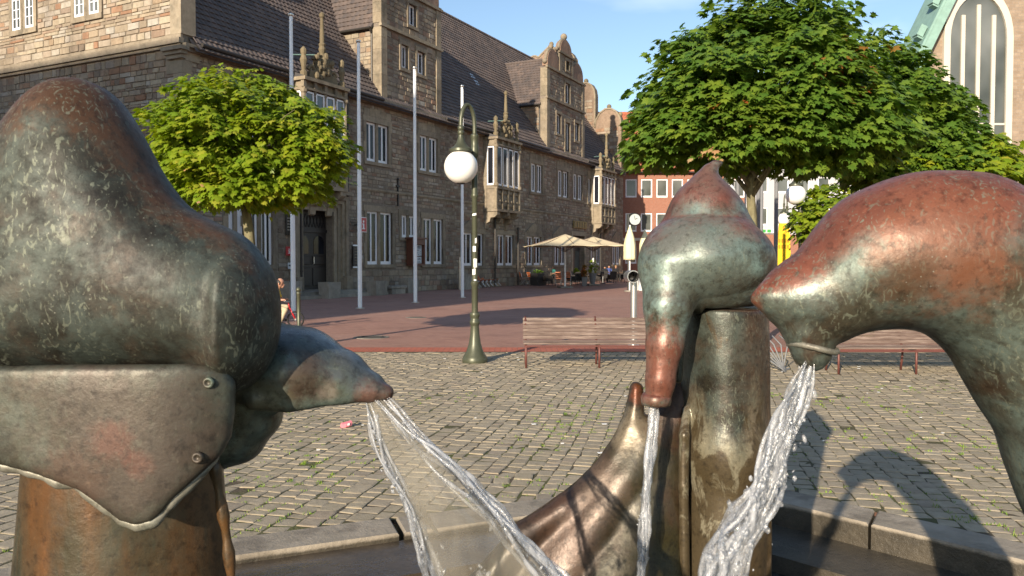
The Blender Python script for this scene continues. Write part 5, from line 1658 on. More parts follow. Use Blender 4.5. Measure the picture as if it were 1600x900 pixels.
def tree(name, loc, label, lobes, trunk_r, fork_z, n_cl, per, lsize, mat, seed, extras=(), cl_r=.36, simple_=False, group=None, flat=.0):
    """lobes: crown ellipsoids (dx, dy, z, rx, ry, rz); leaves hang in drooping clusters on and inside them"""
    g = np.random.default_rng(seed)
    t = empty(name, loc, label=label, cat='tree', group=group)
    cl, cn = [], []
    vol = np.array([l[3] * l[4] for l in lobes]); vol = vol / vol.sum()
    while len(cl) < n_cl:
        l = lobes[g.choice(len(lobes), p=vol)]
        d = g.normal(size=3); d /= np.linalg.norm(d)
        r = 1 - .6 * g.random() ** 2.0
        r *= 1 + .07 * math.sin(d[0] * 5 + seed) + .06 * math.sin(d[1] * 6 + d[2] * 5 + seed)
        p = np.array(l[:3]) + d * r * np.array(l[3:])
        # keep off the inside of the other lobes
        if any((((p - np.array(q[:3])) / np.array(q[3:])) ** 2).sum() < .45 for q in lobes if q is not l): continue
        if p[2] < min(q[2] - q[5] for q in lobes) + flat: continue
        cl.append(p); cn.append(d)
    cl, cn = np.array(cl), np.array(cn)
    pos, out = [], []
    for p, d in zip(cl, cn):
        k = int(per * g.uniform(.7, 1.25))
        a = g.uniform(0, 6.283, k); rr = np.sqrt(g.random(k)) * cl_r
        ax = np.stack([np.cos(a), np.sin(a), np.zeros(k)], 1)
        q = p + ax * rr[:, None]
        q[:, 2] += .10 - .7 * rr ** 2 / cl_r + g.normal(0, .045, k)
        o = ax * (.3 + .8 * rr[:, None] / cl_r) + d * .6
        o[:, 2] += -.7 - .4 * g.random(k)
        pos.append(q); out.append(o)
    pos, out = np.concatenate(pos), np.concatenate(out)
    zlo = min(q[2] - q[5] for q in lobes)
    tag(link('crown', leaves_mesh('crown', pos, out, lsize, mat, g, simple_), t), kind='stuff')
    for (ex, rad, mt, nm, sz, cnt) in extras:
        d2 = ((pos - np.array(ex)) ** 2).sum(1); ii = np.where(d2 < rad * rad)[0]
        if len(ii) == 0: continue
        ii = g.choice(ii, min(cnt, len(ii)), replace=False)
        pp = pos[ii] + (out[ii] / np.linalg.norm(out[ii], axis=1)[:, None]) * .05 + g.normal(0, .02, (len(ii), 3))
        tag(link(nm, leaves_mesh(nm, pp, out[ii], sz, mt, g, simple_), t), kind='stuff')
    # trunk and limbs
    top = max(q[2] + q[5] * .55 for q in lobes)
    mb = MB(); n = 14
    pts = [Vector((.03 * math.sin(i * .9), .03 * math.cos(i * .7), fork_z * i / (n - 1))) for i in range(n)]
    mb.tube(pts, [trunk_r * (1.5 if i == 0 else 1.12 if i == 1 else 1.0 + .05 * math.sin(i * 2.1) - .012 * i) for i in range(n)], 14)
    tr = mb.build('trunk', M['bark'], t, smooth=True)
    mb = MB()
    for i in range(11):
        l = lobes[i % len(lobes)]
        a = i * 2.4 + g.uniform(-.3, .3)
        e = np.array(l[:3]) + np.array([math.cos(a), math.sin(a), g.uniform(-.15, .7)]) * np.array(l[3:]) * .72
        s0 = pts[-1] * g.uniform(.86, 1.0); e = Vector(e)
        mdp = s0.lerp(e, .45) + Vector((0, 0, .18))
        path = [s0, s0.lerp(mdp, .55) + Vector((0, 0, .05)), mdp, mdp.lerp(e, .5) + Vector((0, 0, .04)), e]
        r0 = trunk_r * .5
        mb.tube(path, [r0, r0 * .75, r0 * .55, r0 * .35, r0 * .14], 8)
        for b in range(3):
            q = path[2].lerp(path[4], .2 + .25 * b); d = Vector(g.normal(size=3)) * .35
            mb.tube([q, q + d * .6 + Vector((0, 0, .05)), q + d], [r0 * .25, r0 * .16, r0 * .06], 5)
    mb.build('limb', M['bark'], t, smooth=True)
    return t

tz = 14.1
tl = at(388, 400, tz)
tree('maple_tree', (tl.x, tz, 0), 'clipped round maple with bright yellow-green leaves in front of the town hall',
     [(0, 0, 3.75, 1.48, 1.45, 1.0), (-.68, 0, 3.62, 1.0, 1.1, .74), (.66, -.1, 3.58, 1.02, 1.1, .84), (.05, -.2, 3.0, 1.15, 1.1, .42), (-.1, .1, 4.15, 1.05, 1.0, .68)], .095, 2.75, 300, 60, .13, M['leaf_bright'], 3, cl_r=.36,
     extras=[((-.6, -1.0, 2.75), .55, M['leaf_dry'], 'seed_cluster', .1, 40)])
tz = 14.6
tr_ = at(1174, 400, tz)
tree('maple_tree', (tr_.x, tz, 0), 'big domed dark green maple with a reddened patch behind the hooded figure',
     [(.15, 0, 4.68, 1.95, 1.9, 1.3), (-.92, -.1, 4.02, 1.1, 1.3, .88), (1.3, -.2, 4.1, 1.25, 1.3, .9), (.4, 0, 5.5, 1.2, 1.2, .98), (-.2, -.5, 3.98, 1.7, 1.2, .5)], .095, 3.2, 400, 62, .16, M['leaf_dark'], 5, cl_r=.46, flat=.2,
     extras=[((1.2, -1.4, 4.75), .62, M['leaf_red'], 'red_leaves', .17, 70), ((-1.2, -1.2, 3.2), .4, M['leaf_dry'], 'seed_cluster', .12, 40), ((.1, -1.3, 3.1), .3, M['leaf_dry'], 'seed_cluster', .12, 30), ((-.9, -1.3, 4.0), .5, M['leaf_red'], 'red_leaves', .15, 22)])
tz = 17.0
t2 = at(1357, 400, tz)
tree('maple_tree', (t2.x, tz, 0), 'tall green maple on the right, its crown reaching in front of the church gable',
     [(.1, 0, 4.65, 1.75, 1.7, 1.25), (1.0, -.2, 3.85, 1.3, 1.3, .95), (-.1, 0, 5.35, 1.1, 1.1, .95), (.7, -.7, 3.6, 1.2, 1.0, .5)], .11, 3.0, 330, 58, .16, M['leaf_dark'], 8, cl_r=.46)
tz = 16.2
t3 = at(1440, 400, tz)
tree('maple_tree', (t3.x + .55, tz, 0), 'low light green maple at the right edge in front of the darker maple',
     [(0, 0, 3.3, 1.3, 1.2, .75), (.7, .2, 3.4, 1.1, 1.1, .7), (-.5, -.2, 3.0, 1.0, 1.0, .45)], .09, 2.6, 130, 40, .165, M['leaf_bright'], 12, cl_r=.42)
tz = 27.0
t4 = at(1300, 400, tz)
tree('maple_tree', (t4.x, tz, 0), 'small rounded light green tree beyond the lamp posts',
     [(0, 0, 3.1, 1.35, 1.3, .95), (.5, 0, 2.7, 1.2, 1.2, .85)], .08, 2.2, 200, 26, .2, M['leaf_bright'], 15, cl_r=.36, simple_=True)
# ------------------------------------------------------------------ street furniture
def lamp_tree():
    t = empty('street_lamp')
    H = 4.15
    mb = MB()
    mb.lathe([(.20, 0), (.205, .03), (.20, .07), (.185, .10), (.135, .18), (.098, .30), (.075, .45), (.066, .58), (.068, .60), (.082, .62), (.082, .66), (.07, .68), (.066, .72), (.078, .74), (.08, .78), (.07, .80)], seg=24)
    mb.build('base', M['lamp_green'], t, auto=40)
    mb = MB(); mb.lathe([(.05, .78), (.05, 1.22), (.064, 1.24), (.064, 1.29), (.046, 1.31), (.045, 2.62), (.058, 2.64), (.058, 2.68), (.048, 2.70), (.047, 3.28)], seg=20); mb.build('post', M['lamp_green'], t, auto=40)
    dx, dy = -.205, -.20
    mb = MB()
    mb.lathe([(.047, 3.26), (.066, 3.29), (.066, 3.42), (.058, 3.44), (.058, 3.56), (.066, 3.58), (.066, 3.62), (.04, 3.64)], seg=16)
    path = [(0, 0, 3.5), (0, 0, 3.7)] + [(dx / 2 * (1 - math.cos(R(a))), dy / 2 * (1 - math.cos(R(a))), 3.77 + .31 * math.sin(R(a))) for a in range(0, 181, 15)] + [(dx, dy, 3.7)]
    mb.tube(path, .034, 12)
    mb.lathe([(.034, 3.74), (.05, 3.72), (.05, 3.68), (.04, 3.665), (.052, 3.65), (.052, 3.61), (.04, 3.59)], (dx, dy, 0), 16)
    mb.build('arm', M['lamp_green'], t, auto=40)
    mb = MB(); mb.lathe([(.04, 3.6), (.045, 3.56), (.066, 3.48), (.108, 3.42), (.16, 3.385), (.178, 3.37), (.182, 3.335), (.17, 3.325), (0, 3.325)], (dx, dy, 0), 24); mb.build('lamp_shade', M['lamp_green'], t, auto=40)
    mb = MB(); mb.ball((dx, dy, 3.095), .264, 32); mb.build('globe', M['opal'], t, smooth=True)
    mb = MB(); mb.lathe([(.0, -.27), (.06, -.268), (.075, -.25), (.0, -.24)], (dx, dy, 3.095), 16); mb.build('globe_cap', M['iron'], t, smooth=True)
    return t
lamp = lamp_tree()
p = gp(742, 566)
lamp.location = p
tag(lamp, 'olive green globe street lamp on the cobbles near the left bench, stickers on its post', 'street lamp', 'globe street lamps on the square')
for i, (px, py, Zd, h, lab) in enumerate(((1250, 303, 27.0, 1.24, 'globe street lamp beside the small round tree, largest globe on the right'),
                                   (1142, 292, 27.4, 1.27, 'globe street lamp half hidden by the pointed hood of the middle figure'),
                                   (1229, 343, 37.0, 1.15, 'smallest distant globe street lamp above the yellow sign'))):
    c = copy_tree(lamp); v = at(px, 400, Zd)
    c.location = (v.x, Zd, 0); c.scale = (1.25, 1.25, h) if h > 1.2 else (1, 1, h); c['label'] = lab
    for chd in c.children:
        if chd.name.startswith('globe'): pass
mb = MB()
for (z0, z1, a, w, k) in ((1.77, 1.86, -95, 30, 0), (1.52, 1.66, -75, 34, 0), (1.40, 1.49, -105, 30, 1), (1.29, 1.33, -80, 22, 0), (2.34, 2.37, -95, 40, 1), (1.9, 1.98, -65, 18, 1), (1.0, 1.03, -75, 24, 0)):
    r = .0475
    vs, fcs = [], []
    for j in range(6):
        aa = R(a - w + 2 * w * j / 5)
        vs += [(r * math.cos(aa), r * math.sin(aa), z0 + (.01 if k else 0) * j / 5), (r * math.cos(aa), r * math.sin(aa), z1 + (.015 if k else 0) * j / 5)]
    mb.add(vs, [(2 * j, 2 * j + 2, 2 * j + 3, 2 * j + 1) for j in range(5)])
o = mb.build('sticker', M['white_paint'], lamp, fix=False); tag(o, kind='stuff')
md = o.modifiers.new('thick', 'SOLIDIFY'); md.thickness = .0015; md.offset = 1

# bench of thin slats on a bent steel frame
def bench():
    t = empty('park_bench'); Lb = 2.3
    seat = [(.02 + .052 * i, .372 + .004 * i * 0 - .008 * math.sin(i / 7 * math.pi) * 1.5) for i in range(8)]
    for (y, z) in seat:
        mb = MB(); mb.cbox(0, Lb, y - .0225, y + .0225, z - .014, z + .014, .004); mb.build('seat_slat', M['slat'], t)
    for i in range(6):
        z = .425 + .054 * i; y = .445 + .03 * i + .002 * i * i
        mb = MB(); mb.cbox(0, Lb, y - .013, y + .013, z - .0255, z + .0255, .004); mb.build('back_slat', M['slat'], t)
    for x in (.04, Lb / 2, Lb - .04):
        mb = MB(); mb.tube([(x, .0, .0), (x, .0, .33), (x, .03, .342), (x, .41, .342), (x, .47, .41), (x, .66, .735)], .017, 8); mb.build('frame', M['bench_steel'], t, smooth=True)
        mb = MB(); mb.tube([(x, .40, .342), (x, .46, .0)], .017, 8); mb.build('leg', M['bench_steel'], t, smooth=True)
    mb = MB(); mb.tube([(.04, -.01, .332), (Lb - .04, -.01, .332)], .014, 8); mb.build('rail', M['bench_steel'], t)
    return t
b1 = bench(); p = gp(820, 575); b1.location = (p.x - .02, p.y, 0)
tag(b1, 'brown slatted bench between the street lamp and the hooded middle figure', 'bench', 'slatted benches on the square')
b2 = copy_tree(b1); p = gp(1308, 585); b2.location = (p.x - .02, p.y, 0); b2['label'] = 'brown slatted bench seen under the arched neck of the right figure'

# flagpoles
fp = None
for i, (px, py, H, lab) in enumerate(((458.5, 490, 9.3, 'silver flagpole left of the dark town hall door'), (562.5, 482, 9.25, 'silver flagpole between the door and the first window pair, with cap'), (649, 473, 9.3, 'silver flagpole in front of the brown notice case'), (722.5, 465, 9.6, 'thin silver flagpole just left of the street lamp'))):
    p = gp(px, py)
    if fp is None:
        fp = empty('flagpole')
        mb = MB(); mb.lathe([(.075, 0), (.075, 2), (.066, 5), (.052, 9.2), (.052, 9.22)], seg=14); mb.build('pole', M['pole'], fp, auto=40)
        mb = MB(); mb.lathe([(.07, 9.2), (.085, 9.22), (.085, 9.27), (.03, 9.3), (0, 9.31)], seg=14); mb.build('cap', M['steel'], fp, auto=40)
        mb = MB(); mb.lathe([(.16, 0), (.16, .02), (.09, .035)], seg=14); mb.build('base_plate', M['steel'], fp, auto=40)
        mb = MB(); mb.tube([(.06, -.05, 1.2), (.06, -.05, 9.1)], .006, 5); mb.build('halyard', M['white_paint'], fp)
        f0 = fp
    else: f0 = copy_tree(fp)
    f0.location = p; f0.scale = (1, 1, H / 9.3)
    tag(f0, lab, 'flagpole', 'flagpoles in front of the town hall')

# bollard
p = gp(467, 513); t = empty('bollard', p, label='slim dark green bollard beside the child on the bicycle', cat='bollard')
mb = MB(); mb.lathe([(.06, 0), (.06, .04), (.045, .06), (.045, .82), (.055, .84), (.055, .87), (.04, .89)], seg=14); mb.build('post', M['lamp_green'], t, auto=40)
mb = MB(); mb.ball((0, 0, .94), .062, 12); mb.build('knob', M['lamp_green'], t, smooth=True)

# steel post with a short horizontal tube on top
v = at(988, 432, 15.5); t = empty('tube_post', (v.x + .03, 15.5, 0), label='steel post with open horizontal tube on top, behind the left bench', cat='viewing tube')
mb = MB(); mb.lathe([(.066, 0), (.066, v.z - .1)], seg=18); mb.lathe([(.11, 0), (.11, .02)], seg=18); mb.build('post', M['steel'], t, auto=40)
mb = MB(); n = 24
for (r0, r1) in ((.118, .105),):
    vs = []
    for y in (-.3, .25):
        for r in (r0, r1):
            vs += [(-.05 + r * math.cos(2 * math.pi * k / n), y, v.z + r * math.sin(2 * math.pi * k / n)) for k in range(n)]
    fcs = []
    for k in range(n):
        j = (k + 1) % n
        fcs += [(k, j, 2 * n + j, 2 * n + k), (n + k, 3 * n + k, 3 * n + j, n + j), (k, n + k, n + j, j), (2 * n + k, 2 * n + j, 3 * n + j, 3 * n + k)]
    mb.add(vs, fcs)
mb.build('tube', M['steel'], t, auto=40)
mb = MB(); mb.lathe([(0, -.004), (.104, -.004), (.104, .004), (0, .004)], seg=24)
q = MB(); q.add([(x - .05, z + .22, y + v.z) for x, y, z in mb.v], mb.f); q.build('end_lens', M['glass'], t)
mb = MB(); mb.obox((.11, .3, v.z + .02), (.02, 0, 0), (0, .3, 0), (0, 0, .12)) if False else None

# bundle of thin bars: a bicycle stand
p = gp(1222, 582); t = empty('bicycle_stand', p, label='low fan of thin steel bars on the cobbles behind the hooded figure', cat='bicycle stand')
for i in range(7):
    mb = MB(); a = -.42 + .12 * i
    mb.tube([(.05 + .02 * i, .05 * i, .0), (.02 * i, .05 * i, .05), (a - .1, .1 + .04 * i, .42 + .05 * math.sin(i)), (a - .2, .15 + .05 * i, .5)], .011, 6); mb.build('bar', M['planter'], t, smooth=True)
mb = MB(); mb.tube([(0, 0, .012), (.22, .33, .012)], .015, 6); mb.build('ground_rail', M['planter'], t)

# manhole covers
for (px, py, r, lab) in ((580, 527, .38, 'round iron manhole cover in the clinker paving left of the lamp'), (650, 496, .3, 'small manhole cover in the shade edge near the flagpoles')):
    p = gp(px, py); t = empty('manhole_cover', p, label=lab, cat='manhole cover', group='manhole covers in the paving')
    mb = MB(); mb.lathe([(r, -.02), (r, .006), (r - .05, .006), (r - .05, .0)], seg=28); mb.build('ring', M['concrete'], t)
    mb = MB(); mb.lathe([(0, -.02), (r - .055, -.02), (r - .055, .004), (0, .004)], seg=28)
    for k in range(-3, 4): mb.box(-r * .6, r * .6, k * r * .18 - .012, k * r * .18 + .012, .003, .010)
    mb.build('lid', M['iron'], t)

# litter
p = gp(541, 668); t = empty('litter_packet', p, .3, 'small crumpled pink packet lying on the cobbles', 'litter')
mb = MB()
for k in range(3):
    mb.obox((-.025 + .028 * k, .01 * k, .025 + .004 * k), (.02, .006 * k, .004), (-.006, .03, .002), (.003, 0, .018))
mb.build('wrapper', M['pink'], t)
mb = MB(); mb.obox((.02, -.022, .034), (.012, .003, .002), (0, .003, 0), (0, 0, .01)); mb.build('print', M['white_paint'], t)
g = random.Random(4); mb = MB()
for i in range(46):
    x, y = g.uniform(-4, 6), g.uniform(6, 13.5)
    if inside(BASIN, x, y): continue
    r = g.uniform(.008, .022); mb.obox((x, y, .016), (r, r * .3, 0), (-r * .2, r * .7, 0), (0, 0, .002))
tag(mb.build('paper_scraps', M['white_paint']), kind='stuff', label=None)

# ------------------------------------------------------------------ things on and along the hall front
def hw_(x, y, z):
    """a point of the hall's own coordinates in the world"""
    c, s_ = math.cos(BROT), math.sin(BROT)
    return Vector((CORNER.x + x * c - y * s_, CORNER.y + x * s_ + y * c, z))
def on_front(name, x, z, out, label, cat, group=None):
    return empty(name, hw_(x, -out, z), BROT, label, cat, group)
def text_mesh(body, size, ext, mat):
    cu = bpy.data.curves.new('lettering', 'FONT'); cu.body = body; cu.size = size; cu.extrude = ext; cu.align_x = 'CENTER'; cu.align_y = 'CENTER'
    tmp = bpy.data.objects.new('lettering', cu); C.objects.link(tmp)
    bpy.context.view_layer.update()
    me = bpy.data.meshes.new_from_object(tmp); bpy.data.objects.remove(tmp)
    me.materials.clear(); me.materials.append(mat)
    return me
def letter_i(parent, s, y):
    """a serif lower case i"""
    mb = MB()
    mb.box(-.10 * s, .08 * s, y - .006, y, -.28 * s, .10 * s); mb.box(-.17 * s, -.10 * s, y - .006, y, .02 * s, .10 * s)
    mb.box(-.19 * s, .17 * s, y - .0062, y, -.35 * s, -.28 * s)
    mb.prism([(-.01 * s + .10 * s * math.cos(k * math.pi / 6), .25 * s + .10 * s * math.sin(k * math.pi / 6)) for k in range(12)], lambda p, q: (p, y - .006, q), lambda p, q: (p, y, q))
    return mb.build('letter', M['white_paint'], parent)
x = fs(556); t = on_front('information_sign', x, 3.45, .5, 'red square information sign with a white letter i by the door', 'sign')
mb = MB(); mb.cbox(-.27, .27, -.03, .03, -.37, .37, .01); mb.build('white_border', M['white_paint'], t)
mb = MB(); mb.box(-.235, .235, -.036, -.0305, -.335, .335); mb.build('panel', M['red_sign'], t)
letter_i(t, .62, -.037)
mb = MB(); mb.box(-.1, -.06, .03, .5, -.02, .02); mb.build('bracket', M['iron'], t)
x = fs(450); t = on_front('small_information_sign', x, 2.1, .10, 'small red sign with a white i left of the door', 'sign')
mb = MB(); mb.cbox(-.17, .17, -.02, .02, -.2, .2, .006); mb.build('panel', M['red_sign'], t); letter_i(t, .32, -.021)
mb = MB(); mb.box(.05, .13, -.026, -.0205, -.07, -.05); mb.box(.05, .14, -.026, -.0205, -.12, -.10); mb.build('print', M['white_paint'], t)
x = fs(451); t = on_front('name_plaque', x, 3.25, .10, 'dark upright plaque on the wall above the small red sign', 'plaque')
mb = MB(); mb.cbox(-.2, .2, -.03, .03, -.45, .45, .01); mb.build('plate', M['pipe'], t)
mb = MB()
for k in range(5): mb.box(-.14, .05 + .08 * (k % 2), -.036, -.0305, .28 - .13 * k, .32 - .13 * k)
mb.build('print', M['steel'], t)
x = fs(451); t = on_front('paper_notice', x, 1.45, .09, 'small white paper notice below the small red sign', 'notice')
mb = MB(); mb.box(-.1, .1, -.012, .0, -.14, .14); mb.build('sheet', M['paper'], t); mb = MB(); mb.box(-.06, .06, -.017, -.0125, -.02, .05); mb.build('print', M['ink'], t)
for (zz, hh, lab) in ((2.35, .95, 'framed dark board on the wall right under the red information sign'),):
    t = on_front('framed_board', fs(556), zz - .45, .10, lab, 'board')
    mb = MB(); mb.box(-.3, .3, -.03, .02, -.5, .5); mb.build('panel', M['pipe'], t)
    mb = MB(); mb.box(-.34, .34, -.05, -.031, .5, .57); mb.box(-.34, .34, -.05, -.031, -.57, -.5); mb.build('rail', M['pole'], t)
    mb = MB()
    for k in range(6): mb.box(-.2, .1 + .05 * (k % 3), -.036, -.0305, .35 - .14 * k, .38 - .14 * k)
    mb.build('print', M['ashlar'], t)
x = fs(643.5); t = on_front('notice_case', x, 2.15, .42, 'brown wooden notice case with pinned papers on the wall', 'notice case')
mb = MB(); w, h = .62, .72
mb.box(-w, w, -.1, .3, h - .3, h); mb.box(-w, w, -.1, .3, -h, -h + .1); mb.box(-w, -w + .16, -.1, .3, -h + .1, h - .3); mb.box(w - .1, w, -.1, .3, -h + .1, h - .3); mb.box(-w + .16, w - .1, .1, .3, -h + .1, h - .3)
mb.prism([(-w - .1, h), (w + .1, h), (w + .06, h + .09), (-w - .06, h + .09)], lambda p, q: (p, -.18, q), lambda p, q: (p, .32, q)); mb.build('case', M['board'], t)
g = random.Random(9)
for k, (a, b, c, d) in enumerate(((-.45, -.02, -.6, .4), (.03, .5, -.6, -.25), (.03, .25, -.2, .1), (.28, .5, -.2, .15), (.03, .5, .14, .4))):
    mb = MB(); mb.box(a, b, .075 - .002 * k, .095, c, d); pp = mb.build('paper', M['paper'], t)
    mb = MB()
    for q in range(9):
        z = d - .06 - (d - c - .08) * q / 9
        if g.random() < .75: mb.box(a + .04 + g.uniform(0, .06), b - .04 - g.uniform(0, (b - a) * .4), .071 - .002 * k, .0745 - .002 * k, z - .016, z)
    mb.build('print', M['ink'], pp)

# stone troughs, steps and posts along the foot of the wall
for (px, w, d, h, out, lab) in ((516, .85, .6, .72, 1.5, 'square grey stone trough beside the door step'), (590, .95, .6, .7, 1.35, 'grey stone block with bench slab left of the notice case'), (640, 1.0, .6, .78, 1.0, 'grey stone block right end of the low stone bench'), (455, .8, .6, .8, 1.1, 'grey stone trough left of the first flagpole base')):
    x = fs(px, out); t = on_front('stone_trough', x, 0, out, lab, 'stone trough', 'stone troughs along the wall')
    mb = MB()
    mb.add([(-w / 2 + .04, -d / 2 + .03, 0), (w / 2 - .04, -d / 2 + .03, 0), (w / 2 - .04, d / 2 - .03, 0), (-w / 2 + .04, d / 2 - .03, 0), (-w / 2, -d / 2, h), (w / 2, -d / 2, h), (w / 2, d / 2, h), (-w / 2, d / 2, h),
            (-w / 2 + .09, -d / 2 + .09, h), (w / 2 - .09, -d / 2 + .09, h), (w / 2 - .09, d / 2 - .09, h), (-w / 2 + .09, d / 2 - .09, h), (-w / 2 + .09, -d / 2 + .09, h - .1), (w / 2 - .09, -d / 2 + .09, h - .1), (w / 2 - .09, d / 2 - .09, h - .1), (-w / 2 + .09, d / 2 - .09, h - .1)],
           [(0, 1, 5, 4), (1, 2, 6, 5), (2, 3, 7, 6), (3, 0, 4, 7), (4, 5, 9, 8), (5, 6, 10, 9), (6, 7, 11, 10), (7, 4, 8, 11), (8, 9, 13, 12), (9, 10, 14, 13), (10, 11, 15, 14), (11, 8, 12, 15)])
    mb.build('trough', M['concrete'], t)
    mb = MB(); mb.box(-w / 2 + .09, w / 2 - .09, -d / 2 + .09, d / 2 - .09, h - .14, h - .09); mb.build('soil', M['joint'], t)
xa, xb = fs(596, 1.1), fs(636, 1.0)
t = on_front('stone_bench', (xa + xb) / 2, 0, 1.15, 'long low stone slab bench between two grey stone blocks', 'stone bench')
mb = MB(); mb.cbox(-(xb - xa) / 2 + .5, (xb - xa) / 2 - .5, -.25, .25, .28, .42, .02); mb.build('seat', M['concrete'], t)
for sg in (-1, 0, 1):
    mb = MB(); c = sg * ((xb - xa) / 2 - .8); mb.box(c - .2, c + .2, -.2, .2, 0, .279); mb.build('leg', M['concrete'], t)
xs_ = fs(730, .8); t = on_front('cellar_ramp', xs_, 0, .8, 'sloping stone cheek wall with handrail at a cellar entrance', 'cellar entrance')
mb = MB(); mb.prism([(-.8, 0), (1.2, 0), (1.2, .25), (-.8, 1.15)], lambda p, q: (p, -.25, q), lambda p, q: (p, .1, q)); mb.build('cheek_wall', M['concrete'], t)
mb = MB(); mb.tube([(-1.1, -.2, 0), (-1.1, -.2, 1.9)], .03, 8); mb.tube([(-.95, -.2, 0), (-.95, -.2, 1.9)], .03, 8); mb.build('handrail', M['steel'], t)

# ------------------------------------------------------------------ the café in front of the hall
def parasol(name, loc, r, h, rise, label, grp, mat):
    t = empty(name, loc, R(12), label, 'parasol', grp)
    mb = MB(); mb.tube([(0, 0, 0), (0, 0, h + rise - .05)], .06, 10); mb.build('pole', M['white_paint'], t, auto=40)
    mb = MB(); mb.cbox(-.4, .4, -.4, .4, 0, .1, .02); mb.build('base', M['concrete'], t)
    n = 8; vs = [(0, 0, h + rise)]; k = 6
    for j in range(1, k + 1):
        f = j / k
        for i in range(n * 4):
            a = 2 * math.pi * i / (n * 4); sq = 1 / max(abs(math.cos(a)), abs(math.sin(a)))
            rr = r * min(sq, 1.28) * f
            sag = -.05 * f * (1 - abs(math.cos(a * n / 2)))
            vs.append((rr * math.cos(a), rr * math.sin(a), h + rise * (1 - f) ** 1.25 + sag))
    m4 = n * 4; fcs = [(0, 1 + i, 1 + (i + 1) % m4) for i in range(m4)]
    for j in range(k - 1):
        for i in range(m4):
            a, b = 1 + j * m4 + i, 1 + j * m4 + (i + 1) % m4
            fcs.append((a, a + m4, b + m4, b))
    me = mesh_from('canopy', vs, fcs, mat, True); o = link('canopy', me, t)
    md = o.modifiers.new('thick', 'SOLIDIFY'); md.thickness = .012
    for i in range(n):
        a = 2 * math.pi * i / n; sq = min(1 / max(abs(math.cos(a)), abs(math.sin(a))), 1.28)
        mb = MB(); mb.tube([(.05 * math.cos(a), .05 * math.sin(a), h + rise * .93), (r * sq * .97 * math.cos(a), r * sq * .97 * math.sin(a), h - .03)], .018, 5)
        mb.tube([(.06 * math.cos(a), .06 * math.sin(a), h - .35), (r * sq * .45 * math.cos(a), r * sq * .45 * math.sin(a), h + rise * .44)], .018, 5); mb.build('rib', M['slat'], t)
    return t
gz = 50.5
v = at(883, 384, gz); parasol('parasol', (v.x, gz, 0), 2.35, v.z - .02, .75, 'cream open parasol on a white pole over the front café tables', 'open café parasols', M['canvas'])
gz = 56
v = at(927, 384, gz); parasol('parasol', (v.x, gz, 0), 2.15, v.z - .02, .66, 'cream open parasol further back over the café tables', 'open café parasols', M['canvas'])
def closed_parasol(px, Z, z0, z1, lab):
    v = at(px, 400, Z); t = empty('closed_parasol', (v.x, Z, 0), 0, lab, 'parasol', 'closed parasols')
    mb = MB(); mb.tube([(0, 0, 0), (0, 0, z1 + .08)], .04, 8); mb.build('pole', M['white_paint'], t, auto=40)
    mb = MB(); vs = []; n = 24; k = 14
    for j in range(k + 1):
        f = j / k; rr = .04 + .27 * math.sin(min(1, (1 - f) * 1.25) * math.pi * .62) * (1 if f < .95 else .7)
        for i in range(n):
            a = 2 * math.pi * i / n; w = 1 + .22 * math.cos(a * 8 + f * 1.5) * (1 - f)
            vs.append((rr * w * math.cos(a), rr * w * math.sin(a), z0 + (z1 - z0) * f))
    fcs = [(j * n + i, j * n + (i + 1) % n, (j + 1) * n + (i + 1) % n, (j + 1) * n + i) for j in range(k) for i in range(n)] + [tuple(range(n))]
    mb.add(vs, fcs); mb.build('folded_canopy', M['canvas_y'], t, smooth=True)
    mb = MB(); mb.lathe([(.27, -.03), (.27, .03)], (0, 0, z0 + (z1 - z0) * .45), 12); mb.build('strap', M['canvas'], t)
    mb = MB(); mb.lathe([(.3, 0), (.3, .08)], seg=12); mb.build('base', M['concrete'], t)
closed_parasol(984, 44, 1.75, 3.55, 'yellow folded parasol above the steel tube post')
closed_parasol(1007.5, 48, 1.9, 3.5, 'yellow folded parasol mostly hidden behind the hooded figure')

# station style clock on a bracket at the hall's far corner
M['dial'] = simple('clock_dial', (.42, .46, .44), .3, 0, .1)
v = at(989, 343, 46); t = empty('street_clock', (v.x + .1, 46, 0), 0, 'round white street clock on a dark post beyond the café', 'clock')
mb = MB(); mb.tube([(-.35, 0, 0), (-.35, 0, v.z + .3), (-.1, 0, v.z + .32)], .05, 8); mb.build('post', M['iron'], t, auto=40)
q = MB().lathe([(.0, -.1), (.34, -.1), (.36, -.08), (.36, .08), (.34, .1), (0, .1)], seg=28)
mb = MB(); mb.add([(x, z, y + v.z) for x, y, z in q.v], q.f); mb.build('case', M['iron'], t)
q = MB().lathe([(0, -.005), (.31, -.005), (.31, .005), (0, .005)], seg=28)
mb = MB(); mb.add([(x, z - .107, y + v.z) for x, y, z in q.v], q.f); mb.build('dial', M['dial'], t)
mb = MB(); mb.obox((.06, -.118, v.z + .03), (.07, 0, .04), (0, .004, 0), (-.006, 0, .012)); mb.obox((-.02, -.118, v.z + .11), (.02, 0, -.11), (0, .004, 0), (.012, 0, .003)); mb.build('hand', M['iron'], t)

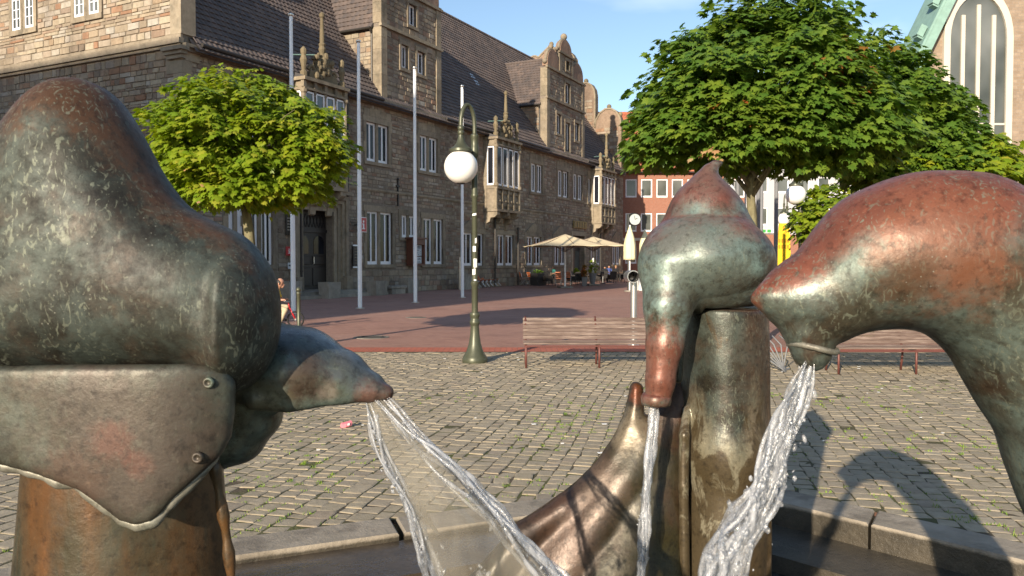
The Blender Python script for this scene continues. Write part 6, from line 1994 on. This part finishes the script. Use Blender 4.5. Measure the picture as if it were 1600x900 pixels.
def chair_proto():
    t = empty('folding_chair')
    for x in (-.2, .2):
        mb = MB(); mb.tube([(x, -.22, 0), (x, .05, .45), (x, .2, .95)], .016, 6); mb.tube([(x, .25, 0), (x, -.18, .45)], .016, 6); mb.build('frame', M['steel'], t, smooth=True)
    for k in range(3):
        mb = MB(); mb.cbox(-.2, .2, .09 + .045 * k, .115 + .045 * k, .58 + .12 * k, .68 + .12 * k, .006); mb.build('back_slat', M['chair_wood'], t)
    for k in range(4):
        mb = MB(); mb.cbox(-.2, .2, -.2 + .09 * k, -.125 + .09 * k, .45, .475, .006); mb.build('seat_slat', M['chair_wood'], t)
    return t
cp = chair_proto(); first = True
def chair(px, py, rz, lab, lean=0.0):
    global first
    o = cp if first else copy_tree(cp); first = False
    p = gp(px, py); o.location = p; o.rotation_euler = (lean, 0, rz)
    tag(o, lab, 'chair', 'orange folding chairs of the café')
chair(873, 448, .15, 'orange slatted folding chair left of the pair below the front parasol')
chair(887, 448, -.05, 'orange slatted folding chair right of the pair below the front parasol')
chair(872, 445, 3.0, 'folding chair behind the left one of the pair at the front parasol')
chair(886, 445, 3.2, 'folding chair behind the right one of the pair at the front parasol')
for i, px in enumerate((752, 758, 764, 770, 776)):
    chair(px, 450 - i * .5, BROT - .3, ('folded orange chair leaning at the left end of the row by the wall', 'second folded orange chair from the left in the row by the wall', 'folded orange chair in the middle of the row leaning by the wall', 'fourth folded orange chair from the left in the row by the wall', 'folded orange chair at the right end of the row by the wall')[i], -.35)
chair(816, 446, 1.9, 'dark orange folding chair alone left of the café tables, nearer the wall row')
chair(829, 446, 2.2, 'dark orange folding chair next to the large dark planter box')
def armchair():
    t = empty('wicker_chair')
    mb = MB(); mb.cbox(-.27, .27, -.25, .25, .30, .42, .03); mb.build('seat', M['wicker'], t)
    mb = MB(); mb.prism([(-.28, .42), (.28, .42), (.26, .86), (.15, .92), (-.15, .92), (-.26, .86)], lambda p, q: (p, .22 + (q - .42) * .2, q), lambda p, q: (p, .28 + (q - .42) * .2, q)); mb.build('backrest', M['wicker'], t)
    for sg in (-1, 1):
        mb = MB(); mb.cbox(sg * .26 - .03, sg * .26 + .03, -.24, .24, .42, .64, .015); mb.build('armrest', M['wicker'], t)
        for y in (-.22, .22):
            mb = MB(); mb.tube([(sg * .24, y, 0), (sg * .24, y, .31)], .022, 6); mb.build('leg', M['wicker'], t)
    return t
ap = armchair()
for i, (px, py, rz, lab) in enumerate(((945, 441, 3.0, 'black wicker chair with the person in the black jacket'), (962, 440, 2.6, 'black wicker chair with the blond person at the far table'), (900, 443, 1.2, 'black wicker chair beside the planters'), (906, 445, .2, 'black wicker chair in front of the café door table'),
                                   (935, 443, 4.2, 'black wicker chair right of the tall grey planter'), (852, 444, 1.4, 'black wicker chair at the table of the person in teal'), (970, 440, 5.0, 'rightmost black wicker chair at the end of the café'), (893, 445.5, 2.2, 'black wicker chair between the orange pair and the square planter'), (856, 446, .6, 'black wicker chair in front of the person in teal, beside the dark planter box'), (938, 440, .4, 'black wicker chair behind the tall grey planter'), (956, 442.5, 3.4, 'black wicker chair nearest the square between the two people in black'), (919, 441, 1.0, 'black wicker chair between the two grey planters'), (977, 441.5, 3.6, 'black wicker chair left of the steel tube post at the café end'))):
    o = ap if i == 0 else copy_tree(ap); o.location = gp(px, py); o.rotation_euler = (0, 0, rz); tag(o, lab, 'chair', 'black wicker chairs of the café')
def table_proto():
    t = empty('cafe_table')
    mb = MB(); mb.cbox(-.4, .4, -.4, .4, .71, .745, .008); mb.build('table_top', M['table'], t)
    mb = MB(); mb.tube([(0, 0, .03), (0, 0, .71)], .03, 8); mb.build('leg', M['steel'], t)
    mb = MB(); mb.lathe([(.24, 0), (.24, .02), (.04, .05)], seg=14); mb.build('foot', M['iron'], t)
    return t
tp = table_proto()
for i, (px, py, lab) in enumerate(((858, 443, 'brown café table at the person in teal'), (907, 444, 'small café table behind the red leaved planter'), (953, 440, 'café table between the two people in black'), (925, 442, 'café table behind the tall grey planter'), (969, 439, 'last café table near the hall corner'), (878, 441.5, 'café table behind the pair of orange folding chairs'), (942, 443.5, 'café table right of the tall grey planter, nearest the square'))):
    o = tp if i == 0 else copy_tree(tp); o.location = gp(px, py); tag(o, lab, 'table', 'café tables')
def planter(px, py, w, h, lab, leafm, lh, tall):
    p = gp(px, py); t = empty('potted_plant', p, 0, lab, 'potted plant', 'potted plants of the café')
    mb = MB()
    if tall: mb.lathe([(w * .55, 0), (w, h), (w * .9, h), (w * .85, h - .06), (0, h - .06)], seg=18)
    else: mb.prism([(-w, 0), (w, 0), (w * 1.1, h), (-w * 1.1, h)], lambda a, b: (a, -w, b), lambda a, b: (a, w, b))
    mb.build('pot', M['planter'], t)
    g = np.random.default_rng(int(px)); n = 130
    d = g.normal(size=(n, 3)); d /= np.linalg.norm(d, axis=1)[:, None]; d[:, 2] = np.abs(d[:, 2]) * 1.3
    pos = d * g.uniform(.3, 1, n)[:, None] * np.array([w * 1.5, w * 1.5, lh * .8]) + np.array([0, 0, h])
    tag(link('foliage', leaves_mesh('foliage', pos, d + np.array([0, 0, .2]), .14, leafm, g, True), t), kind='stuff')
    mb = MB()
    for k in range(5): mb.tube([(0, 0, h - .06), (.1 * math.cos(k * 1.3), .1 * math.sin(k * 1.3), h + lh * .5)], .012, 5)
    mb.build('stem', M['bark'], t)
planter(913, 447, .16, .62, 'grey square planter with reddish leaves in front of the café', M['leaf_red'], .75, False)
planter(926, 446, .26, .85, 'tall round grey planter with a light green bush', M['leaf_bright'], .9, True)
planter(900, 441, .16, .75, 'small green plant on the left behind the red leaved planter', M['leaf_bright'], .35, True)
p = gp(841, 446); t = empty('planter_box', p, BROT, 'large dark planter box at the left end of the café', 'planter')
mb = MB(); mb.cbox(-.7, .7, -.3, .3, 0, .85, .03); mb.build('box', M['wicker'], t)
g = np.random.default_rng(3); n = 90; pos = np.stack([g.uniform(-.6, .6, n), g.uniform(-.2, .2, n), g.uniform(.85, 1.05, n)], 1)
tag(link('foliage', leaves_mesh('foliage', pos, g.normal(size=(n, 3)) + np.array([0, 0, .6]), .13, M['leaf_dark'], g, True), t), kind='stuff')
v = at(996, 440, 46); t = empty('a_board', (v.x + .25, 46, 0), .4, 'white folding sign board behind the hooded figure', 'sign')
mb = MB(); mb.obox((0, -.16, .5), (.32, 0, 0), (0, .015, 0), (0, .1, .5)); mb.build('front_panel', M['white_paint'], t)
mb = MB(); mb.obox((0, .16, .5), (.32, 0, 0), (0, .015, 0), (0, -.1, .5)); mb.build('rear_panel', M['white_paint'], t)

# ------------------------------------------------------------------ people
def figure(name, loc, rz, label, joints, mats, h=.012, cat='person', group=None):
    """joints: list of (label index, chain of (x, y, z, r), blend)"""
    t = empty(name, loc, rz, label, cat, group)
    P = np.array([p for _, c, _ in joints for p in c])
    lo = (P[:, :3] - P[:, 3:4]).min(0) - .04; hi = (P[:, :3] + P[:, 3:4]).max(0) + .04
    s = SDF(lo, hi, h)
    for (lb, c, k) in joints:
        c = c if len(c) > 1 else [c[0], (c[0][0], c[0][1], c[0][2] + .001, c[0][3])]
        s.chain(c, k, 1.0, lb)
    s.build('body', mats, t, per_label=True)
    return t
def hands(sx, x, y, z, lab=0):
    """palm, four curled fingers and a thumb closing round a grip"""
    out = [(lab, [(x, y, z, .026), (x, y - .035, z + .004, .024)], .01)]
    for k in range(4):
        o = -.024 + .016 * k
        out.append((lab, [(x + o, y - .05, z + .012, .0085), (x + o, y - .078, z + .004, .008), (x + o, y - .078, z - .022, .0075)], .003))
    out.append((lab, [(x - sx * .028, y - .02, z, .010), (x - sx * .034, y - .055, z - .012, .008)], .004))
    return out
def seated(top, bottom, skin=0, hair_r=.105, lean=.05):
    j = [(0, [(0, -.02, 1.20, .075), (0, -.03, 1.27, .09)], .01),
         (0, [(0, .0, 1.06, .05), (0, -.01, 1.15, .05)], .02),
         (0, [(0, -.115, 1.205, .014), (0, -.122, 1.215, .010)], .012),
         (1, [(-.17, .02, 1.00, .065), (.17, .02, 1.00, .065)], .03),
         (1, [(0, .03, .98, .13), (0, .04, .75, .125), (0, .03, .52, .15)], .05)]
    for sg in (-1, 1):
        j += [(1, [(sg * .19, .02, 1.0, .062), (sg * .25, -.02, .78, .05)], .02), (0, [(sg * .25, -.02, .77, .04), (sg * .16, -.26, .77, .032)], .01)]
        j += hands(sg, sg * .14, -.28, .775)
        j += [(2, [(sg * .09, .0, .50, .09), (sg * .11, -.40, .50, .068)], .03), (2, [(sg * .11, -.42, .49, .062), (sg * .12, -.40, .10, .045)], .02), (3, [(sg * .12, -.38, .05, .045), (sg * .125, -.54, .035, .035)], .015)]
        j += [(0, [(sg * .085, -.02, 1.22, .018), (sg * .088, -.015, 1.25, .014)], .006)]
    return j
def hair_cap(parent, c, r, mat, low=.0):
    mb = MB(); vs = []; n = 16; k = 8
    for i in range(k + 1):
        a = math.pi * .62 * i / k
        for q in range(n):
            b = 2 * math.pi * q / n
            fr = 1.0 if math.sin(b) > -.3 else .72
            aa = a * fr
            vs.append((c[0] + r * math.sin(aa) * math.cos(b), c[1] + r * 1.08 * math.sin(aa) * math.sin(b), c[2] + r * math.cos(aa)))
    fcs = [(i * n + q, i * n + (q + 1) % n, (i + 1) * n + (q + 1) % n, (i + 1) * n + q) for i in range(k) for q in range(n)]
    mb.add(vs, fcs); o = mb.build('hair', mat, parent, smooth=True)
    md = o.modifiers.new('thick', 'SOLIDIFY'); md.thickness = .02
M['blond'] = simple('light_brown_hair', (.3, .17, .08), .7)
for (px, py, rz, lab, mats, hr) in ((863, 443, -.4, 'seated person in a teal shirt at the café table', ('teal_cloth', 'black_cloth'), 'blond'),
                                (945, 441, 2.9, 'seated person in a black jacket with dark hair, back to the square', ('black_cloth', 'black_cloth'), 'hair'),
                                (962, 440, 2.4, 'seated person in black with light brown hair near the hall corner', ('black_cloth', 'black_cloth'), 'blond'),
                                (951.5, 438.5, .2, 'seated person in a blue shirt between the two in black', ('blue_cloth', 'black_cloth'), 'hair')):
    p = gp(px, py)
    t = figure('person', p, rz, lab, seated(0, 0), [M['skin'], M[mats[0]], M[mats[1]], M['black_cloth']], .02, group='people sitting at the café')
    hair_cap(t, (0, -.02, 1.262), .103, M[hr])

# the child on the small red bicycle; forward is +x
p = gp(446, 512)
bk = empty('small_bicycle', (p.x - .12, p.y, 0), R(8), 'small red and black child bicycle under the child in yellow', 'bicycle')
for x in (-.34, .36):
    q = MB(); q.tube([(x + .19 * math.cos(a * math.pi / 12), 0, .2 + .19 * math.sin(a * math.pi / 12)) for a in range(25)], .022, 8, cap=False); wo = q.build('wheel', M['rubber'], bk, smooth=True)
    q = MB(); q.lathe([(.02, -.03), (.02, .03)], seg=8); hub = MB(); hub.add([(vx + x, vz, vy + .2) for vx, vy, vz in q.v], q.f)
    for k in range(8): hub.tube([(x, 0, .2), (x + .175 * math.cos(k * math.pi / 4), 0, .2 + .175 * math.sin(k * math.pi / 4))], .004, 4)
    hub.build('spokes', M['steel'], wo)
q = MB(); q.tube([(-.34, 0, .2), (-.1, 0, .42), (.22, 0, .48), (.0, 0, .2), (-.1, 0, .42)], .02, 8); q.tube([(-.34, 0, .2), (0, 0, .2)], .016, 8); q.tube([(.22, 0, .48), (.36, 0, .2)], .02, 8); q.tube([(.22, 0, .48), (.19, 0, .62)], .018, 8); q.build('frame', M['red_paint'], bk, smooth=True)
q = MB(); q.tube([(.12, -.24, .66), (.2, -.1, .63), (.2, .1, .63), (.12, .24, .66)], .014, 8); q.build('handlebar', M['steel'], bk, smooth=True)
q = MB(); q.ell if False else None
q.tube([(-.22, 0, .46), (-.1, 0, .47), (.0, 0, .46)], [.06, .06, .025], 8); q.build('saddle', M['rubber'], bk, smooth=True)
q = MB(); q.tube([(0, -.1, .14), (0, -.02, .2), (0, .02, .2), (0, .1, .26)], .012, 6); q.build('pedal_crank', M['steel'], bk)
j = [(0, [(-.02, 0, 1.06, .085), (.0, 0, 1.12, .092)], .01), (0, [(-.06, 0, .93, .042), (-.03, 0, 1.0, .042)], .015), (0, [(.085, 0, 1.055, .014), (.098, 0, 1.045, .011)], .01), (0, [(.05, 0, 1.0, .03), (.06, 0, 1.01, .03)], .02),
     (1, [(-.09, -.11, .86, .05), (-.09, .11, .86, .05)], .03), (1, [(-.09, 0, .85, .10), (-.13, 0, .70, .10), (-.14, 0, .56, .105)], .04), (2, [(-.15, -.06, .52, .09), (-.15, .06, .52, .09)], .03)]
for sg in (-1, 1):
    j += [(1, [(-.09, sg * .13, .86, .05), (-.03, sg * .17, .77, .045)], .015), (0, [(-.03, sg * .17, .76, .033), (.02, sg * .2, .69, .03), (.10, sg * .22, .69, .024)], .008)]
    j += [(0, [(.10, sg * .22, .69, .024), (.13, sg * .225, .69, .022)], .006)]
    for k in range(4):
        o = -.018 + .013 * k
        j.append((0, [(.135, sg * .225 + o, .70, .007), (.157, sg * .225 + o, .69, .007), (.152, sg * .225 + o, .665, .006)], .003))
    j.append((0, [(.11, sg * .19, .69, .008), (.135, sg * .185, .67, .007)], .004))
    kz = .12 if sg < 0 else .2
    j += [(2, [(-.13, sg * .07, .52, .08), (.13, sg * .10, .50 - .06 * (sg < 0), .06)], .02), (2, [(.13, sg * .10, .50 - .06 * (sg < 0), .058), (.02, sg * .1, kz + .06, .045)], .02), (3, [(.0, sg * .1, kz, .035), (.11, sg * .1, kz - .02, .03)], .012)]
    j += [(0, [(-.02, sg * .088, 1.07, .018), (-.025, sg * .09, 1.095, .014)], .006)]
ch_ = figure('person', (p.x - .12, p.y, 0), R(8), 'child with dark hair, yellow shirt and beige trousers riding a small bicycle', j, [M['skin'], M['yellow_shirt'], M['beige_cloth'], M['rubber']], .0095)
q = MB(); vs = []
n = 18
for i in range(9):
    a = math.pi * .64 * i / 8
    for k in range(n):
        b = 2 * math.pi * k / n; fr = .62 if math.cos(b) > .45 else 1.0
        vs.append((-.008 + .101 * math.sin(a * fr) * math.cos(b), .101 * math.sin(a * fr) * math.sin(b), 1.10 + .108 * math.cos(a * fr)))
q.add(vs, [(i * n + k, i * n + (k + 1) % n, (i + 1) * n + (k + 1) % n, (i + 1) * n + k) for i in range(8) for k in range(n)])
o = q.build('hair', M['hair'], ch_, smooth=True); md = o.modifiers.new('thick', 'SOLIDIFY'); md.thickness = .018
q = MB()
for sg in (-1, 1): q.ball((.078, sg * .033, 1.105), .011, 8)
q.build('eyes', M['hair'], ch_, smooth=True)
# ------------------------------------------------------------------ buildings at the far end
def facade(name, x0, x1, Y, eave, depth, label, wallm, wins, roofm=None, ridge=0, plinth=None, cat='building'):
    """frontal block with recessed windows; wins: (x, z, w, h)"""
    t = empty(name, ((x0 + x1) / 2, Y, 0), 0, label, cat)
    ox = (x0 + x1) / 2
    mb = MB(); fn = lambda x, d, z: (x - ox, -d, z)
    hl = [(x, x + w, z, z + h) for (x, z, w, h) in wins]
    wall_shell(x0, x1, -.05, eave, hl, .25, fn, mb)
    a, b = x0 - ox, x1 - ox
    mb.add([(a, 0, 0), (a, depth, 0), (a, depth, eave), (a, 0, eave), (b, 0, 0), (b, depth, 0), (b, depth, eave), (b, 0, eave)], [(0, 3, 2, 1), (4, 5, 6, 7), (1, 2, 6, 5), (3, 7, 6, 2)])
    mb.build('wall', wallm, t, fix=False)
    for (x, z, w, h) in wins:
        window(t, x - ox, .05, z, w, h, w > 1.6, 'front', M['glass2'], fr=.11)
    if roofm:
        mb = MB(); e = .4
        mb.add([(a - .2, -e, eave - .1), (b + .2, -e, eave - .1), (b + .2, depth / 2, ridge), (a - .2, depth / 2, ridge), (b + .2, depth + e, eave - .1), (a - .2, depth + e, eave - .1)], [(0, 1, 2, 3), (3, 2, 4, 5), (0, 3, 5), (1, 4, 2)])
        r = mb.build('roof', M['lead'], t)
        up = Vector((0, depth / 2 + e, ridge - eave + .1)); sl = up.length
        roof_tiles(a - .2, b + .2, (0, -e, eave - .08), (1, 0, 0), up.normalized(), sl, 'roof_tile', r, roofm, .5, .42)
        mb = MB(); mb.tube([(a - .2, -e - .05, eave - .12), (b + .2, -e - .05, eave - .12)], .09, 8); mb.build('gutter', M['pipe'], t)
        mb = MB(); mb.tube([(a - .2, depth / 2, ridge), (b + .2, depth / 2, ridge)], .16, 8); mb.build('ridge', roofm, t)
    return t, ox
Yb = 80.0
def bx(px): return at(px, 400, Yb).x
def bz(py): return at(800, py, Yb).z
wins = []
for k in range(-3, 10):
    x = bx(977 + 24.0 * k)
    if x > bx(1145): break
    for (ya, yb) in ((280, 308.5), (333, 362), (388, 412)):
        if yb > 400 and k % 3 == 1: continue
        wins.append((x, bz(yb), bx(994) - bx(976.5), bz(ya) - bz(yb)))
brick_b, ox = facade('brick_building', bx(900), bx(1146), Yb, bz(268), 12.5, 'red brick building with bright tiled roof and white framed windows', M['brickwall'], wins, M['redtile'], at(1000, 177, Yb + 6.25).z)
mb = MB(); v = (bx(975) - ox); mb.obox((v + .3, .4, bz(246)), (.5, 0, 0), (0, .28, .35), (0, -.03, .03)); mb.build('roof_window', M['glass'], brick_b)
mb = MB(); mb.box(bx(900) - ox, bx(1146) - ox, -.12, .0, bz(376), bz(372)); mb.build('cornice', M['pale_stone'], brick_b)
wins = []
for k in range(-1, 12):
    for (ya, yb) in ((275, 300), (323, 351.5)):
        wins.append((bx(1185 + 32.5 * k), bz(yb), bx(1204) - bx(1185), bz(ya) - bz(yb)))
wins = [w for w in wins if w[0] > bx(1150) and w[0] < bx(1520)]
grey_b, ox = facade('grey_building', bx(1147), bx(1540), Yb + 1.0, bz(205), 12, 'pale grey rendered building with white windows above a brick ground floor', M['greywall'], wins, M['tile'], bz(170))
mb = MB(); mb.box(bx(1148) - ox, bx(1540) - ox, -.14, -.01, .0, bz(366)); mb.build('brick_ground_floor', M['brickwall'], grey_b)
for k in range(8):
    mb = MB(); xx = bx(1150 + 40 * k) - ox; mb.box(xx, xx + 1.5, -.2, -.145, .3, 2.4); o = mb.build('shop_window', M['glass2'], grey_b)
mb = MB(); xx = bx(1193) - ox; mb.box(xx, xx + 1.5, -.3, -.145, bz(364), bz(357.5)); o = mb.build('fascia_sign', M['white_paint'], grey_b)
M['green_sign'] = simple('green_sign', (.05, .3, .06), .5)
mb = MB(); mb.box(xx + .05, xx + .42, -.33, -.305, bz(363), bz(358)); mb.box(xx + .55, xx + .95, -.33, -.305, bz(363), bz(358)); mb.build('sign_panel', M['green_sign'], o)

# the church gable on the right
Yc = 40.0
t = empty('church', (at(1560, 400, Yc).x, Yc, 0), 0, 'tall church gable of brown stone with verdigris copper roof edge', 'church')
ox = t.location.x
cx = lambda px: at(px, 400, Yc).x - ox
cz = lambda py: at(800, py, Yc).z
eL, eZ = cx(1385), cz(190)
slope = (cz(0) - cz(105)) / (cx(1482) - cx(1433))
pk = 9.4; pz = eZ + slope * pk
xw0 = cx(1468)
mb = MB()
prof_ = [(eL, -.05), (eL + 2 * pk, -.05), (eL + 2 * pk, eZ), (eL + pk, pz), (eL, eZ)]
mb.prism(prof_, lambda p, q: (p, 0, q), lambda p, q: (p, 1.6, q)); mb.build('wall', M['churchwall'], t)
mb = MB(); d = Vector((1, 0, slope)).normalized(); nn = Vector((-d.z, 0, d.x))
Ls = math.hypot(pk, slope * pk)
a0 = Vector((eL, 0, eZ)) - d * 1.0
mid = a0 + d * (Ls + 1) / 2
mb.obox(mid + nn * .34 + Vector((0, .62, 0)), d * (Ls + 1) / 2, (0, 1.3, 0), nn * .06); 
d2 = Vector((-1, 0, slope)).normalized(); n2 = Vector((d2.z, 0, -d2.x)) * -1
a1 = Vector((eL + 2 * pk, 0, eZ)) - d2 * 1.0; n2 = Vector((d2.z, 0, -d2.x)); n2 = n2 if n2.z > 0 else -n2
mb.obox(a1 + d2 * (Ls + 1) / 2 + n2 * .34 + Vector((0, .62, 0)), d2 * (Ls + 1) / 2, (0, 1.3, 0), n2 * .061)
rf_ = mb.build('roof', M['copper'], t)
mb = MB(); mb.obox(mid + nn * .12 + Vector((0, -.35, 0)), d * (Ls + 1) / 2, (0, .3, 0), nn * .26); mb.obox(a1 + d2 * (Ls + 1) / 2 + n2 * .12 + Vector((0, -.35, 0)), d2 * (Ls + 1) / 2, (0, .3, 0), n2 * .262); mb.build('verge_flashing', M['copper'], t)
for f_ in (2.1, 3.9, 5.6):
    q = a0 + d * (f_ + 1.6) + nn * .62
    mb = MB(); mb.obox(q + Vector((0, -.2, 0)), d * .28, (0, .26, 0), nn * .16); mb.obox(q + Vector((0, -.2, 0)) - nn * .12 - d * .3, d * .06, (0, .2, 0), nn * .2); mb.build('snow_guard', M['copper'], t)
# tall traceried window with a pale stone surround
wx0, wx1 = cx(1467), cx(1467) + 3.4
def arch_(x0, x1, zb, zs, zt, n=8):
    c = (x0 + x1) / 2
    return [(x0, zb), (x1, zb)] + [(c + (x1 - c) * math.cos(k * math.pi / n / 2), zs + (zt - zs) * math.sin(k * math.pi / n / 2)) for k in range(n + 1)] + [(c - (x1 - c) * math.cos(k * math.pi / n / 2), zs + (zt - zs) * math.sin(k * math.pi / n / 2)) for k in range(n - 1, -1, -1)]
mb = MB(); o_ = arch_(wx0, wx1, 3.0, cz(60), cz(-20)); i_ = arch_(wx0 + .32, wx1 - .32, 3.3, cz(60), cz(-20) - .4)
n = len(o_)
mb.add([(p, -.16, q) for p, q in o_] + [(p, -.16, q) for p, q in i_] + [(p, .05, q) for p, q in o_] + [(p, .05, q) for p, q in i_],
       [(k, (k + 1) % n, n + (k + 1) % n, n + k) for k in range(n)] + [(k, 2 * n + k, 2 * n + (k + 1) % n, (k + 1) % n) for k in range(n)] + [(n + k, n + (k + 1) % n, 3 * n + (k + 1) % n, 3 * n + k) for k in range(n)])
ws = mb.build('window_surround', M['pale_stone'], t)
mb = MB(); mb.prism(i_, lambda p, q: (p, -.05, q), lambda p, q: (p, -.02, q)); mb.build('pane', M['glass2'], ws)
mb = MB(); c = (wx0 + wx1) / 2
for k in (-1, 0, 1): mb.box(c + k * .75 - .09, c + k * .75 + .09, -.14, -.051, 3.3, cz(60) + (1.6 if k == 0 else 1.1))
for z in (5, 6.7, 8.4): mb.box(wx0 + .33, wx1 - .33, -.10, -.052, z - .05, z + .05)
mb.build('tracery', M['pale_stone'], ws)

# tall yellow sign and slender grey posts behind the hooded figure
Zs = 30.0
v = at(1224, 375, Zs); t = empty('yellow_sign', (v.x, Zs, 0), 0, 'tall tapering yellow sign board beside the lamp posts', 'sign')
zt = at(1224, 349, Zs).z
mb = MB(); mb.prism([(-.34, .25), (.34, .25), (.20, zt), (-.16, zt)], lambda p, q: (p, -.06, q), lambda p, q: (p, .06, q)); mb.build('board', M['yellow_sign'], t)
mb = MB(); mb.box(-.1, .1, -.05, .05, 0, .25); mb.lathe([(.4, 0), (.4, .05)], seg=14); mb.build('foot', M['iron'], t)
M['amber_print'] = simple('amber_print', (.55, .25, .01), .6)
mb = MB(); mb.box(-.05, .09, -.066, -.0605, zt - .28, zt - .14)
for k in range(2):
    for q in range(4): mb.box(-.2 + .105 * q, -.2 + .105 * q + .07, -.066, -.0605, zt - .72 - .22 * k, zt - .58 - .22 * k)
mb.build('print', M['amber_print'], t)
pp = None
for (px, Z, h, lab) in ((1152, 24, 5.2, 'slender grey post just right of the pointed hood'), (1184, 23, 5.0, 'slender grey post beside the tree trunk'), (1189, 26, 4.6, 'second slender grey post close beside the tree trunk'), (1212, 23.5, 5.2, 'thicker grey post left of the lamp globe')):
    v = at(px, 400, Z)
    if pp is None:
        pp = empty('grey_post'); mb = MB(); mb.lathe([(.06, 0), (.06, 5)], seg=10); mb.build('pole', M['planter'], pp, auto=40); mb = MB(); mb.lathe([(.1, 0), (.1, .03)], seg=10); mb.build('base_plate', M['planter'], pp); mb = MB(); mb.lathe([(.07, 0), (.05, .05), (0, .06)], (0, 0, 5), seg=10); mb.build('cap', M['planter'], pp); o = pp
    else: o = copy_tree(pp)
    o.location = (v.x, Z, 0); o.scale = (1, 1, h / 5); tag(o, lab, 'post', 'slender grey posts')

# the house behind the photographer whose shadow lies over the foot of the hall
az = R(SUN_AZ); wv = Vector((math.sin(az), math.cos(az), 0))
D = 46.0; tanE = math.tan(R(SUN_EL))
base_pt = Vector((-5.0, 24.0, 0)) - wv * 50
dirx = Vector((-.890, .456, 0))
# height so that the shade ends at the string course of the near gable
tt_ = (CORNER - base_pt); perp = Vector((.456, .890, 0))
dist = tt_.dot(perp) / wv.dot(perp)
Hh = 9.75 + tanE * dist
hs = empty('corner_house', base_pt, math.atan2(-.456, .890) + math.pi, 'tall plain rendered house behind the viewer', 'house')
mb = MB(); mb.box(0, 34, 0, 9, -.05, Hh - .4); mb.build('wall', M['greywall'], hs)
mb = MB(); mb.box(-.02, 34.4, -.4, 9.4, Hh - .4, Hh); mb.build('roof', M['lead'], hs)
for k in range(8):
    for q in range(5):
        mb = MB(); x = 2 + 4 * k; mb.box(x, x + 1.4, -.04, -.005, 2 + 3.8 * q, 4 + 3.8 * q); mb.build('window', M['glass2'], hs)
